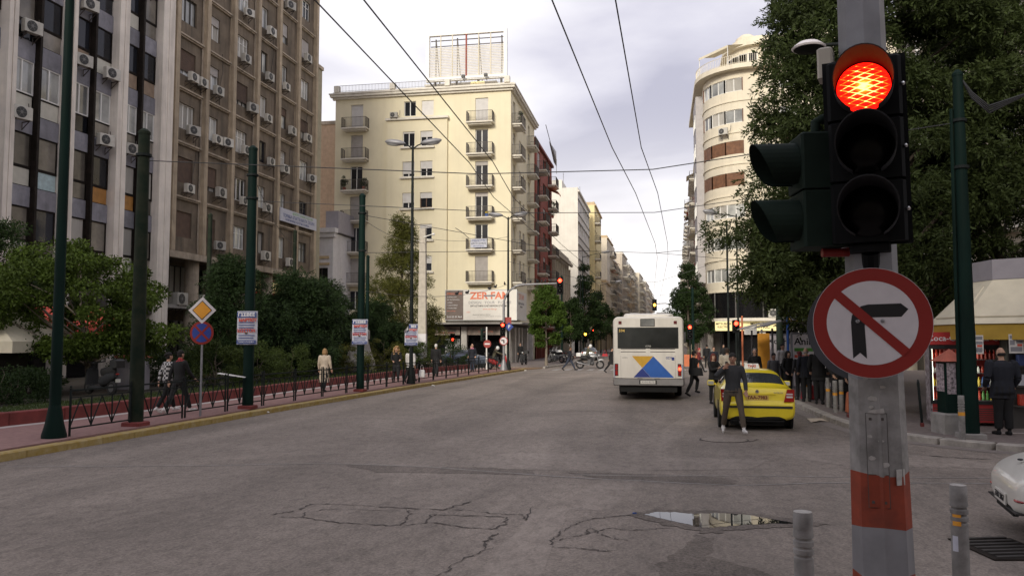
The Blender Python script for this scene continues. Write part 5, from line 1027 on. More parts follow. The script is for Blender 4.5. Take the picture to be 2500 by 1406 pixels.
mb = MB(); mb.bar((-.17,-.019,2.03),(.17,-.019,2.37),.006,.065,up=(0,1,0)) if False else None; mb.add([(-.2,-.02,2.03),(-.16,-.02,1.99),(.2,-.02,2.37),(.16,-.02,2.41)],[(0,1,2,3)]); mb.add([(-.2,-.0205,2.37),(.16,-.0205,1.99),(.2,-.0205,2.03),(-.16,-.0205,2.41)],[(0,1,2,3)]); mb.build('cross','sign_red',o)
# railing panels along the left kerb
def rail_panel(L):
    mb = MB(); mb.bar((0,0,0),(0,0,1.0),.034); mb.ball((0,0,1.03),.026,8,6)
    post = mb.mesh('post','pole_dark'); mb = MB(); mb.bar((.05,0,.95),(L-.05,0,.95),.045,.035); mb.bar((.05,0,.80),(L-.05,0,.80),.022); mb.bar((.05,0,.16),(L-.05,0,.16),.03); r_ = mb.mesh('rail','pole_dark')
    mb = MB(); n = 3
    for i in range(1,n): x = L*i/n; mb.bar((x,0,.16),(x,0,.80),.024)
    for i in range(n+1):
        x = L*i/n; 
        if i < n: mb.bar((x+.03 if i==0 else x,0,.18 if i%2==0 else .18),(x+L/n*.5,0,.78),.02); mb.bar((x+L/n*.5,0,.78),(L*(i+1)/n,0,.18),.02)
    return post,r_,mb.mesh('brace','pole_dark')
RP = rail_panel(1.96)
PP = polyline([(x-.28,y) for x,y in KL if y>=12.9], 2.02)
PP = [p for p in PP if 14.9 < p.y < 52.5]
for i,(a,b) in enumerate(zip(PP,PP[1:])):
    d = b-a; o = thing('railing_panel','%s panel of the black kerb railing counted from its left end'%ORD[i],'railing',(a.x,a.y,.14),math.atan2(d.y,d.x),'black railing along the left kerb')
    put('post',RP[0],o,(.03,0,0)); put('post',RP[0],o,(1.93,0,0)); put('rails',RP[1],o); put('brace',RP[2],o)
def signal_head(parent, loc, rz, lit, s=1., n=3, mat='signal_black', on='red_on', back=True):
    """traffic signal head facing local -y; lit counts from the top"""
    h = .32*s; xf = Matrix.Translation(loc)@Matrix.Rotation(rz,4,'Z')
    mb = MB(xf); mb.bbox(-.16*s,.16*s,-.02*s,.16*s,0,h*n,.015); 
    if back: mb.box(-.2*s,.2*s,.0,.012,-.04,h*n+.04)
    mb.build('housing',mat,parent)
    for k in range(n):
        z = h*(n-k-.5); mb = MB(xf@Matrix.Translation((0,-.022*s,z))@Matrix.Rotation(pi/2,4,'X')); mb.lathe([(.115*s,0),(.11*s,.012),(.06*s,.03),(0,.034)],16); mb.build('lens',on if k==lit else 'lens_off',parent,smooth=60)
        mb = MB(xf); P_ = []
        for j in range(11):
            a = RAD(-40)+RAD(260)*j/10; P_.append((cos(a)*.13*s,sin(a)*.13*s+z,.2*s*(.35+.65*(.5+.5*sin(a)))))
        for (x0,z0,d0),(x1,z1,d1) in zip(P_,P_[1:]): mb.quad((x0,-.021*s,z0),(x1,-.021*s,z1),(x1,-.021*s-d1,z1),(x0,-.021*s-d0,z0))
        mb.build('visor','visor',parent)
# arched mast signal on the left
o = thing('traffic_signal','grey arched traffic signal mast with one red light over the road and one low','traffic light',(-10.35,53.1,.14))
mb = MB(); mb.lathe([(.28,0),(.27,.05),(.16,.5),(.1,.7)],12); mb.build('base','galv',o,smooth=40); mb = MB(); pts = [(0,0,.6),(0,0,4.4)]+[(1.4-1.4*cos(a),0,4.4+1.35*sin(a)) for a in [pi/2*i/7 for i in range(1,8)]]+[(3.9,0,5.8)]; mb.tube(pts,[.085]*2+[.07]*7+[.05],10); mb.build('mast','galv',o,smooth=60)
signal_head(o,(3.85,-.1,5.1),.1,0,1.1); signal_head(o,(-.05,-.12,2.3),.1,0,.9)
mb = MB(); mb.box(-.05,.5,.1,.14,3.1,3.55); mb.build('backboard','sign_red',o); mb = MB(); disc(mb,(.02,1.95),.3,-.15,-.14); mb.build('disc','sign_red',o); mb = MB(); disc(mb,(.02,1.95),.235,-.156,-.1505); mb.build('disc_face','sign_white',o); mb = MB(); mb.box(.0,.08,-.162,-.157,1.8,1.98); mb.box(-.14,.08,-.1615,-.157,1.95,2.03); mb.build('arrow','sign_black',o); mb = MB(); mb.bar((.2,-.162,1.78),(-.17,-.162,2.12),.005,.05,up=(0,1,0)); mb.build('slash','sign_red',o)
o = thing('parking_sign','small blue parking sign on the grey double lamp post','sign',(-10.0,53.2,3.05),RAD(10)); mb = MB(); q=.3; mb.prism([(0,-q),(q,0),(0,q),(-q,0)],-.01,0); mb.build('plate','sign_blue',o); text('P',.3,'ink_white',o,(0,-.014,0),bold=.01)
o = thing('signal_post','white post with red no-entry disc in front of the corner shop','sign',(-11.6,53.4,.14)); mb = MB(); mb.tube([(0,0,0),(0,0,2.9)],.05,8); mb.build('post','win_white',o); mb = MB(); disc(mb,(.06,1.75),.27,-.07,-.06); mb.build('disc','sign_red',o); mb = MB(); mb.box(-.12,.24,-.075,-.0705,1.7,1.8); mb.build('bar','sign_white',o); signal_head(o,(-.25,-.02,1.95),pi/2,9,.9,mat='signal_green')
def small_signal(label, loc, H, rz, lit, on='red_on', n=3, s=1., post='pole_dark', arm=None):
    o = thing('traffic_signal',label,'traffic light',loc); mb = MB(); mb.lathe([(.12,0),(.12,.04),(.055,.2),(.05,H)],10); mb.build('post',post,o)
    if arm:
        mb = MB(); mb.tube([(0,0,H-.2),(arm*.5,0,H+.05),(arm,0,H)],[.05,.045,.04],8); mb.build('arm',post,o); signal_head(o,(arm,-.06,H-.75),rz,lit,s,n,on=on)
    else: signal_head(o,(0,-.08,H-.32*n*s),rz,lit,s,n,on=on)
small_signal('red traffic signal just right of the bus',(2.1,57.2,0.),3.2,.0,0); small_signal('pedestrian signal with red light before the curved building shop',(4.25,46.6,.14),3.1,.1,0,n=2,post='pole_dark'); small_signal('amber traffic signal under the tall dark street tree',(-8.75,96.2,.14),2.9,.1,0,'amber_on',s=1.2); small_signal('red traffic signal far along the left pavement',(-8.5,105,.14),3.4,.1,0,s=1.1); small_signal('amber signal hanging on a mast above the bus roof',(1.9,92.,.14),6.1,0,1,'amber_on',s=1.3,arm=-2.4); small_signal('low red pedestrian signal behind the shrubs left of the corner shop',(-15.3,58.5,0),2.6,.2,1,n=2,s=.9)
# overhead wires
def wire(label, pts, r=.011, name='trolley_wire', m='black_plastic', sag=0., grp='overhead trolley wires'):
    P_ = []
    for a,b in zip(pts,pts[1:]):
        a = Vector(a); b = Vector(b); n = 8
        for i in range(n): t = i/n; p = a.lerp(b,t); p.z -= sag*4*t*(1-t); P_.append(p)
    P_.append(Vector(pts[-1])); o = P_[0].copy(); mb = MB(); mb.tube([p-o for p in P_],r,6); return tag(mb.build(name,m,None,o),label,'wire',grp)
WZ = 5.85
wire('left wire of the right-hand trolley pair, over the middle of the road',[(-1.35,2,WZ),(-.85,15.2,WZ-.02),(-.55,20.2,WZ),(-.12,31,WZ),(-.05,36.3,WZ),(-.35,60,WZ),(-.8,110,WZ),(2,220,WZ)],.009); wire('right wire of the right-hand trolley pair, nearest the curved building',[(-.55,2,WZ),(-.3,15.3,WZ-.02),(0.,20.3,WZ),(.35,31.1,WZ),(.42,36.4,WZ),(.2,60,WZ),(-.2,110,WZ),(2.6,220,WZ)],.009); wire('right wire of the left-hand trolley pair, passing below the billboard',[(-2.95,2,WZ),(-3.35,16.,WZ-.02),(-3.7,20.3,WZ),(-3.7,31,WZ),(-3.6,36.2,WZ),(-3.5,60,WZ),(-3.3,110,WZ),(-.4,220,WZ)],.009); wire('left wire of the left-hand trolley pair, nearest the cream building',[(-3.5,2,WZ),(-3.85,16.,WZ-.02),(-4.2,20.2,WZ),(-4.2,31,WZ),(-4.1,36.2,WZ),(-4.,60,WZ),(-3.8,110,WZ),(-.9,220,WZ)],.009)
SPN = [('nearest span wire, between the thick left pole and the kiosk pole',(-12.1,17.05,6.45),(6.3,18.1,6.75),15.9,.011),('second span wire, from the largest-poster pole to the right trees',(-11.9,21.9,6.3),(6.6,24.9,6.9),20.3,.010),('third span wire, from the second-poster pole',(-11.5,29.95,7.1),(5.3,37.4,6.6),31,.011),('fourth span wire, low on the second-poster pole',(-11.5,29.95,5.6),(5.3,37.4,5.6),36.3,.010),('fifth span wire, by the arched signal mast',(-10.1,53.4,7.5),(4.3,52.2,7.3),0,.010),('sixth span wire, before the white concrete block',(-9.1,75.5,7.6),(2.7,66.8,6.1),0,.010),('seventh span wire, far along the avenue',(-9,93,8),(3.,98,7),0,.010)]
for lab,a,b,yy,r in SPN:
    m_ = [a]
    for x in (-4.,-3.45,-.65,-.1):
        t = (x-a[0])/(b[0]-a[0]); y = a[1]+(b[1]-a[1])*t; z_ = WZ+.06+.0006*(x+2)**2
        m_.append((x,y,z_))
    m_.append(b); wire(lab,m_,r,'span_wire')
wire('sagging cable with pigeons left of the signboard',[(-11.6,29.9,4.1),(-10.1,53.4,5.95)],.010,'cable',sag=.5,grp='cables'); wire('cable from the concrete pole towards the grey double lamp',[(-15.3,50.8,8.9),(-10.1,53.4,9.2)],.010,'cable',sag=.25,grp='cables'); wire('cable from the second-poster pole to the concrete pole',[(-11.5,29.95,6.9),(-15.3,50.8,8.6)],.010,'cable',sag=.3,grp='cables'); wire('long cable from the largest-poster pole past the white house',[(-11.9,21.9,7.0),(-22.4,46.5,8.2)],.010,'cable',sag=.5,grp='cables')
# clamps where the wires cross the first spans
def pigeon(label, loc, rz):
    o = thing('pigeon',label,'pigeon',loc,rz,'pigeons on the cables and mast'); mb = MB(); mb.ball((0,0,.10),(.07,.13,.075),8,6); mb.ball((0,-.1,.2),(.035,.04,.045),8,6); mb.tube([(0,-.06,.13),(0,-.1,.19)],[.045,.03],6); mb.add([(-.03,.1,.1),(.03,.1,.1),(.035,.24,.06),(-.035,.24,.06)],[(0,1,2,3)]); mb.tube([(0,-.135,.2),(0,-.165,.19)],[.01,.003],5); mb.build('body','c_char',o,smooth=60); mb = MB(); mb.tube([(-.02,0,.04),(-.02,0,0)],.006,4); mb.tube([(.02,0,.04),(.02,0,0)],.006,4); mb.build('legs','c_red',o)
for i,x in enumerate((1.5,1.85,2.3,2.6,2.85,3.2)): pigeon('%s pigeon from the bend on the arched signal mast'%ORD[i],(-10.35+x,53.1,5.98),random.choice([0,pi,.4]))
for i,t in enumerate((.52,.6,.8,.86,.96)):
    p = Vector((-11.6,29.9,4.1)).lerp(Vector((-10.1,53.4,5.95)),t); p.z -= .5*4*t*(1-t)-.012; pigeon('%s pigeon from the left on the sagging cable'%ORD[i],p,random.uniform(0,6))
# bollards
def bollard(label, loc, H=.95, r=.062, sticker='sign_amber', grp='grey steel bollards', extra=None):
    o = thing('bollard',label,'bollard',loc,random.uniform(-.3,.3),grp); prof = [(r,0),(r,H-.30)]
    for k in range(3): z = H-.29+k*.055; prof += [(r*.86,z),(r*.86,z+.012),(r*1.04,z+.016),(r*1.04,z+.046)]
    prof += [(r*.98,H-.12),(r,H-.11),(r,H-.012),(r*.9,H),(0,H+.002)]
    mb = MB(); mb.lathe(prof,18); mb.build('tube','galv_dirty',o,smooth=35)
    mb = MB(); mb.lathe([(r*.93,0),(r*.93,.004),(0,.006)],18); mb.build('cap','sticker',o,(0,0,H))
    if sticker: 
        mb = MB(); mb.lathe([(r*1.03,0),(r*1.03,.075)],18); mb.f = mb.f[:18]; mb.m = mb.m[:18]; mb.build('band',sticker,o,(0,0,H-.40),smooth=50)
    return o
bollard('nearest bollard, left of the big signal post',(.94,5.76,.13),.86,.064,None)
o = bollard('near bollard with orange and blue stickers right of the big signal post',(2.34,7.03,.13),.86,.064,None)
def curved_patch(o, r, a0, a1, z0, z1, m, name='sticker'):
    mb = MB(); n = 6
    for i in range(n):
        a = RAD(a0+(a1-a0)*i/n); b = RAD(a0+(a1-a0)*(i+1)/n); mb.quad((r*cos(a),r*sin(a),z0),(r*cos(b),r*sin(b),z0),(r*cos(b),r*sin(b),z1),(r*cos(a),r*sin(a),z1))
    mb.build(name,m,o)
o.rotation_euler = (0,0,0); curved_patch(o,.0655,205,262,.55,.64,'sign_amber'); curved_patch(o,.0652,200,240,.35,.47,'paper')
for i,(x,y) in enumerate([(4.75,27.8),(4.95,25.4),(5.05,24.1),(4.78,23.6),(5.45,20.1),(6.02,17.75)]): bollard(['bollard behind the taxi, beside the two men in dark coats','bollard in front of the person with the pink bag','bollard just left of the dark pole by the sign','bollard hidden half behind the blond woman in black','bollard right of the big signal post near the kerb','bollard left of the thick kiosk pole'][i],(x,y,.14),.88,.062)
o = pole('pole','thin leaning dark post by the drinks fridges',(6.0,20.2,.14),.95,.03,.03,'pole_dark'); o.rotation_euler = (0,-.06,0)

def pot_plant(label, loc, h, seed, mat='leaf_dark', grp='potted plants on balconies'):
    o = tree('potted_plant',label,loc,h,[(.35,.12),(h*.6,.3),(h,.12)],10,70,.16,.16,.018,mat,.02,'bark',seed,cat='plant',group=grp,limbs=4); mb = MB(); mb.lathe([(.11,0),(.15,.28),(.13,.28)],10); mb.build('pot','brick_red',o,smooth=40)
pot_plant('palm-like potted plant at the left end of the third cream balcony',(CX0+1.2,CY0-.55,SLB[3]+.003),1.3,71); pot_plant('potted plant at the right end of the third cream balcony',(CX0+3.1,CY0-.55,SLB[3]+.003),1.1,72); pot_plant('tall potted plant on the top side balcony of the cream building',(CX0+CW+.5,CY0+2.2,SLB[5]+.003),1.5,73); pot_plant('bushy plant on the red-brown block balcony',(-12.3,93.6,16.62),2.0,74,'leaf_street')
# ================================================================== THE BIG SIGNAL POST IN THE FOREGROUND
PB = Vector((1.285,5.1,.13))
def lensmat():
    m = bpy.data.materials.new('lit_lens'); m.use_nodes = True; t = m.node_tree; L = t.links; b = t.nodes['Principled BSDF']
    co = t.nodes.new('ShaderNodeTexCoord').outputs['Object']; sp = t.nodes.new('ShaderNodeSeparateXYZ'); L.new(co,sp.inputs[0])
    def ma(op,a,b_=None,v=None):
        n = t.nodes.new('ShaderNodeMath'); n.operation = op
        (L.new(a,n.inputs[0]) if not isinstance(a,(int,float)) else setattr(n.inputs[0],'default_value',a))
        if b_ is not None: (L.new(b_,n.inputs[1]) if not isinstance(b_,(int,float)) else setattr(n.inputs[1],'default_value',b_))
        return n.outputs[0]
    x, y = sp.outputs[0], sp.outputs[1]
    def lines(sx,sy,f,off,pw):   # thin bright lines of the prism lattice
        q = ma('ADD',ma('MULTIPLY',x,sx),ma('MULTIPLY',y,sy)); s_ = ma('ABSOLUTE',ma('SINE',ma('ADD',ma('MULTIPLY',q,f),off))); return ma('POWER',s_,pw)
    r2 = ma('ADD',ma('MULTIPLY',x,x),ma('MULTIPLY',y,y)); r = ma('SQRT',r2)
    lat = ma('ADD',lines(.38,1.,95.,.3,24.),lines(-.38,1.,95.,.9,24.)); nz = t.nodes.new('ShaderNodeTexNoise'); nz.inputs['Scale'].default_value = 26; L.new(co,nz.inputs[0])
    lat = ma('MULTIPLY',lat,ma('MULTIPLY',nz.outputs[0],1.7))
    glow = ma('POWER',ma('MAXIMUM',ma('SUBTRACT',1.,ma('MULTIPLY',r,9.5)),0.),1.6)
    edge = ma('MAXIMUM',ma('SUBTRACT',1.,ma('POWER',ma('MULTIPLY',r,6.9),6.)),0.)
    k = ma('MULTIPLY',ma('ADD',ma('MULTIPLY',lat,.9),ma('MULTIPLY',glow,1.15)),edge)
    rp = t.nodes.new('ShaderNodeValToRGB'); e = rp.color_ramp.elements; e[0].color = (2.2,.012,.006,1); e[1].color = (3.4,2.0,.5,1); e[1].position = 1.; q = e.new(.4); q.color = (2.4,.04,.006,1); q = e.new(.72); q.color = (2.8,.5,.03,1)
    L.new(k,rp.inputs[0]); L.new(rp.outputs[0],b.inputs['Emission Color']); b.inputs['Emission Strength'].default_value = .75; b.inputs['Base Color'].default_value = (.2,.01,.01,1); b.inputs['Roughness'].default_value = .2
    return m
_MT['lit_lens'] = lensmat()
ts = thing('traffic_signal','big foreground signal post with lit red light and striped foot','traffic light',PB); ts.rotation_euler = (0,-.011,0)
mb = MB(); zs = [0,.30,.67,.94,1.245,1.80,8.4]; seg = 8; ph = pi/8+RAD(14)
def prad(z): return .178-.0150*z if z < 4 else .118-.005*(z-4)
ms = [2,3,2,3,1,0]
for i in range(6):
    for k in range(seg):
        a0 = 2*pi*k/seg+ph; a1 = 2*pi*(k+1)/seg+ph; r0,r1 = prad(zs[i]),prad(zs[i+1])
        w0 = .012*sin(k*1.7+i*2) if 0<i else 0; w1 = .012*sin(k*1.7+(i+1)*2) if i<5 else 0; w0b = .012*sin((k+1)%seg*1.7+i*2) if 0<i else 0; w1b = .012*sin((k+1)%seg*1.7+(i+1)*2) if i<5 else 0
        mb.quad((r0*cos(a0),r0*sin(a0),zs[i]+w0),(r0*cos(a1),r0*sin(a1),zs[i]+w0b),(r1*cos(a1),r1*sin(a1),zs[i+1]+w1b),(r1*cos(a0),r1*sin(a0),zs[i+1]+w1),ms[i])
bv = mb.build('post',['galv','galv_dirty','galv','pole_orange'],ts)
# access door on the face towards the camera (octagon flat facing about -14 deg)
FA = Matrix.Rotation(-RAD(14),4,'Z')
def onface(name, x0,x1,z0,z1,t_,m,off=.0):
    z_ = (z0+z1)/2; y = -prad(z_)*cos(pi/8)-off; sl = -.0150*cos(pi/8); mb = MB(FA@Matrix.Translation((0,y,z_))@Matrix.Rotation(math.atan(sl),4,'X')); mb.bbox(x0,x1,-t_,.002,z0-z_,z1-z_,.002); return mb.build(name,m,ts)
onface('door_gap',-.064,.052,1.06,1.60,.0015,'crack'); onface('access_door',-.060,.048,1.25,1.596,.006,'galv_dirty',.0005); onface('access_door',-.060,.048,1.064,1.245,.006,'pole_orange',.0005)
for x in (-.038,.026):
    onface('bolt_hole',x-.008,x+.008,1.558,1.574,.0075,'crack',.001); onface('bolt_hole',x-.008,x+.008,1.085,1.101,.0075,'crack',.001)
rs_ = random.Random(4)
for i in range(16):
    z = rs_.uniform(1.3,2.0); x = rs_.uniform(-.055,.05); s_ = rs_.uniform(.006,.024); y = -prad(z)*cos(pi/8)-.0075; mb = MB(FA@Matrix.Translation((x,y,z))); n=7; pts = [(s_*(1+.5*rs_.random())*cos(2*pi*k/n),0,s_*.5*(1+.6*rs_.random())*sin(2*pi*k/n)) for k in range(n)]; mb.add(pts,[tuple(range(n))]); mb.build('torn_sticker','sticker',ts)
mb = MB(FA); mb.add([(-.055,-.158,1.60),(.04,-.158,1.60),(.035,-.159,1.63),(0,-.159,1.622),(-.04,-.159,1.615)],[(0,1,2,3,4)]); mb.build('torn_sticker','sticker',ts)
mb = MB(FA@Matrix.Rotation(RAD(45),4,'Z')); mb.box(-.03,.03,-.1565,-.1525,1.19,1.28); mb.build('sticker','sticker',ts)
# three-lens head towards the camera
HC = Vector((1.235,4.90,2.71))-PB; HM = Matrix.Translation(HC)@Matrix.Rotation(-.25,4,'Z')
for k in range(3):
    mb = MB(HM); mb.bbox(-.2,.2,-.06,.10,.362*k+.003,.362*(k+1)-.003,.018); mb.build('housing','signal_black',ts)
mb = MB(HM); mb.box(-.225,.225,.02,.03,-.01,1.10); mb.build('backplate','signal_black',ts)
for k in range(3):
    z = .362*(k+.5)-.005; lit = k==2
    o = None; mb = MB(); mb.lathe([(.146,0),(.14,.012),(.10,.026),(.05,.034),(0,.036)],32); o = mb.build('lens','lit_lens' if lit else 'lens_off',ts,smooth=60)
    o.matrix_local = HM@Matrix.Translation((0,-.062,z))@Matrix.Rotation(pi/2,4,'X')
    mb = MB(HM); P_ = []; n = 28
    for j in range(n+1):
        a = RAD(-62)+RAD(304)*j/n; dep = .30*(.30+.70*(.5+.5*sin(a))**.8); P_.append((cos(a),sin(a),dep))
    for (c0,s0,d0),(c1,s1,d1) in zip(P_,P_[1:]):
        for r in (.152,.158):
            A_ = [(c0*r,-.061,s0*r+z),(c1*r,-.061,s1*r+z),(c1*r*1.02,-.061-d1,s1*r*1.02+z),(c0*r*1.02,-.061-d0,s0*r*1.02+z)]; mb.quad(*(A_ if r<.155 else A_[::-1]),0)
        mb.quad((c0*.155,-.061-d0,s0*.155+z),(c1*.155,-.061-d1,s1*.155+z),(c1*.161,-.061-d1,s1*.161+z),(c0*.161,-.061-d0,s0*.161+z))
    D('visor_grey',(.03,.03,.032),.7,var=.2,spec=.2); mb.build('visor','visor_grey',ts,smooth=40)
for z in (.18,.54,.9):
    mb = MB(HM); mb.ball((.205,-.05,z),.012,8,6); mb.build('latch','chrome',ts)
mb = MB(HM); mb.bbox(-.11,.11,-.03,.1,-.05,-.001,.01); mb.tube([(0,.05,-.05),(0,.1,-.16),(0,.2,-.22)],[.05,.045,.04],10); mb.build('bracket','signal_black',ts)
# pedestrian head pointing left
SM = Matrix.Translation(Vector((.985,5.06,2.70))-PB)@Matrix.Rotation(-RAD(82),4,'Z')
for k in range(2):
    mb = MB(SM); mb.bbox(-.15,.15,-.13,.12,.345*k+.003,.345*(k+1)-.003,.012); mb.build('housing','signal_green',ts)
    z = .345*(k+.5); mb = MB(SM); n = 24; P_ = []
    for j in range(n+1):
        a = RAD(-70)+RAD(320)*j/n; P_.append((cos(a),sin(a),.26*(.42+.58*(.5+.5*sin(a))**.6)))
    for (c0,s0,d0),(c1,s1,d1) in zip(P_,P_[1:]):
        for r in (.125,.131): mb.quad((c0*r,-.131,s0*r+z),(c1*r,-.131,s1*r+z),(c1*r,-.131-d1,s1*r+z),(c0*r,-.131-d0,s0*r+z))
    mb.build('visor','signal_green',ts,smooth=40); mb = MB(SM@Matrix.Translation((0,-.132,z))@Matrix.Rotation(pi/2,4,'X')); mb.lathe([(.12,0),(.06,.02),(0,.024)],16); mb.build('lens','lens_off',ts)
D('splat',(.6,.6,.58),.8); mb = MB(SM); y=-.152
for (c,r) in (((.03,.25),.022),((.05,.235),.016),((.018,.268),.015),((.036,.20),.007)): mb.add([(-.1515,c[0]+r*cos(t),c[1]+r*.9*sin(t)) for t in [2*pi*k/9 for k in range(9)]],[tuple(range(9))])
mb.add([(-.1517,.030,.235),(-.1517,.040,.235),(-.1517,.046,.165),(-.1517,.042,.165)],[(0,1,2,3)]); mb.build('splash','splat',ts)
def w2(*p): return tuple(Vector(p)-PB)
mb = MB(); mb.tube([w2(.985,5.04,3.40),w2(.985,5.04,3.47),w2(1.02,5.04,3.49),w2(1.16,5.06,3.49)],.03,10); mb.build('conduit','signal_green',ts,smooth=50); mb = MB(); mb.tube([w2(1.0,5.06,2.68),w2(1.2,5.08,2.68)],.028,10); mb.build('conduit','sign_red',ts,smooth=50)
mb = MB(Matrix.Translation(w2(1.07,5.1,3.72))@Matrix.Rotation(-.3,4,'Z')); mb.bbox(-.045,.045,-.06,.08,.03,.22,.012); mb.build('junction_box','beige_box',ts)
# no-right-turn sign
SGM = Matrix.Translation(Vector((1.222,4.885,2.249))-PB)@Matrix.Rotation(-.247,4,'Z')
def sdisc(r, y0, y1, m, name, seg=64):
    mb = MB(SGM); disc(mb,(0,0),r,y0,y1,0,seg); return mb.build(name,m,ts,smooth=30)
R0 = .316
sdisc(R0,-.004,0,'sign_white','sign_rim'); sdisc(R0*.992,-.0055,-.0042,'sign_red','sign_ring'); sdisc(R0*.76,-.0072,-.0057,'sign_white','sign_face')
mb = MB(SGM); y = -.0085; k = R0*.76
A_ = [(-.33,-.64),(-.21,-.54),(-.10,-.645),(-.117,-.05),(-.09,.05),(-.03,.10),(.49,.10),(.607,.235),(.49,.34),(-.05,.335),(-.16,.31),(-.26,.24),(-.325,.14),(-.345,.02)]
A_ = [(a*R0,b*R0) for a,b in A_]; mb.add([(a,y,b) for a,b in A_],[(0,1,13),(1,2,3),(1,3,13),(3,4,12,13),(4,5,11,12),(5,10,11),(5,6,9,10),(6,7,8),(6,8,9)]); mb.build('arrow','sign_black',ts)
mb = MB(SGM); y=-.0100; mb.add([(a*R0,y,b*R0) for a,b in ((-.62,.47),(.49,-.606),(.61,-.485),(-.51,.60))],[(0,1,2,3)]); mb.build('slash','sign_red',ts)
for x in (-.073,.057):
    mb = MB(SGM@Matrix.Translation((x,-.0105,.01))@Matrix.Rotation(pi/2,4,'X')); mb.lathe([(.011,0),(.011,.004),(.007,.008),(0,.008)],10); mb.build('bolt','steel',ts)
mb = MB(SGM); mb.bar((-.18,.024,.03),(.18,.024,.03),.03,.03); mb.bar((-.1,.02,.03),(-.1,.35,.03),.02); mb.bar((.1,.02,.03),(.1,.35,.03),.02); mb.build('sign_bracket','steel',ts)
mb = MB(Matrix.Translation(Vector((1.232,5.27,2.226))-PB)@Matrix.Rotation(-.25,4,'Z')); disc(mb,(.035,0),.33,0,.006,0,48); mb.build('sign_back','sign_back',ts,smooth=30)

# ================================================================== KIOSK AND SQUARE
kx, ky = 8.75, 21.1
ks = thing('kiosk','street kiosk with cream sloped canopy roof and yellow valance','kiosk',(kx,ky,.14),RAD(8))
def ring(n,rx,ry,ph=pi/8): return [(rx*cos(2*pi*k/n+ph),ry*sin(2*pi*k/n+ph)) for k in range(n)]
def frustum(name,a,b,z0,z1,m,bev=0):
    mb = MB(); n = len(a)
    for i in range(n): j=(i+1)%n; mb.quad((*a[i],z0),(*a[j],z0),(*b[j],z1),(*b[i],z1))
    return mb.build(name,m,ks)
E_ = ring(8,2.2,2.2); T_ = ring(8,1.18,1.18)
frustum('roof',E_,T_,2.38,3.42,'fabric_cream'); frustum('valance',[(x*.985,y*.985) for x,y in E_],[(x*.985,y*.985) for x,y in E_],2.02,2.37,'fabric_yellow'); frustum('roof_cap',T_,T_,3.43,3.9,'grey_wall')
mb = MB(); mb.add([(*p,3.9) for p in T_],[tuple(range(8))]); mb.add([(*p,2.371) for p in E_],[tuple(range(7,-1,-1))]); mb.build('roof_top','concrete_grey',ks)
for i in range(8):
    j=(i+1)%8; a=Vector((*E_[i],2.40)); b=Vector((*E_[j],2.40)); c=Vector((*T_[j],3.40)); d=Vector((*T_[i],3.40)); nrm=(b-a).cross(d-a).normalized()*.025
    m_=(a+b+c+d)/4; q=[m_+(v-m_)*.72+nrm for v in (a,b,c,d)]; q0=[m_+(v-m_)*.74+nrm*.1 for v in (a,b,c,d)]; mb=MB(); mb.add(q+q0,[(0,1,2,3),(0,4,5,1),(1,5,6,2),(2,6,7,3),(3,7,4,0)]); mb.build('roof_panel','fabric_cream',ks)
mb = MB(); mb.bbox(-1.0,1.0,-.8,.9,0,2.36,.02); mb.build('body','win_dark',ks)
for k in range(4):
    mb = MB(); mb.box(-.95,.95,-1.05,-.805,.5+.45*k,.53+.45*k); mb.build('shelf','win_dark',ks)
    for i in range(9):
        mb = MB(); x=-.86+i*.215; mb.box(x,x+.18,-1.0,-.85,.535+.45*k,.78+.45*k+.06*((i*k)%3)); mb.build('magazine',['bottle_r','paper','ink_blue','bottle_y','paper_white','c_char','ink_red'][(i*3+k)%7],ks)
def newspaper(lab, loc, rz):
    o = thing('newspaper',lab,'newspaper',loc,rz,'newspapers hung under the kiosk canopy'); mb = MB(); mb.box(-.15,.15,-.006,0,-.42,0); mb.build('sheet','paper_white',o)
    mb = MB(); mb.box(-.13,.13,-.009,-.0065,-.1,-.03); mb.box(-.13,-.03,-.009,-.0065,-.24,-.13); mb.box(0,.13,-.009,-.0065,-.2,-.14); mb.box(-.12,.12,-.009,-.0065,-.38,-.28); mb.build('print','ink_grey',o); mb = MB(); mb.box(.02,.12,-.0095,-.0065,-.265,-.215); mb.build('picture','ink_red',o)
    mb = MB(); mb.bar((0,0,0),(0,0,.1),.01); mb.build('peg','steel',o)
newspaper('left newspaper hanging under the kiosk canopy beside the green pole',(7.0,19.6,2.26),RAD(-4)); newspaper('right newspaper hanging under the kiosk canopy above the bald man',(7.75,19.42,2.28),RAD(3)); newspaper('newspaper at the right picture edge under the kiosk canopy',(8.4,19.4,2.28),RAD(3))
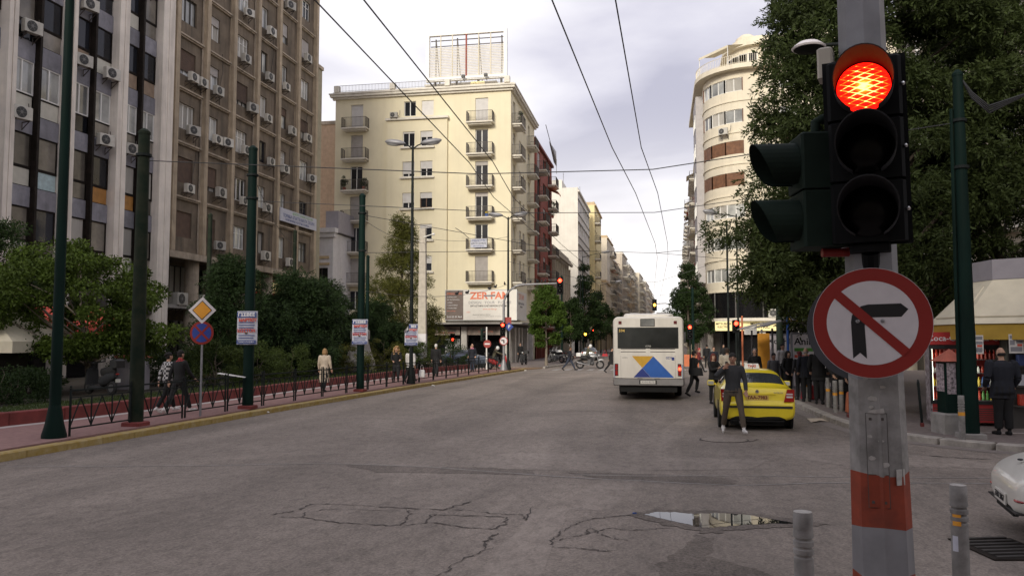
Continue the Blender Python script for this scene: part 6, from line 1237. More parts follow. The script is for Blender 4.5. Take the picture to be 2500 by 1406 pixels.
def fridge(lab, loc, rz, lamp, side='fridge_red', head=True):
    o = thing('drinks_fridge',lab,'fridge',loc,rz,'drinks fridges beside the kiosk'); W=.72; Hh=1.9
    mb = MB(); mb.box(-W/2,-W/2+.04,-.3,.3,.08,Hh); mb.build('side_panel','graffiti' if side else 'fridge_red',o); mb = MB(); mb.box(W/2-.04,W/2,-.3,.3,.08,Hh); mb.box(-W/2+.041,W/2-.041,.26,.3,.08,Hh); mb.build('cabinet','fridge_red',o)
    mb = MB(); mb.box(-W/2-.01,W/2+.01,-.34,.3,Hh+.001,Hh+.3); mb.build('header','fridge_red',o)
    text('Coca-Cola',.19,'ink_white',o,(.02,-.345,Hh+.15),bold=.002)
    mb = MB(); mb.box(-W/2+.041,W/2-.041,-.29,.255,.08,.5); mb.build('plinth','fridge_red',o); mb = MB(); 
    for k in range(6): mb.box(-W/2+.06,W/2-.06,-.296,-.2905,.14+k*.05,.16+k*.05)
    mb.build('vent','crack',o)
    mb = MB(); mb.box(-W/2+.05,-W/2+.075,-.27,-.2,.55,Hh-.08); mb.box(W/2-.075,W/2-.05,-.27,-.2,.55,Hh-.08); mb.build('lamp','fridge_lamp',o)
    mb = MB(); mb.box(-W/2,W/2,-.31,-.295,.5,.58); mb.box(-W/2,W/2,-.31,-.295,Hh-.1,Hh); mb.box(-W/2,-W/2+.06,-.31,-.295,.581,Hh-.101); mb.box(W/2-.06,W/2,-.31,-.295,.581,Hh-.101); mb.build('door_frame','black_plastic',o)
    for k in range(4):
        z=.6+k*.32; mb = MB(); mb.box(-W/2+.045,W/2-.045,-.25,.25,z-.02,z-.005); mb.build('shelf','steel',o)
        for i in range(7):
            x=-W/2+.1+i*.086; mb = MB(); 
            h_ = .22 if k!=2 else .15; mb.lathe([(.033,0),(.035,h_*.6),(.014,h_*.85),(.014,h_)],7,(x,-.12,z)); mb.build('bottle',['bottle_r','bottle_g','bottle_y','bottle_b','bottle_w'][(k*2+i//2)%5] if k!=3 else 'bottle_r',o)
fridge('drinks fridge with graffiti side panel, left of the green kiosk pole',(6.75,20.95,.14),RAD(-8),1); fridge('drinks fridge glowing between the green pole and the bald man',(7.62,20.85,.14),RAD(-4),1)
o = thing('litter_bin','dark green litter bin with red pyramid lid on a concrete block','bin',(6.22,18.95,.14),RAD(10)); mb = MB(); mb.bbox(-.32,.32,-.28,.28,0,.44,.03); mb.build('plinth','concrete_grey',o); mb = MB(); mb.bbox(-.2,.2,-.2,.2,.441,1.55,.02); mb.build('body','pole_green',o); mb = MB(); mb.box(-.205,-.2,-.14,.18,.9,1.5); mb.box(-.17,.02,-.206,-.2005,.85,1.52); mb.build('stickers','graffiti2',o); mb = MB(); mb.add([(-.28,-.28,1.55),(.28,-.28,1.55),(.28,.28,1.55),(-.28,.28,1.55),(0,0,1.82)],[(3,2,1,0),(0,1,4),(1,2,4),(2,3,4),(3,0,4)]); mb.build('lid','brick_red',o)
# bus shelters
def shelter(lab, loc, ad, sub):
    o = thing('bus_shelter',lab,'bus shelter',loc,0,'bus shelters on the square'); Lh=4.
    for y in (.0,Lh):
        for x in (.0,2.2):
            mb = MB(); mb.tube([(x,y,0),(x,y,2.5)],.045,8); mb.build('post','galv',o)
    for i in range(8):
        mb = MB(); n=8; y0=i*.55-.25; 
        for k in range(n):
            f=lambda t:(-.75+3.1*t, 2.32+.62*sin(pi*(.12+.62*t))); a=f(k/n); b=f((k+1)/n); mb.quad((a[0],y0,a[1]),(b[0],y0,b[1]),(b[0],y0+.53,b[1]),(a[0],y0+.53,a[1])); mb.quad((a[0],y0,a[1]-.04),(a[0],y0+.53,a[1]-.04),(b[0],y0+.53,b[1]-.04),(b[0],y0,b[1]-.04)); mb.quad((a[0],y0,a[1]-.04),(b[0],y0,b[1]-.04),(b[0],y0,b[1]),(a[0],y0,a[1]))
        mb.build('roof_panel','concrete_grey',o)
    mb = MB(); mb.bbox(.1,2.1,-.09,.06,.25,2.3,.03); mb.build('ad_frame','galv',o); mb = MB(); mb.box(.17,2.03,-.1,-.0905,.33,2.22); mb.build('ad_panel','sign_white',o)
    text(ad,.36,'ink_black',o,(.22,-.104,1.95),align='LEFT',bold=.006); 
    if sub:
        text('zoo',.1,'bottle_g',o,(.3,-.104,1.66),align='LEFT'); mb = MB(); mb.box(.22,1.2,-.104,-.1005,1.6,1.72); mb.build('ad_band','bottle_g',o); mb = MB(); mb.box(.22,1.95,-.104,-.1005,1.36,1.47); mb.build('ad_band','ink_red',o); text('ΤΑ ΠΑΝΤΑ ΓΙΑ ΤΟ ΚΑΤΟΙΚΙΔΙΟ',.085,'ink_white',o,(1.08,-.106,1.415))
        mb = MB(); mb.ball((1.5,-.104,.75),(.35,.004,.3),12,6); mb.ball((1.8,-.104,1.05),(.16,.004,.15),12,6); mb.build('ad_picture','c_black',o)
    mb = MB(); mb.quad((2.2,.1,.3),(2.2,Lh-.1,.3),(2.2,Lh-.1,2.2),(2.2,.1,2.2)); mb.build('back_pane','glass_sky',o); mb = MB(); mb.box(1.6,2.1,.5,3.5,.42,.47); mb.bar((1.85,.8,0),(1.85,.8,.42),.05); mb.bar((1.85,3.2,0),(1.85,3.2,.42),.05); mb.build('bench','galv',o)
shelter('nearer bus shelter with an Animal advertising panel',(4.66,31.,.14),'Animal.gr',True); shelter('farther bus shelter behind the crowd',(4.62,38.2,.14),'McCHICKEN',False)
mb = MB(); mb.box(-.25,.25,-.05,.05,.3,2.3); tag(mb.build('orange_panel','sign_amber',None,(4.5,36.6,.14)),'orange side panel of the shelter row','panel')
o = thing('bus_stop_sign','blue bus stop post with orange-edged sign box beside the shelter roof','sign',(4.62,30.6,.14)); mb = MB(); mb.tube([(0,0,0),(0,0,3.1)],.045,8); mb.build('post','bus_blue',o); mb = MB(); mb.bbox(.06,.72,-.05,.05,2.7,3.05,.02); mb.build('box','sign_amber',o); mb = MB(); mb.box(.09,.69,-.056,-.0505,2.73,3.02); mb.build('face','paper',o); mb = MB(); mb.box(.34,.68,-.06,-.0565,2.76,2.95); mb.build('band','ink_blue',o); text('ΠΛΑΤΕΙΑ',.09,'ink_white',o,(.51,-.064,2.86)); text('Α1',.14,'ink_blue',o,(.2,-.064,2.87))
o = thing('stop_board','orange post with small white route board before the curved building','sign',(4.35,44.2,.14)); mb = MB(); mb.tube([(0,0,0),(0,0,3.3)],.05,8); mb.build('post','c_orange',o); mb = MB(); mb.bbox(.1,.75,-.05,.05,2.3,2.75,.03); mb.build('board','paper_white',o); mb = MB(); 
for k in range(3): mb.box(.16,.7,-.055,-.0505,2.38+k*.11,2.42+k*.11)
mb.build('print','ink_grey',o)
o = thing('barrier','orange plastic barrier fence on the far crossing','barrier',(1.9,62.5,0)); mb = MB(); mb.box(-.9,1.0,-.02,.02,.15,1.05); mb.build('mesh','c_orange',o)
for x_ in (-.9,1.): mb = MB(); mb.bar((x_,0,0),(x_,0,1.15),.05); mb.build('post','c_orange',o)
o = thing('shop_awning','red shop awning behind the cream kiosk awning at the left edge','awning',(-26.2,31.5,2.4),LROT); mb = MB(); mb.add([(-3,0,1.2),(3,0,1.2),(3,-1.2,.4),(-3,-1.2,.4),(3,-1.2,.0),(-3,-1.2,.0)],[(0,3,2,1),(3,5,4,2)]); mb.build('canopy','ink_red',o)
for x_ in (-2.9,2.9): mb = MB(); mb.bar((x_,0,.3),(x_,-1.15,.2),.04); mb.build('arm','steel',o)
# left side: awning kiosk tip, cabinet
o = thing('kiosk','kiosk with cream awning at the left picture edge','kiosk',(-21.6,22.3,.36),RAD(10)); mb = MB(); mb.bbox(-1.4,.9,-.7,1.2,0,1.75,.02); mb.build('body','win_dark',o); E2=[(-2.6,-1.6),(2.1,-1.6),(2.1,1.8),(-2.6,1.8)]; T2=[(-1.1,-.4),(.4,-.4),(.4,.6),(-1.1,.6)]; mb = MB()
for i in range(4): j=(i+1)%4; mb.quad((*E2[i],1.75),(*E2[j],1.75),(*T2[j],2.95),(*T2[i],2.95)); mb.quad((*E2[i],1.4),(*E2[j],1.4),(*E2[j],1.748),(*E2[i],1.748))
mb.add([(*p,2.95) for p in T2],[(0,1,2,3)]); mb.build('awning','fabric_cream',o); mb = MB(); mb.box(.5,1.6,-1.606,-1.601,1.5,1.66); mb.build('graffiti','graffiti2',o)
o = thing('utility_cabinet','grey utility cabinet with red top under the broadleaf tree','cabinet',(-18.9,26.3,.36),.2); mb = MB(); mb.bbox(-.5,.5,-.25,.25,0,1.15,.02); mb.build('body','grey_wall',o); mb = MB(); mb.box(-.56,.56,-.3,.3,1.151,1.23); mb.build('top','brick_red',o); mb = MB(); mb.box(-.01,.01,-.256,-.2505,.1,1.05); mb.box(.1,.14,-.27,-.2505,.55,.68); mb.build('door_seam','crack',o)
o = thing('newspaper_sheet','white newspaper stuck on the black railing by the largest poster','newspaper',(-12.2,21.4,1.13)); mb = MB(); mb.add([(-.3,-.3,.06),(0,-.12,.0),(.35,.1,-.07),(.3,.28,-.05),(-.05,.05,.03),(-.32,-.1,.08)],[(0,1,4,5),(1,2,3,4)]); mb.build('sheet','paper_white',o)
o = thing('monument','pale stone monument base behind the second poster pole','monument',(-16.2,41.8,.36)); mb = MB(); mb.lathe([(.95,0),(.9,.6),(.62,1.3),(.5,1.8),(.58,1.85),(.58,2.3),(.5,2.35)],4,ph=pi/4); mb.build('plinth','concrete_grey',o)
# ================================================================== VEHICLES (local +y = forwards, origin = rear centre on the ground)
def wheel(parent, x, y, r, w_=.2, spokes=5):
    t = thing_child('wheel',parent,(x,y,r)); s = 1 if x>0 else -1
    mb = MB(Matrix.Rotation(pi/2,4,'Y')); mb.lathe([(r*.62,-w_/2),(r*.93,-w_/2),(r,-w_/2*.7),(r,w_/2*.7),(r*.93,w_/2),(r*.62,w_/2)],22); o = mb.build('tyre','tyre',t,smooth=40)
    mb = MB(Matrix.Rotation(pi/2,4,'Y')); mb.lathe([(r*.64,-w_/2*.8),(r*.6,w_/2*.5*s),(r*.55,w_/2*.8*s),(r*.2,w_/2*.6*s),(0,w_/2*.7*s)] if s>0 else [(0,-w_/2*.7),(r*.2,-w_/2*.6),(r*.55,-w_/2*.8),(r*.6,-w_/2*.5),(r*.64,w_/2*.8)],20); mb.build('rim','rim',t,smooth=40)
    return t
def thing_child(name, parent, loc):
    o = put(name,cached('hub',lambda: (lambda m: (m.ball((0,0,0),.03,6,4), m.mesh('hub','rim'))[1])(MB())),parent,loc); return o
def loft_car(parent, S, paint, glass_side, glass_rear, glass_front, name='body'):
    """S: list of (y, pts) ; pts = half outline (x,z) from floor centre round to roof centre"""
    n = len(S[0][1]); mb = MB(); vs=[]; full = 2*n-2
    for y,p in S: vs += [(x,y,z) for x,z in p]+[(-x,y,z) for x,z in p[-2:0:-1]]
    mb.v = vs
    for i in range(len(S)-1):
        for k in range(full):
            j=(k+1)%full; mb.f.append((i*full+k,i*full+j,(i+1)*full+j,(i+1)*full+k)); kk = k if k < n-1 else full-1-k
            g_ = (i in glass_side and kk == 5) or (i in glass_rear+glass_front and kk >= 6); mb.m.append(1 if g_ else (2 if kk==0 else 0))
    mb.f.append(tuple(range(full-1,-1,-1))); mb.m.append(0); mb.f.append(tuple((len(S)-1)*full+k for k in range(full))); mb.m.append(0)
    o = mb.build(name,[paint,'car_glass','under'],parent,smooth=180); s_ = o.modifiers.new('round','SUBSURF'); s_.levels = 2; s_.render_levels = 2; return o
def half(w_, fl, side, belt, deck, rw=None, roof=None):
    """nine points: floor centre, sill, side low, side mid, belt, shoulder, roof edge, roof shoulder, centre"""
    if roof is None: return [(0,fl),(w_*.9,fl),(w_,fl+.14),(w_,side),(w_*.985,belt),(w_*.95,belt+.02),(w_*.88,deck),(w_*.5,deck+.012),(0,deck+.016)]
    return [(0,fl),(w_*.9,fl),(w_,fl+.14),(w_,side),(w_*.985,belt),(w_*.95,belt+.02),(rw,roof-.05),(rw*.6,roof-.008),(0,roof)]
def sedan(o, paint, W=.865, Hr=1.43, L=4.5):
    f = L/4.5
    S = [(0.,half(W*.9,.30,.46,.56,.60)),(.02,half(W*.93,.27,.48,.60,.645)),(.07,half(W*.985,.24,.55,.645,.665)),(.085,half(W*.985,.24,.58,.70,.74)),(.13,half(W,.24,.62,.93,.985)),(.2,half(W,.24,.62,.95,1.005)),(.42,half(W,.24,.62,.96,1.015)),
         (.50,half(W,.22,.62,.96,0,W*.84,1.07)),(1.02,half(W,.20,.62,.965,0,W*.70,Hr-.045)),(1.2,half(W,.20,.62,.965,0,W*.69,Hr-.015)),(1.9*f,half(W,.20,.62,.955,0,W*.70,Hr)),(2.5*f,half(W,.20,.62,.945,0,W*.68,Hr-.05)),(2.62*f,half(W,.20,.62,.94,0,W*.68,Hr-.08)),(3.28*f,half(W,.20,.62,.92,0,W*.82,.965)),(3.4*f,half(W,.20,.62,.90,.945)),(4.1*f,half(W*.97,.22,.6,.80,.86)),(4.36*f,half(W*.9,.26,.55,.70,.75)),(4.46*f,half(W*.8,.30,.48,.60,.63)),(4.5*f,half(W*.72,.34,.44,.52,.55))]
    b = loft_car(o,S,paint,(8,9,10,11),[7],[12]); return b
def blob(parent,name,m,c,r,seg=12,rings=8): mb = MB(); mb.ball(c,r,seg,rings); return mb.build(name,m,parent,smooth=60)
tx = thing('taxi','yellow taxi sedan standing behind the man on the phone','taxi',(2.27,19.8,0),RAD(-1.5)); sedan(tx,'taxi',.865,1.44)
for x in (-.73,.73): wheel(tx,x,.92,.315); wheel(tx,x,3.55,.315)
for s in (-1,1):
    mb = MB(Matrix.Rotation(pi/2,4,'Y'))
    for y in (.92,3.55): 
        m2_ = MB(Matrix.Translation((s*.845,y,.315))@Matrix.Rotation(pi/2,4,'Y')); m2_.lathe([(.36,-.03),(.36,.03)],24); m2_.build('wheel_arch','under',tx)
    mb = MB(); mb.prism([(s*.60,.69),(s*.83,.70),(s*.84,.98),(s*.68,.985)] if s>0 else [(s*.60,.69),(s*.68,.985),(s*.84,.98),(s*.83,.70)],.045,.2); mb.build('tail_light','light_red',tx)
    mb = MB(); mb.box(min(s*.66,s*.80),max(s*.66,s*.80),.04,.0445,.79,.83); mb.box(min(s*.66,s*.80),max(s*.66,s*.80),.04,.0445,.86,.89); mb.build('reversing_lamp','light_clear',tx)
    mb = MB(); mb.bbox(-.09,.09,-.05,.06,-.06,.07,.02); w_=mb.build('mirror','taxi',tx,(s*.98,2.6,1.0)); mb = MB(); mb.quad((-.075,-.052,-.045),(.075,-.052,-.045),(.075,-.052,.045),(-.075,-.052,.045)); mb.build('mirror_glass','glass_sky',w_); mb = MB(); mb.bar((s*.84,2.62,.97),(s*.95,2.62,.98),.04); mb.build('mirror_arm','taxi',tx)
mb = MB(); mb.box(-.79,.79,-.012,.05,.545,.595); mb.build('bumper_strip','black_plastic',tx); mb = MB(); mb.box(-.6,.6,.03,.1,.225,.25); mb.build('bumper_lip','under',tx)
mb = MB(); mb.box(-.26,.26,.072,.082,.725,.845); mb.build('number_plate','plate_yellow',tx); text('TAA-7983',.11,'c_maroon',tx,(0,.069,.785),bold=.003)
mb = MB(); mb.box(-.42,.42,.07,.082,.852,.875); mb.build('handle_strip','taxi',tx); mb = MB(Matrix.Translation((0,.078,.93))@Matrix.Rotation(pi/2,4,'X')); mb.lathe([(.042,0),(.04,.008),(0,.01)],16); mb.build('badge','chrome',tx); text('octavia',.075,'ink_grey',tx,(.48,.08,.91))
mb = MB(); mb.add([(-.19,1.42,1.43),(.19,1.42,1.43),(.19,1.62,1.43),(-.19,1.62,1.43),(-.16,1.45,1.55),(.16,1.45,1.55),(.16,1.59,1.55),(-.16,1.59,1.55)],[(4,5,6,7),(0,1,5,4),(1,2,6,5),(2,3,7,6),(3,0,4,7)]); mb.build('roof_sign','bottle_w',tx); t_ = text('TAXI',.09,'ink_red',tx,(0,1.42,1.49),bold=.003)
mb = MB(); mb.tube([(0,1.25,1.42),(0,.98,1.62)],.006,5); mb.build('aerial','black_plastic',tx); mb = MB(); mb.tube([(-.4,.0,.2),(-.4,.3,.22)],.025,8); mb.build('exhaust','steel',tx)
mb = MB(); mb.box(-.6,.6,.2,4.,.12,.24); mb.build('underbody','under',tx)
wc = thing('car','white car nosing into the picture at the right edge','car',(3.72+4.42*.985,9.91-4.42*.17,0)); wc.rotation_euler = (0,0,math.atan2(.17,-.985)-pi/2); sedan(wc,'car_white',.84,1.4,4.4)
for x in (-.71,.71): wheel(wc,x,.92,.30); wheel(wc,x,3.5,.30)
for s in (-1,1):
    for y in (.92,3.5): m2_ = MB(Matrix.Translation((s*.82,y,.30))@Matrix.Rotation(pi/2,4,'Y')); m2_.lathe([(.345,-.03),(.345,.03)],24); m2_.build('wheel_arch','under',wc)
    blob(wc,'headlight','light_clear',(s*.56,4.17,.655),(.17,.15,.075)); blob(wc,'indicator','light_red',(s*.58,4.3,.47),(.13,.1,.03))
mb = MB(); mb.box(-.26,.26,4.40,4.415,.36,.48); mb.build('number_plate','plate_white',wc); o = text('ZHX 5867',.1,'ink_black',wc,(0,4.419,.42)); o.rotation_euler = (0,0,pi)
mb = MB(); mb.box(-.68,.68,4.2,4.405,.335,.35); mb.build('bumper_groove','black_plastic',wc); mb = MB(); mb.box(-.4,.4,4.32,4.37,.27,.33); mb.build('grille','under',wc); blob(wc,'badge','c_char',(0,4.2,.825),(.04,.03,.012)); mb = MB(); mb.box(-.55,.55,.3,4.1,.12,.25); mb.build('underbody','under',wc)
for lab,x,y,a,pm in (('blue-grey car by the corner shop behind the shrubs',-17.2,61.2,RAD(-80),'car_blue'),('dark car parked far along the left kerb',-7.3,84.,RAD(2),'car_dark')):
    o = thing('car',lab,'car',(x,y,0),a); sedan(o,pm,.86,1.42)
    for q in (-.73,.73): wheel(o,q,.92,.315); wheel(o,q,3.55,.315)
    for s in (-1,1): blob(o,'tail_light','light_red',(s*.66,.11,.82),(.13,.05,.09)); blob(o,'headlight','light_clear',(s*.6,4.2,.66),(.16,.14,.07))
# bus
bu = thing('bus','white city bus with blue and yellow triangles on its rear, seen from behind','bus',(-.40,29.0,0),RAD(-.6))
def rrect(w_,z0,z1,r,n=5):
    P_=[]
    for cx,cz,a0 in ((w_-r,z1-r,0),(-w_+r,z1-r,90),(-w_+.06,z0+.06,180),(w_-.06,z0+.06,270)):
        rr_ = r if a0<180 else .06
        for k in range(n+1): a=RAD(a0+90*k/n); P_.append((cx+rr_*cos(a),cz+rr_*sin(a)))
    return P_
def sect(mb,secs,m=0):
    n=len(secs[0][1]); o_=len(mb.v)
    for y,p in secs: mb.v += [(x,y,z) for x,z in p]
    for i in range(len(secs)-1):
        for k in range(n): j=(k+1)%n; mb.f.append((o_+i*n+k,o_+(i+1)*n+k,o_+(i+1)*n+j,o_+i*n+j)); mb.m.append(m)
    mb.f.append(tuple(o_+k for k in range(n))); mb.m.append(m); mb.f.append(tuple(o_+(len(secs)-1)*n+k for k in range(n-1,-1,-1))); mb.m.append(m)
mb = MB(); sect(mb,[(0,rrect(1.20,.80,2.93,.16)),(.04,rrect(1.235,.78,2.97,.18)),(.12,rrect(1.25,.78,2.99,.2)),(11.9,rrect(1.25,.78,2.99,.2)),(12.,rrect(1.2,.8,2.9,.2))]); mb.build('body','bus_white',bu,smooth=35)
mb = MB(); sect(mb,[(-.02,rrect(1.215,.55,.775,.03)),(.1,rrect(1.255,.52,.778,.03)),(11.95,rrect(1.255,.34,.778,.03))]); mb.build('skirt','bus_grey',bu,smooth=35)
mb = MB(); sect(mb,[(.5,rrect(.75,2.9,3.06,.1)),(.7,rrect(.9,2.9,3.12,.12)),(10.,rrect(.9,2.9,3.12,.12))]); mb.build('roof_pod','bus_white',bu,smooth=35)
for x in (-.5,.45): mb = MB(); mb.bbox(x-.16,x+.16,.75,1.4,3.121,3.16,.02); mb.build('roof_vent','bus_grey',bu)
def rbox(name,x0,x1,z0,z1,m,t_=.012,y=0.,b=.012):
    mb = MB(); mb.bbox(x0,x1,-t_,.03,z0,z1,b); mb.v=[(a,bb+y,c) for a,bb,c in mb.v]; return mb.build(name,m,bu)
rbox('window_seal',-1.09,1.07,1.85,2.61,'rubber',.006); rbox('rear_window',-1.06,1.04,1.88,2.58,'bus_glass',.010); rbox('display_frame',-.275,.245,2.635,2.915,'rubber',.008); rbox('display','.' and -.255,.225,2.655,2.895,'glass_sky',.012)
for x in (-.99,.96): rbox('top_light',x-.055,x+.055,2.72,2.83,'c_maroon',.02)
for a,b in ((-.98,-.08),(.06,.95)):
    for z in (1.825,1.72): rbox('vent',a,b,z,z+.028,'under',.004)
rbox('hatch_gap',-.985,.955,.735+.05,1.605,'crack',.002); rbox('engine_hatch',-.975,.945,.795,1.595,'bus_white',.010)
def poly(name,P_,m,y=-.0135):
    mb = MB(); mb.add([(x,y,z) for x,z in P_],[tuple(range(len(P_)))]); mb.build(name,m,bu)
def bp_(x,y): return ((x-815)/238, .55+(835-y)/238)
poly('yellow_triangle',[bp_(678,590),bp_(858,590),bp_(765,690)],'bus_yellow'); poly('light_blue_band',[bp_(858,592),bp_(1028,770),bp_(835,770),bp_(765,690)],'bus_blue',-.0138); poly('dark_blue_triangle',[bp_(764,691),bp_(834,770),bp_(690,770)],'bus_royal',-.0136)
for s,x in ((-1,-1.13),(1,1.09)):
    rbox('tail_light',x-.065,x+.065,.87,1.31,'rubber',.012); rbox('stop_lamp',x-.05,x+.05,1.08,1.19,'light_on' if s>0 else 'light_red',.018); rbox('indicator_lamp',x-.05,x+.05,1.2,1.29,'light_red',.018); rbox('reversing_lamp',x-.05,x+.05,.9,1.06,'light_red',.018)
    mb = MB(); mb.prism([(0,.79),(.9,.79),(.0,1.25)] ,-.005,.003) if False else None
    q = s*1.2525; mb.add([(q,.14,.79),(q,4.5,.79),(q,2.6,1.25),(q,.14,1.25)],[(0,1,2,3)]); mb.build('side_stripe','bus_blue',bu); poly('corner_stripe',[(s*1.185,.80),(s*1.185,1.28),(s*1.2,1.28),(s*1.2,.80)],'bus_blue',-.004)
    mb = MB(); mb.quad((s*1.2528,.6,1.55),(s*1.2528,11.6,1.55),(s*1.2528,11.6,2.6),(s*1.2528,.6,2.6)); mb.build('side_glazing','bus_glass',bu)
    mb = MB(); mb.bar((s*1.25,11.8,2.6),(s*1.5,11.9,2.55),.04); mb.bbox(s*1.5-.08,s*1.5+.08,11.85,11.95,2.0,2.55,.02); mb.build('mirror','black_plastic',bu)
    wheel(bu,s*1.06,3.1,.48,.28); wheel(bu,s*1.06,9.1,.48,.28)
mb = MB(); mb.box(-1.,1.,.15,11.5,.3,.56); mb.build('chassis','under',bu)
rbox('plate_frame',-.33,.29,.585,.74,'rubber',.03); rbox('number_plate',-.29,.25,.60,.725,'plate_white',.034); text('KHH 4273',.1,'ink_grey',bu,(-.02,-.036,.66)); text('594',.14,'plate_yellow',bu,(-.93,-.0115,2.48),bold=.003); text('02700',.08,'plate_white',bu,(0,-.0115,1.93)); text('ΟΣΥ',.1,'bus_royal',bu,(.72,-.0145,1.51),bold=.003); rbox('crest',.81,.92,1.43,1.55,'bus_royal',.014); text('ΟΑΣΑ',.07,'bus_grey',bu,(-.83,-.0145,1.52))
for x in (-.3,.3): rbox('hatch_handle',x-.1,x+.1,.775,.80,'rubber',.03)
# motorcycles and scooters (local +y forwards, origin between wheels)
def torus(mb,c,R_,r,seg=20,s2=8,m=0):
    vs=[];fs=[]
    for i in range(seg):
        a=2*pi*i/seg
        for k in range(s2): b=2*pi*k/s2; vs.append((c[0]+r*sin(b),c[1]+(R_+r*cos(b))*cos(a),c[2]+(R_+r*cos(b))*sin(a)))
    for i in range(seg):
        for k in range(s2): fs.append((i*s2+k,((i+1)%seg)*s2+k,((i+1)%seg)*s2+(k+1)%s2,i*s2+(k+1)%s2))
    mb.add(vs,fs,m)
def motorcycle(lab, loc, rz, paint, case=True, grp='motorcycles'):
    o = thing('motorcycle',lab,'motorcycle',loc,rz,grp)
    for y in (-.74,.76):
        mb = MB(); torus(mb,(0,y,.32),.255,.065); w_ = mb.build('wheel','tyre',o,smooth=60); mb = MB(); mb.xf=None
        for k in range(10): a=pi*k/5; mb.bar((0,y,.32),(0,y+.22*cos(a),.32+.22*sin(a)),.014)
        mb.tube([(-.07,y,.32),(.07,y,.32)],.05,8); torus(mb,(0,y,.32),.2,.018,16,6); mb.build('rim','rim',w_)
    mb = MB()
    for s in (-1,1): mb.tube([(s*.09,.76,.32),(s*.09,.56,.85),(s*.08,.5,1.0)],[.028,.03,.03],7)
    mb.tube([(-.38,.34,1.12),(-.2,.44,1.08),(0,.48,1.04),(.2,.44,1.08),(.38,.34,1.12)],.016,6); mb.build('fork','moto_grey',o,smooth=60)
    mb = MB(); mb.tube([(0,.5,.98),(0,.3,.92),(0,.05,.93),(0,-.08,.86)],[.06,.15,.15,.09],10,ry=[.08,.11,.1,.07]); mb.build('tank',paint,o,smooth=60); mb = MB(); mb.tube([(0,-.02,.84),(0,-.35,.82),(0,-.78,.9)],[.1,.13,.08],10,ry=[.05,.05,.04]); mb.build('seat','rubber',o,smooth=60)
    mb = MB(); mb.bbox(-.16,.16,-.18,.32,.28,.68,.05); mb.ball((-.25,.16,.42),(.13,.12,.1),8,6); mb.ball((.25,.16,.42),(.13,.12,.1),8,6); mb.build('engine','c_grey',o); mb = MB(); mb.tube([(.12,.2,.35),(.16,-.2,.3),(.2,-.75,.42),(.2,-.95,.5)],[.03,.035,.06,.06],8); mb.build('exhaust','steel',o,smooth=60)
    mb = MB(); mb.bar((.07,-.1,.5),(.07,-.74,.32),.06); mb.bar((-.07,-.1,.5),(-.07,-.74,.32),.06); mb.bar((0,.4,.9),(0,.1,.4),.05); mb.build('frame','black_plastic',o)
    mb = MB(); mb.ball((0,.66,.98),(.13,.1,.11),10,8); mb.add([(-.16,.62,1.06),(.16,.62,1.06),(.12,.48,1.36),(-.12,.48,1.36)],[(0,1,2,3)]); mb.tube([(0,.6,.62),(0,.86,.68),(0,1.02,.66)],[.07,.07,.03],8,ry=[.02,.02,.01]); mb.build('fairing',paint,o,smooth=60); mb = MB(); mb.ball((0,.745,.98),(.08,.03,.07),8,6); mb.build('headlight','light_clear',o)
    mb = MB(); mb.box(-.09,.09,-.98,-.965,.5,.62); mb.build('number_plate','plate_white',o); blob(o,'tail_light','light_red',(0,-.84,.86),(.06,.03,.03))
    for s in (-1,1): mb = MB(); mb.tube([(s*.3,.38,1.1),(s*.36,.36,1.25)],.008,5); mb.ball((s*.38,.36,1.27),(.07,.015,.04),8,6); mb.build('mirror','black_plastic',o)
    if case: mb = MB(); mb.bbox(-.2,.2,-1.02,-.66,.93,1.2,.05); mb.build('top_case','bottle_w' if case==2 else 'c_char',o)
    return o
def scooter(lab, loc, rz, paint, grp='parked scooters'):
    o = thing('scooter',lab,'scooter',loc,rz,grp)
    for y in (-.6,.62):
        mb = MB(); torus(mb,(0,y,.24),.17,.065,16,7); w_ = mb.build('wheel','tyre',o,smooth=60); mb = MB(); mb.tube([(-.05,y,.24),(.05,y,.24)],.13,10); mb.build('rim','rim',w_)
    mb = MB(); mb.tube([(0,.62,.3),(0,.5,.7),(0,.42,1.0)],[.05,.06,.05],8); mb.prism([(-.22,.32),(.22,.32),(.18,.8),(0,.92),(-.18,.8)],.44,.52); mb.bbox(-.2,.2,-.15,.45,.2,.3,.03); mb.tube([(0,-.1,.42),(0,-.4,.52),(0,-.78,.66)],[.16,.19,.1],10,ry=[.16,.15,.08]); mb.build('body',paint,o,smooth=50)
    mb = MB(); mb.tube([(0,-.02,.72),(0,-.35,.76),(0,-.75,.82)],[.12,.15,.1],9,ry=[.05,.06,.04]); mb.build('seat','rubber',o,smooth=60); mb = MB(); mb.tube([(-.33,.3,1.06),(-.12,.4,1.03),(.12,.4,1.03),(.33,.3,1.06)],.018,6); mb.ball((0,.44,1.0),(.11,.08,.09),8,6); mb.build('handlebar','black_plastic',o); blob(o,'headlight','light_clear',(0,.52,1.0),(.07,.02,.05)); blob(o,'tail_light','light_red',(0,-.86,.68),(.07,.02,.03)); mb = MB(); mb.box(-.08,.08,-.9,-.885,.42,.53); mb.build('number_plate','plate_white',o); mb = MB(); mb.bbox(-.19,.19,-1.0,-.66,.88,1.15,.05); mb.build('top_case','black_plastic',o)
    return o
mo = motorcycle('grey adventure motorcycle with rider in white helmet crossing the avenue',(-5.15,60.2,.0),RAD(-86),'moto_grey',2)
scooter('dark scooter parked at the corner shop piers',(-10.9,64.6,.14),RAD(175),'c_char'); scooter('red and black scooter at the left of the arched signal mast',(-11.0,54.6,.14),RAD(-70),'fridge_red'); scooter('dark scooter parked in the left planting bed behind the first pole',(-17.6,22.9,.40),RAD(70),'c_char')
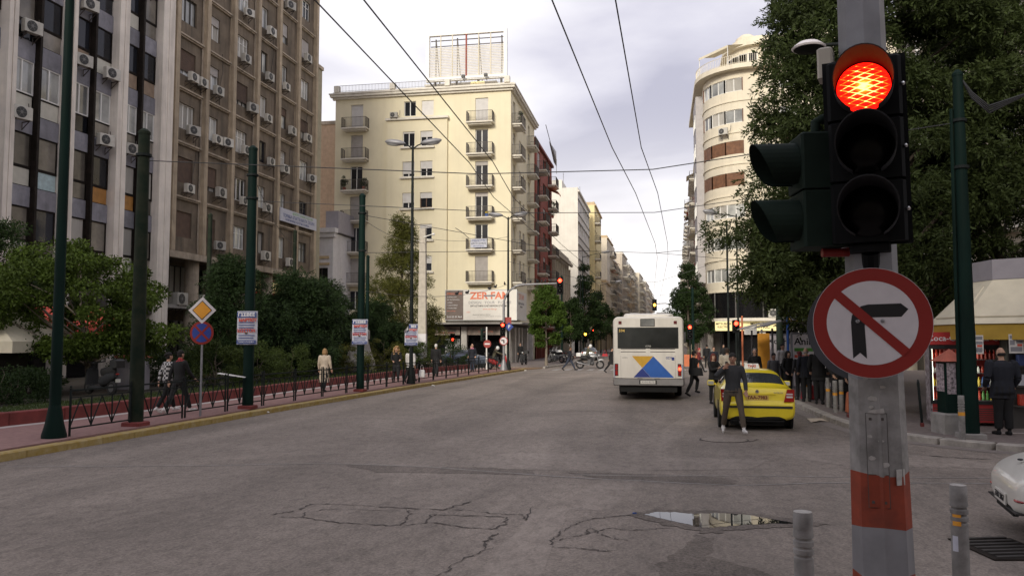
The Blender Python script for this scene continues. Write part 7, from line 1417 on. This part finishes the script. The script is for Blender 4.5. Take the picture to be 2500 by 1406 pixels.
for i,(x,y,pm) in enumerate([(-9.0,70.,'c_black'),(-9.05,72.2,'moto_grey'),(-9.0,74.3,'bottle_w'),(-9.1,77.,'c_black')]): motorcycle(['black motorcycle first in the parked row behind the light green tree','grey motorcycle second in the parked row behind the light green tree','white motorcycle third in the parked row behind the light green tree','black motorcycle last in the parked row behind the light green tree'][i],(x,y,.14),RAD(55+6*i),pm,0,'parked motorcycles')
# ================================================================== PEOPLE
D('c_check',(.02,.02,.022),.85,obj=True,check=16.)
def person(label, loc, yaw, h=1.72, legs=((0,0),(0,0)), arms=((0,8,10,0),(0,8,10,0)), top='c_black', bottom='c_jean', shoes='c_black', skin='skin', hair=('short','h_black'), coat=None, lean=0., head=(0,0), bulk=1., vox=.013, sit=None, group='pedestrians', scarf=None, sleeves=None, spread=.0, mitt=False):
    """one continuous body; legs (forward swing, knee bend) in degrees for left, right; arms (forward, out, elbow bend, inward); faces local -y"""
    K = h/1.75; mb = MB(); mats = []
    def mi(m):
        if m not in mats: mats.append(m)
        return mats.index(m)
    def limb(pts, rx, ry, m, seg=12, step=.035):
        P_=[Vector(p) for p in pts]; rx=list(rx); ry=list(ry or rx); Q=[];A=[];B=[]
        for i in range(len(P_)-1):
            n=max(1,int((P_[i+1]-P_[i]).length/step))
            for k in range(n): t=k/n; Q.append(P_[i].lerp(P_[i+1],t)); A.append(rx[i]+(rx[i+1]-rx[i])*t); B.append(ry[i]+(ry[i+1]-ry[i])*t)
        Q.append(P_[-1]); A.append(rx[-1]); B.append(ry[-1])
        mb.tube(Q,A,seg,mi(m),True,B)
    R = RAD; b = bulk; ln = R(lean)
    def sp(z,y=0.,x=0.):    # a point of the spine, leaned forward about the hip
        dz=z-.93; return Vector((x, y*cos(ln)-dz*sin(ln), .93+dz*cos(ln)-y*sin(ln)))
    limb([sp(.895),sp(.955),sp(1.08),sp(1.24),sp(1.36),sp(1.44),sp(1.485)],[.176*b,.178*b,.160*b,.176*b,.187*b,.165*b,.075],[.128*b,.13*b,.118*b,.127*b,.124*b,.10*b,.065],top)
    limb([sp(.80),sp(.85),sp(.92)],[.12*b,.15*b,.15*b],[.09*b,.108*b,.108*b],bottom)
    limb([sp(1.495),sp(1.53),sp(1.58,-.01)],[.058,.052,.05],[.058,.055,.055],scarf or skin)
    if scarf: limb([sp(1.44,-.03),sp(1.47,-.02),sp(1.50,-.02)],[.09,.10,.085],[.09,.095,.085],scarf)
    hy,hp=R(head[0]),R(head[1]); hc=sp(1.635,-.015); HMx=Matrix.Translation(hc)@Matrix.Rotation(hy,4,'Z')@Matrix.Rotation(hp,4,'X')
    def hb(c,r,m,seg=14,rings=10):
        o_=len(mb.v); mb.ball((0,0,0),r,seg,rings,mi(m)); mb.v[o_:]=[tuple(HMx@(Vector(c)+Vector(v))) for v in mb.v[o_:]]
    hb((0,0,0),(.074,.094,.112),skin); hb((0,-.03,-.055),(.056,.06,.06),skin); hb((0,-.098,-.012),(.014,.02,.024),skin,8,6)
    for s in (-1,1): hb((s*.076,.012,-.005),(.012,.022,.032),skin,8,6)
    low=9; toes=[]
    for s,(sw,kn),nm in ((1,legs[0],'L'),(-1,legs[1],'R')):
        hip=Vector((s*(.085+spread*.2),0,.91)); a=R(sw); k_=R(sw-kn); kneeP=hip+Vector((s*spread*.45,-sin(a)*.43,-cos(a)*.43)); ank=kneeP+Vector((s*spread*.35,-sin(k_)*.41,-cos(k_)*.41))
        limb([hip+Vector((0,0,.03)),hip.lerp(kneeP,.5),kneeP,kneeP.lerp(ank,.35),ank+(kneeP-ank)*.10],[.092*b,.084*b,.064*b,.064*b,.056*b],[.10*b,.09*b,.068*b,.068*b,.058*b],bottom)
        limb([ank+(kneeP-ank)*.12,ank],[.036,.036],None,shoes if bottom!='skin' else skin)
        # shoe: heel to toe, tilted with the shank when the foot is pushing off
        ft=R(min(0,sw-kn)*.8 if sw-kn<-8 else max(0,(sw-kn)*.35)); hd=Vector((0,.055,-.05)); td=Vector((s*.03,-.195,-.058)); rot=Matrix.Rotation(-ft,3,'X')
        P_=[ank+rot@hd,ank+rot@Vector((0,.0,-.035)),ank+rot@Vector((s*.01,-.09,-.052)),ank+rot@td]; limb(P_,[.036,.042,.045,.034],[.032,.046,.034,.024],shoes,10,.03); low=min(low,*(p.z for p in P_)); 
    if coat:
        zc=coat; wd=.21*b; sw_=(legs[0][0]-legs[1][0]); yy=.13+abs(R(sw_))*.12
        limb([Vector((0,0,.98)),Vector((0,0,.85)),Vector((0,0,(.85+zc)/2)),Vector((0,0,zc))],[.17*b,.185*b,.195*b,wd],[.125*b,.14*b,yy*.9,yy],top)
    sl = sleeves or top
    hands=[]
    for s,(fw,outw,el,inw) in ((1,arms[0]),(-1,arms[1])):
        sh=sp(1.415,.0,s*.185*b); a,o_,e_,i_=R(fw),R(outw),R(el),R(inw); d1=Vector((s*sin(o_),-sin(a)*cos(o_),-cos(a)*cos(o_))); elb=sh+d1*.285
        f_=a+e_; d2=Vector((s*sin(o_)*.5-s*sin(i_),-sin(f_)*cos(i_),-cos(f_)*cos(i_))).normalized(); wr=elb+d2*.25
        limb([sp(1.425,0,s*.13*b),sh,sh.lerp(elb,.5),elb],[.06*b,.068*b,.058*b,.052*b],None,sl); limb([elb,elb.lerp(wr,.5),wr-d2*.015],[.052*b,.047*b,.04*b],None,sl)
        limb([wr-d2*.02,wr+d2*.03],[.027,.03],[.024,.022],skin,8)
        ctr=wr+d2*.055; limb([wr+d2*.015,ctr,wr+d2*.085],[.03,.04,.038],[.02,.02,.018],skin,10,.02)
        sd=d2.cross(Vector((0,1,0)) if abs(d2.y)<.8 else Vector((0,0,1))).normalized(); cu_=sd.cross(d2).normalized()*(-1)
        if not mitt:
            for j,l_ in enumerate((.075,.085,.08,.062)):
                r0=wr+d2*.085+sd*(-.033+.022*j); p1=r0+d2*l_*.55+cu_*.008; p2=p1+d2*l_*.4+cu_*.022; limb([r0-d2*.02,p1,p2],[.0095,.009,.0075],None,skin,6,.02)
            t0=wr+d2*.03-sd*.03; limb([t0,t0-sd*.03+d2*.03,t0-sd*.032+d2*.06],[.013,.011,.009],None,skin,6,.02)
        hands.append(wr+d2*.09)
    if sit: pass
    mb.v=[(x*K,y*K,(z-low+.026)*K) for x,y,z in mb.v]; dz=(-low+.026)
    src=bpy.data.meshes.new('src'); src.from_pydata(mb.v,[],mb.f); to=bpy.data.objects.new('src',src)
    m_=to.modifiers.new('r','REMESH'); m_.mode='VOXEL'; m_.voxel_size=vox; m_=to.modifiers.new('s','SMOOTH'); m_.factor=.5; m_.iterations=2
    me=eval_mesh(to); bpy.data.objects.remove(to)
    vm=np.zeros(len(mb.v),int)
    for f,mm in zip(mb.f,mb.m):
        for i in f: vm[i]=mm
    kd=kdtree.KDTree(len(mb.v))
    for i,v in enumerate(mb.v): kd.insert(v,i)
    kd.balance(); me.materials.clear()
    for m in mats: me.materials.append(MAT(m))
    nv=len(me.vertices); vmat=[vm[kd.find(v.co)[1]] for v in me.vertices]
    me.polygons.foreach_set('material_index',[vmat[p.vertices[0]] for p in me.polygons]); me.polygons.foreach_set('use_smooth',[True]*len(me.polygons)); me.update()
    bpy.data.meshes.remove(src)
    o = thing('person',label,'person',loc,yaw,group); put('body',me,o)
    HM2=Matrix.Diagonal((K,K,K,1))@Matrix.Translation((0,0,dz))@HMx; st_,hm=hair; hbm=MB(HM2)
    if st_!='bald':
        hbm.ball((0,.014,.043),(.083,.098,.088),14,10); hbm.ball((0,.04,-.005),(.080,.07,.085),12,8)
        if st_ in('long','bob'):
            hbm.tube([(0,.04,.05),(0,.05,-.05),(0,.06,-.14 if st_=='bob' else -.26)],[.085,.10,.085 if st_=='bob' else .06],12,ry=[.075,.06,.04]); 
            for s in (-1,1): hbm.tube([(s*.06,-.02,.06),(s*.085,-.01,-.03),(s*.09,.01,-.15 if st_=='bob' else -.24)],[.03,.03,.018],8)
        if st_=='curly':
            rc=random.Random(3)
            for k in range(60):
                t=rc.uniform(0,6.28); z=rc.uniform(-.26,.13); r=.10+.05*min(1,max(0,(.1-z)/.2)); 
                if -1.9<((t+pi)%(2*pi)-pi)<-1.2 and z<.06: continue
                hbm.ball((r*cos(t),r*.85*sin(t)+.02,z),rc.uniform(.025,.045),7,5)
        if st_=='bun': hbm.ball((0,.11,.05),.05,10,8)
        if st_=='cap': hbm.ball((0,0,.055),(.095,.108,.075),14,8); hbm.lathe([(.08,0),(.085,.012)],12,(0,-.09,.045))
    else:
        hbm.ball((0,.027,-.028),(.080,.076,.052),14,8)
    fm = MB(HM2)
    for s in (-1,1): fm.ball((s*.03,-.086,.018),(.011,.007,.006),8,6); fm.ball((s*.03,-.088,.036),(.016,.006,.004),8,6)
    fm.ball((0,-.088,-.058),(.021,.008,.005),8,6,1); tag(fm.build('face_features',['h_black','c_maroon'],o),kind='stuff')
    hbm.build('hair' if st_!='cap' else 'hat',hm,o,smooth=80)
    o['hand_l']=[float(v)*K for v in (hands[0]+Vector((0,0,dz)))]; o['hand_r']=[float(v)*K for v in (hands[1]+Vector((0,0,dz)))]
    return o
def handpos(o, which='hand_r'):
    v=Vector(o[which]); return Vector(o.location)+Matrix.Rotation(o.rotation_euler.z,3,'Z')@v
def bag(label, loc, m, s=(.16,.07,.3), rz=0, name='bag', strap=.25):
    o = thing(name,label,'bag',loc,rz,'bags'); mb = MB(); mb.bbox(-s[0],s[0],-s[1],s[1],-s[2],0,.03); mb.v=[(x*(1+.25*(-z/s[2])),y*(1+.5*(-z/s[2])),z) for x,y,z in mb.v]; mb.build('pouch',m,o,smooth=60); mb = MB(); mb.tube([(-s[0]*.6,0,-.02),(-s[0]*.5,0,strap*.6),(0,0,strap),(s[0]*.5,0,strap*.6),(s[0]*.6,0,-.02)],.008,5); mb.build('strap',m,o); return o
STAND=((3,2),(-3,0)); WALK=((24,8),(-20,12)); WALK2=((-22,14),(26,6)); AN=((4,8,12,4),(-4,8,12,4)); AW=((-22,8,14,0),(24,8,20,0)); PK=((-8,12,50,10),(-8,12,50,10))
E_=person
hero = person('man in dark jacket and brown trousers on the phone before the taxi',(1.66,19.2,0),RAD(4),1.82,((16,4),(-15,9)),((8,14,22,8),(30,44,142,58)),'c_char','c_brown','c_white','skin_dark',('short','h_black'),None,0,(-6,4),1.02,.0105,spread=.10,scarf=None)
mb = MB(); mb.bbox(-.03,.03,-.006,.006,-.06,.07,.004); ph_=mb.build('phone','black_plastic',None,handpos(hero)+Vector((.0,-.0,.02))); tag(ph_,'phone held to the ear by the man before the taxi','phone')
person('red-haired woman in black coat with crossed arms left of the taxi',(1.78,28.0,0),RAD(35),1.68,STAND,((35,6,75,52),(35,6,75,52)),'c_black','c_black','c_black','skin',('bob','h_red'),.62,0,(-20,0)); bag('black shoulder bag of the red-haired woman',(2.02,27.85,1.12),'c_black',(.17,.08,.3),.6)
person('woman in checkered shirt walking along the left pavement',(-13.45,20.2,.14),RAD(155),1.66,WALK,AW,'c_check','c_black','c_white','skin',('bun','h_black'),None,2); person('man in black shirt with red collar walking beside the checkered shirt',(-12.9,19.9,.14),RAD(165),1.74,WALK2,AW,'c_black','c_black','c_white','skin',('short','h_black'),None,2,scarf='c_red')
person('elderly woman in beige coat walking away on the left pavement',(-12.85,29.4,.14),RAD(178),1.64,((10,4),(-8,8)),((0,10,15,0),(0,10,15,0)),'c_beige','c_black','c_black','skin',('bob','h_blond'),.36,2,bulk=1.1)
o = person('curly blond woman in black coat near the double street lamp',(-12.25,36.3,.14),RAD(20),1.7,WALK,((20,10,60,20),(15,10,55,20)),'c_black','c_char','c_black','skin',('curly','h_blond'),.55)
person('woman in white jacket half behind the double street lamp pole',(-11.65,36.6,.14),RAD(170),1.64,WALK2,AN,'c_white','c_black','c_black','skin',('short','h_grey'),.78,0,bulk=1.08); bag('white carrier bag beside the double street lamp',(-11.05,36.5,.75),'c_white',(.12,.07,.34)); person('white-haired man in black coat walking away by the railing',(-12.1,42.6,.14),RAD(185),1.76,((12,6),(-10,10)),AN,'c_black','c_char','c_black','skin',('short','h_white'),.72,0,bulk=1.15)
person('man in dark coat with pink scarf near the arched signal mast',(-11.7,49.6,.14),RAD(5),1.76,STAND,PK,'c_navy','c_jean','c_black','skin',('bald','h_grey'),.65,0,scarf='c_pink'); person('dark-clothed person behind the shrubs near the corner shop',(-13.2,55.6,.05),RAD(40),1.74,STAND,AN,'c_black','c_black','c_black','skin',('short','h_black'))
person('person in black leaning at the cream building piers',(-11.9,68.6,.14),RAD(30),1.76,WALK,AN,'c_black','c_black','c_black','skin',('short','h_brown')); person('man in dark clothes striding left over the far crossing',(-6.25,56.2,0),RAD(80),1.72,((30,4),(-28,14)),((-18,8,30,0),(28,8,40,0)),'c_navy','c_jean','c_black','skin_dark',('short','h_brown'),None,6)
person('person with red and white bag half hidden at the left of the bus',(-3.15,53.2,0),RAD(100),1.7,((30,6),(-26,14)),AW,'c_black','c_black','c_black','skin',('short','h_black'),.6,4); bag('red and white bag left of the bus',(-3.55,53.1,1.25),'c_red',(.16,.09,.16),.2)
person('person boarding the bus at its far door',(1.22,31.6,0),RAD(120),1.72,((45,55),(-14,16)),AN,'c_black','c_black','c_black','skin',('short','h_black'),None,8); bag('black handbag of the boarding person',(1.42,31.3,1.1),'c_black')
# rider
rd = person('motorcycle rider in dark jacket and white helmet',(-5.35,60.2,.36),RAD(94),1.74,((62,78),(62,78)),((55,14,12,8),(55,14,12,8)),'c_olive','c_char','c_black','skin',('short','h_black'),None,10,spread=.22,mitt=True,group='riders'); rd.location.z=.27
def helmet(o_, lab, dzz=0.):
    b = o_.children[1]; c = sum((Vector(v.co) for v in b.data.vertices),Vector())/len(b.data.vertices); hm=MB(); hm.ball((0,0,0),(.135,.15,.145),16,12); hm.build('helmet','helmet',o_,tuple(c+Vector((0,-.02,-.02))),smooth=80); hm=MB(); hm.ball((0,-.03,.0),(.125,.135,.06),14,8); hm.build('visor','glass_dark',o_,tuple(c+Vector((0,-.02,-.04))),smooth=80)
helmet(rd,''); r2 = person('scooter rider in a white helmet by the arched signal mast',(-11.35,54.5,.40),RAD(110),1.7,((60,80),(60,80)),((60,10,10,8),(60,10,10,8)),'c_olive','c_char','c_black','skin',('short','h_black'),None,14,spread=.2,mitt=True,group='riders'); r2.location.z=.2; helmet(r2,'')
# right crowd
person('woman with red hood walking over the far crossing',(2.55,54.6,0),RAD(70),1.64,((28,6),(-26,12)),AW,'c_maroon','c_black','c_black','skin',('short','c_red'),None,4); person('person in olive jacket on the far crossing right of the bus',(2.35,64.,0),RAD(170),1.66,WALK,AN,'c_olive','c_jean','c_black','skin',('short','h_brown')); person('dark pedestrian on the far crossing behind the red hood',(3.3,58.4,.14),RAD(180),1.7,WALK,AN,'c_black','c_black','c_black','skin',('short','h_black')); person('pedestrian in black near the far shop door',(4.6,60.5,.14),RAD(10),1.7,STAND,AN,'c_black','c_black','c_black','skin',('bob','h_black'))
person('man in cream puffer jacket seen from behind, left of the phone man',(2.75,34.2,0),RAD(170),1.8,STAND,AN,'c_puffer','c_char','c_black','skin',('short','h_brown'),.78,0,bulk=1.32)
CRD=[('bald man in dark jacket behind the taxi roof',(3.75,33.4),1.78,10,('bald','h_grey'),'c_black'),('short dark-haired man in grey jacket behind the taxi roof',(4.1,30.6),1.66,20,('short','h_black'),'c_grey'),('woman in sunglasses with black hair above the taxi sign',(4.45,29.6),1.62,35,('bob','h_black'),'c_black'),('young man in white shirt above the taxi',(5.2,36.0),1.84,25,('short','h_black'),'c_white'),('person in dark red wool hat behind the taxi',(4.62,28.2),1.62,190,('cap','c_maroon'),'c_char'),('person with grey cap at the back of the bus queue',(4.3,38.3),1.76,160,('cap','c_grey'),'c_black'),('woman in black at the rear of the crowd by the puffer jacket',(3.3,42.0),1.7,185,('bob','h_black'),'c_black'),('dark-jacketed man beyond the cream puffer jacket',(3.0,46.5),1.78,10,('short','h_brown'),'c_navy')]
for i,(lab,(x,y),h,a,hr,tp) in enumerate(CRD): person(lab,(x,y,.14 if x>4.3 else 0.),RAD(a),h,STAND,AN if i%2 else PK,tp,'c_black','c_black','skin' if i!=1 else 'skin_dark',hr,None)
person('grey-haired man in black coat seen from behind at the kerb',(4.92,26.6,.14),RAD(165),1.84,STAND,PK,'c_black','c_black','c_black','skin',('short','h_grey'),.7,0,bulk=1.12); person('man in navy jacket left of the black coat at the kerb',(4.72,27.6,.14),RAD(180),1.74,STAND,PK,'c_navy','c_black','c_black','skin',('bald','h_grey'),.78,0,bulk=1.08)
person('white-haired man in black jacket beside the blond woman',(5.12,25.0,.14),RAD(30),1.78,STAND,PK,'c_black','c_black','c_black','skin',('short','h_white'),.75,0,(30,0)); person('blond woman in black coat waiting by the bollards',(5.28,24.4,.14),RAD(40),1.72,STAND,((20,8,70,25),(5,8,20,5)),'c_black','c_black','c_black','skin',('bob','h_blond'),.55,0,(30,0)); bag('black handbag with white label held by the blond woman',(5.0,24.2,.95),'c_black',(.15,.08,.26),.4)
o = person('person in black with a pink bag half behind the sign',(5.55,23.9,.14),RAD(60),1.76,STAND,((30,8,55,5),(30,8,55,5)),'c_black','c_char','c_brown','skin',('short','h_black'),.7); bag('pink patterned bag hanging beside the bollards',tuple(handpos(o)+Vector((-.06,-.05,-.05))),'c_pink',(.08,.05,.36),.3); bag('dark blue bag next to the pink bag',tuple(handpos(o)+Vector((.12,-.02,-.12))),'c_blue',(.12,.06,.3),.2)
person('bald man in black seen from behind at the kiosk',(7.18,18.75,.14),RAD(185),1.84,STAND,PK,'c_navy','c_black','c_black','skin',('bald','h_black'),.72,0,(0,6),bulk=1.3,vox=.012)
person('woman in dark coat with a red scarf in the bus queue, beside the shelter',(5.35,29.2,.14),RAD(150),1.66,STAND,AN,'c_char','c_black','c_black','skin',('bob','h_brown'),.6,scarf='c_red'); bag('red shopping bag on the pavement behind the bollards',(4.95,28.6,.62),'c_red',(.2,.12,.45)); bag('yellow and grey rucksack in the bus queue',(5.12,27.9,1.38),'c_olive',(.16,.1,.45)); bag('orange and brown bag beside the bollards',(5.25,23.6,.72),'c_orange',(.16,.1,.55))
for o_ in list(bpy.data.objects):
    for k in ('hand_l','hand_r'):
        if k in o_: del o_[k]
bpy.data.scenes.remove(TMP)
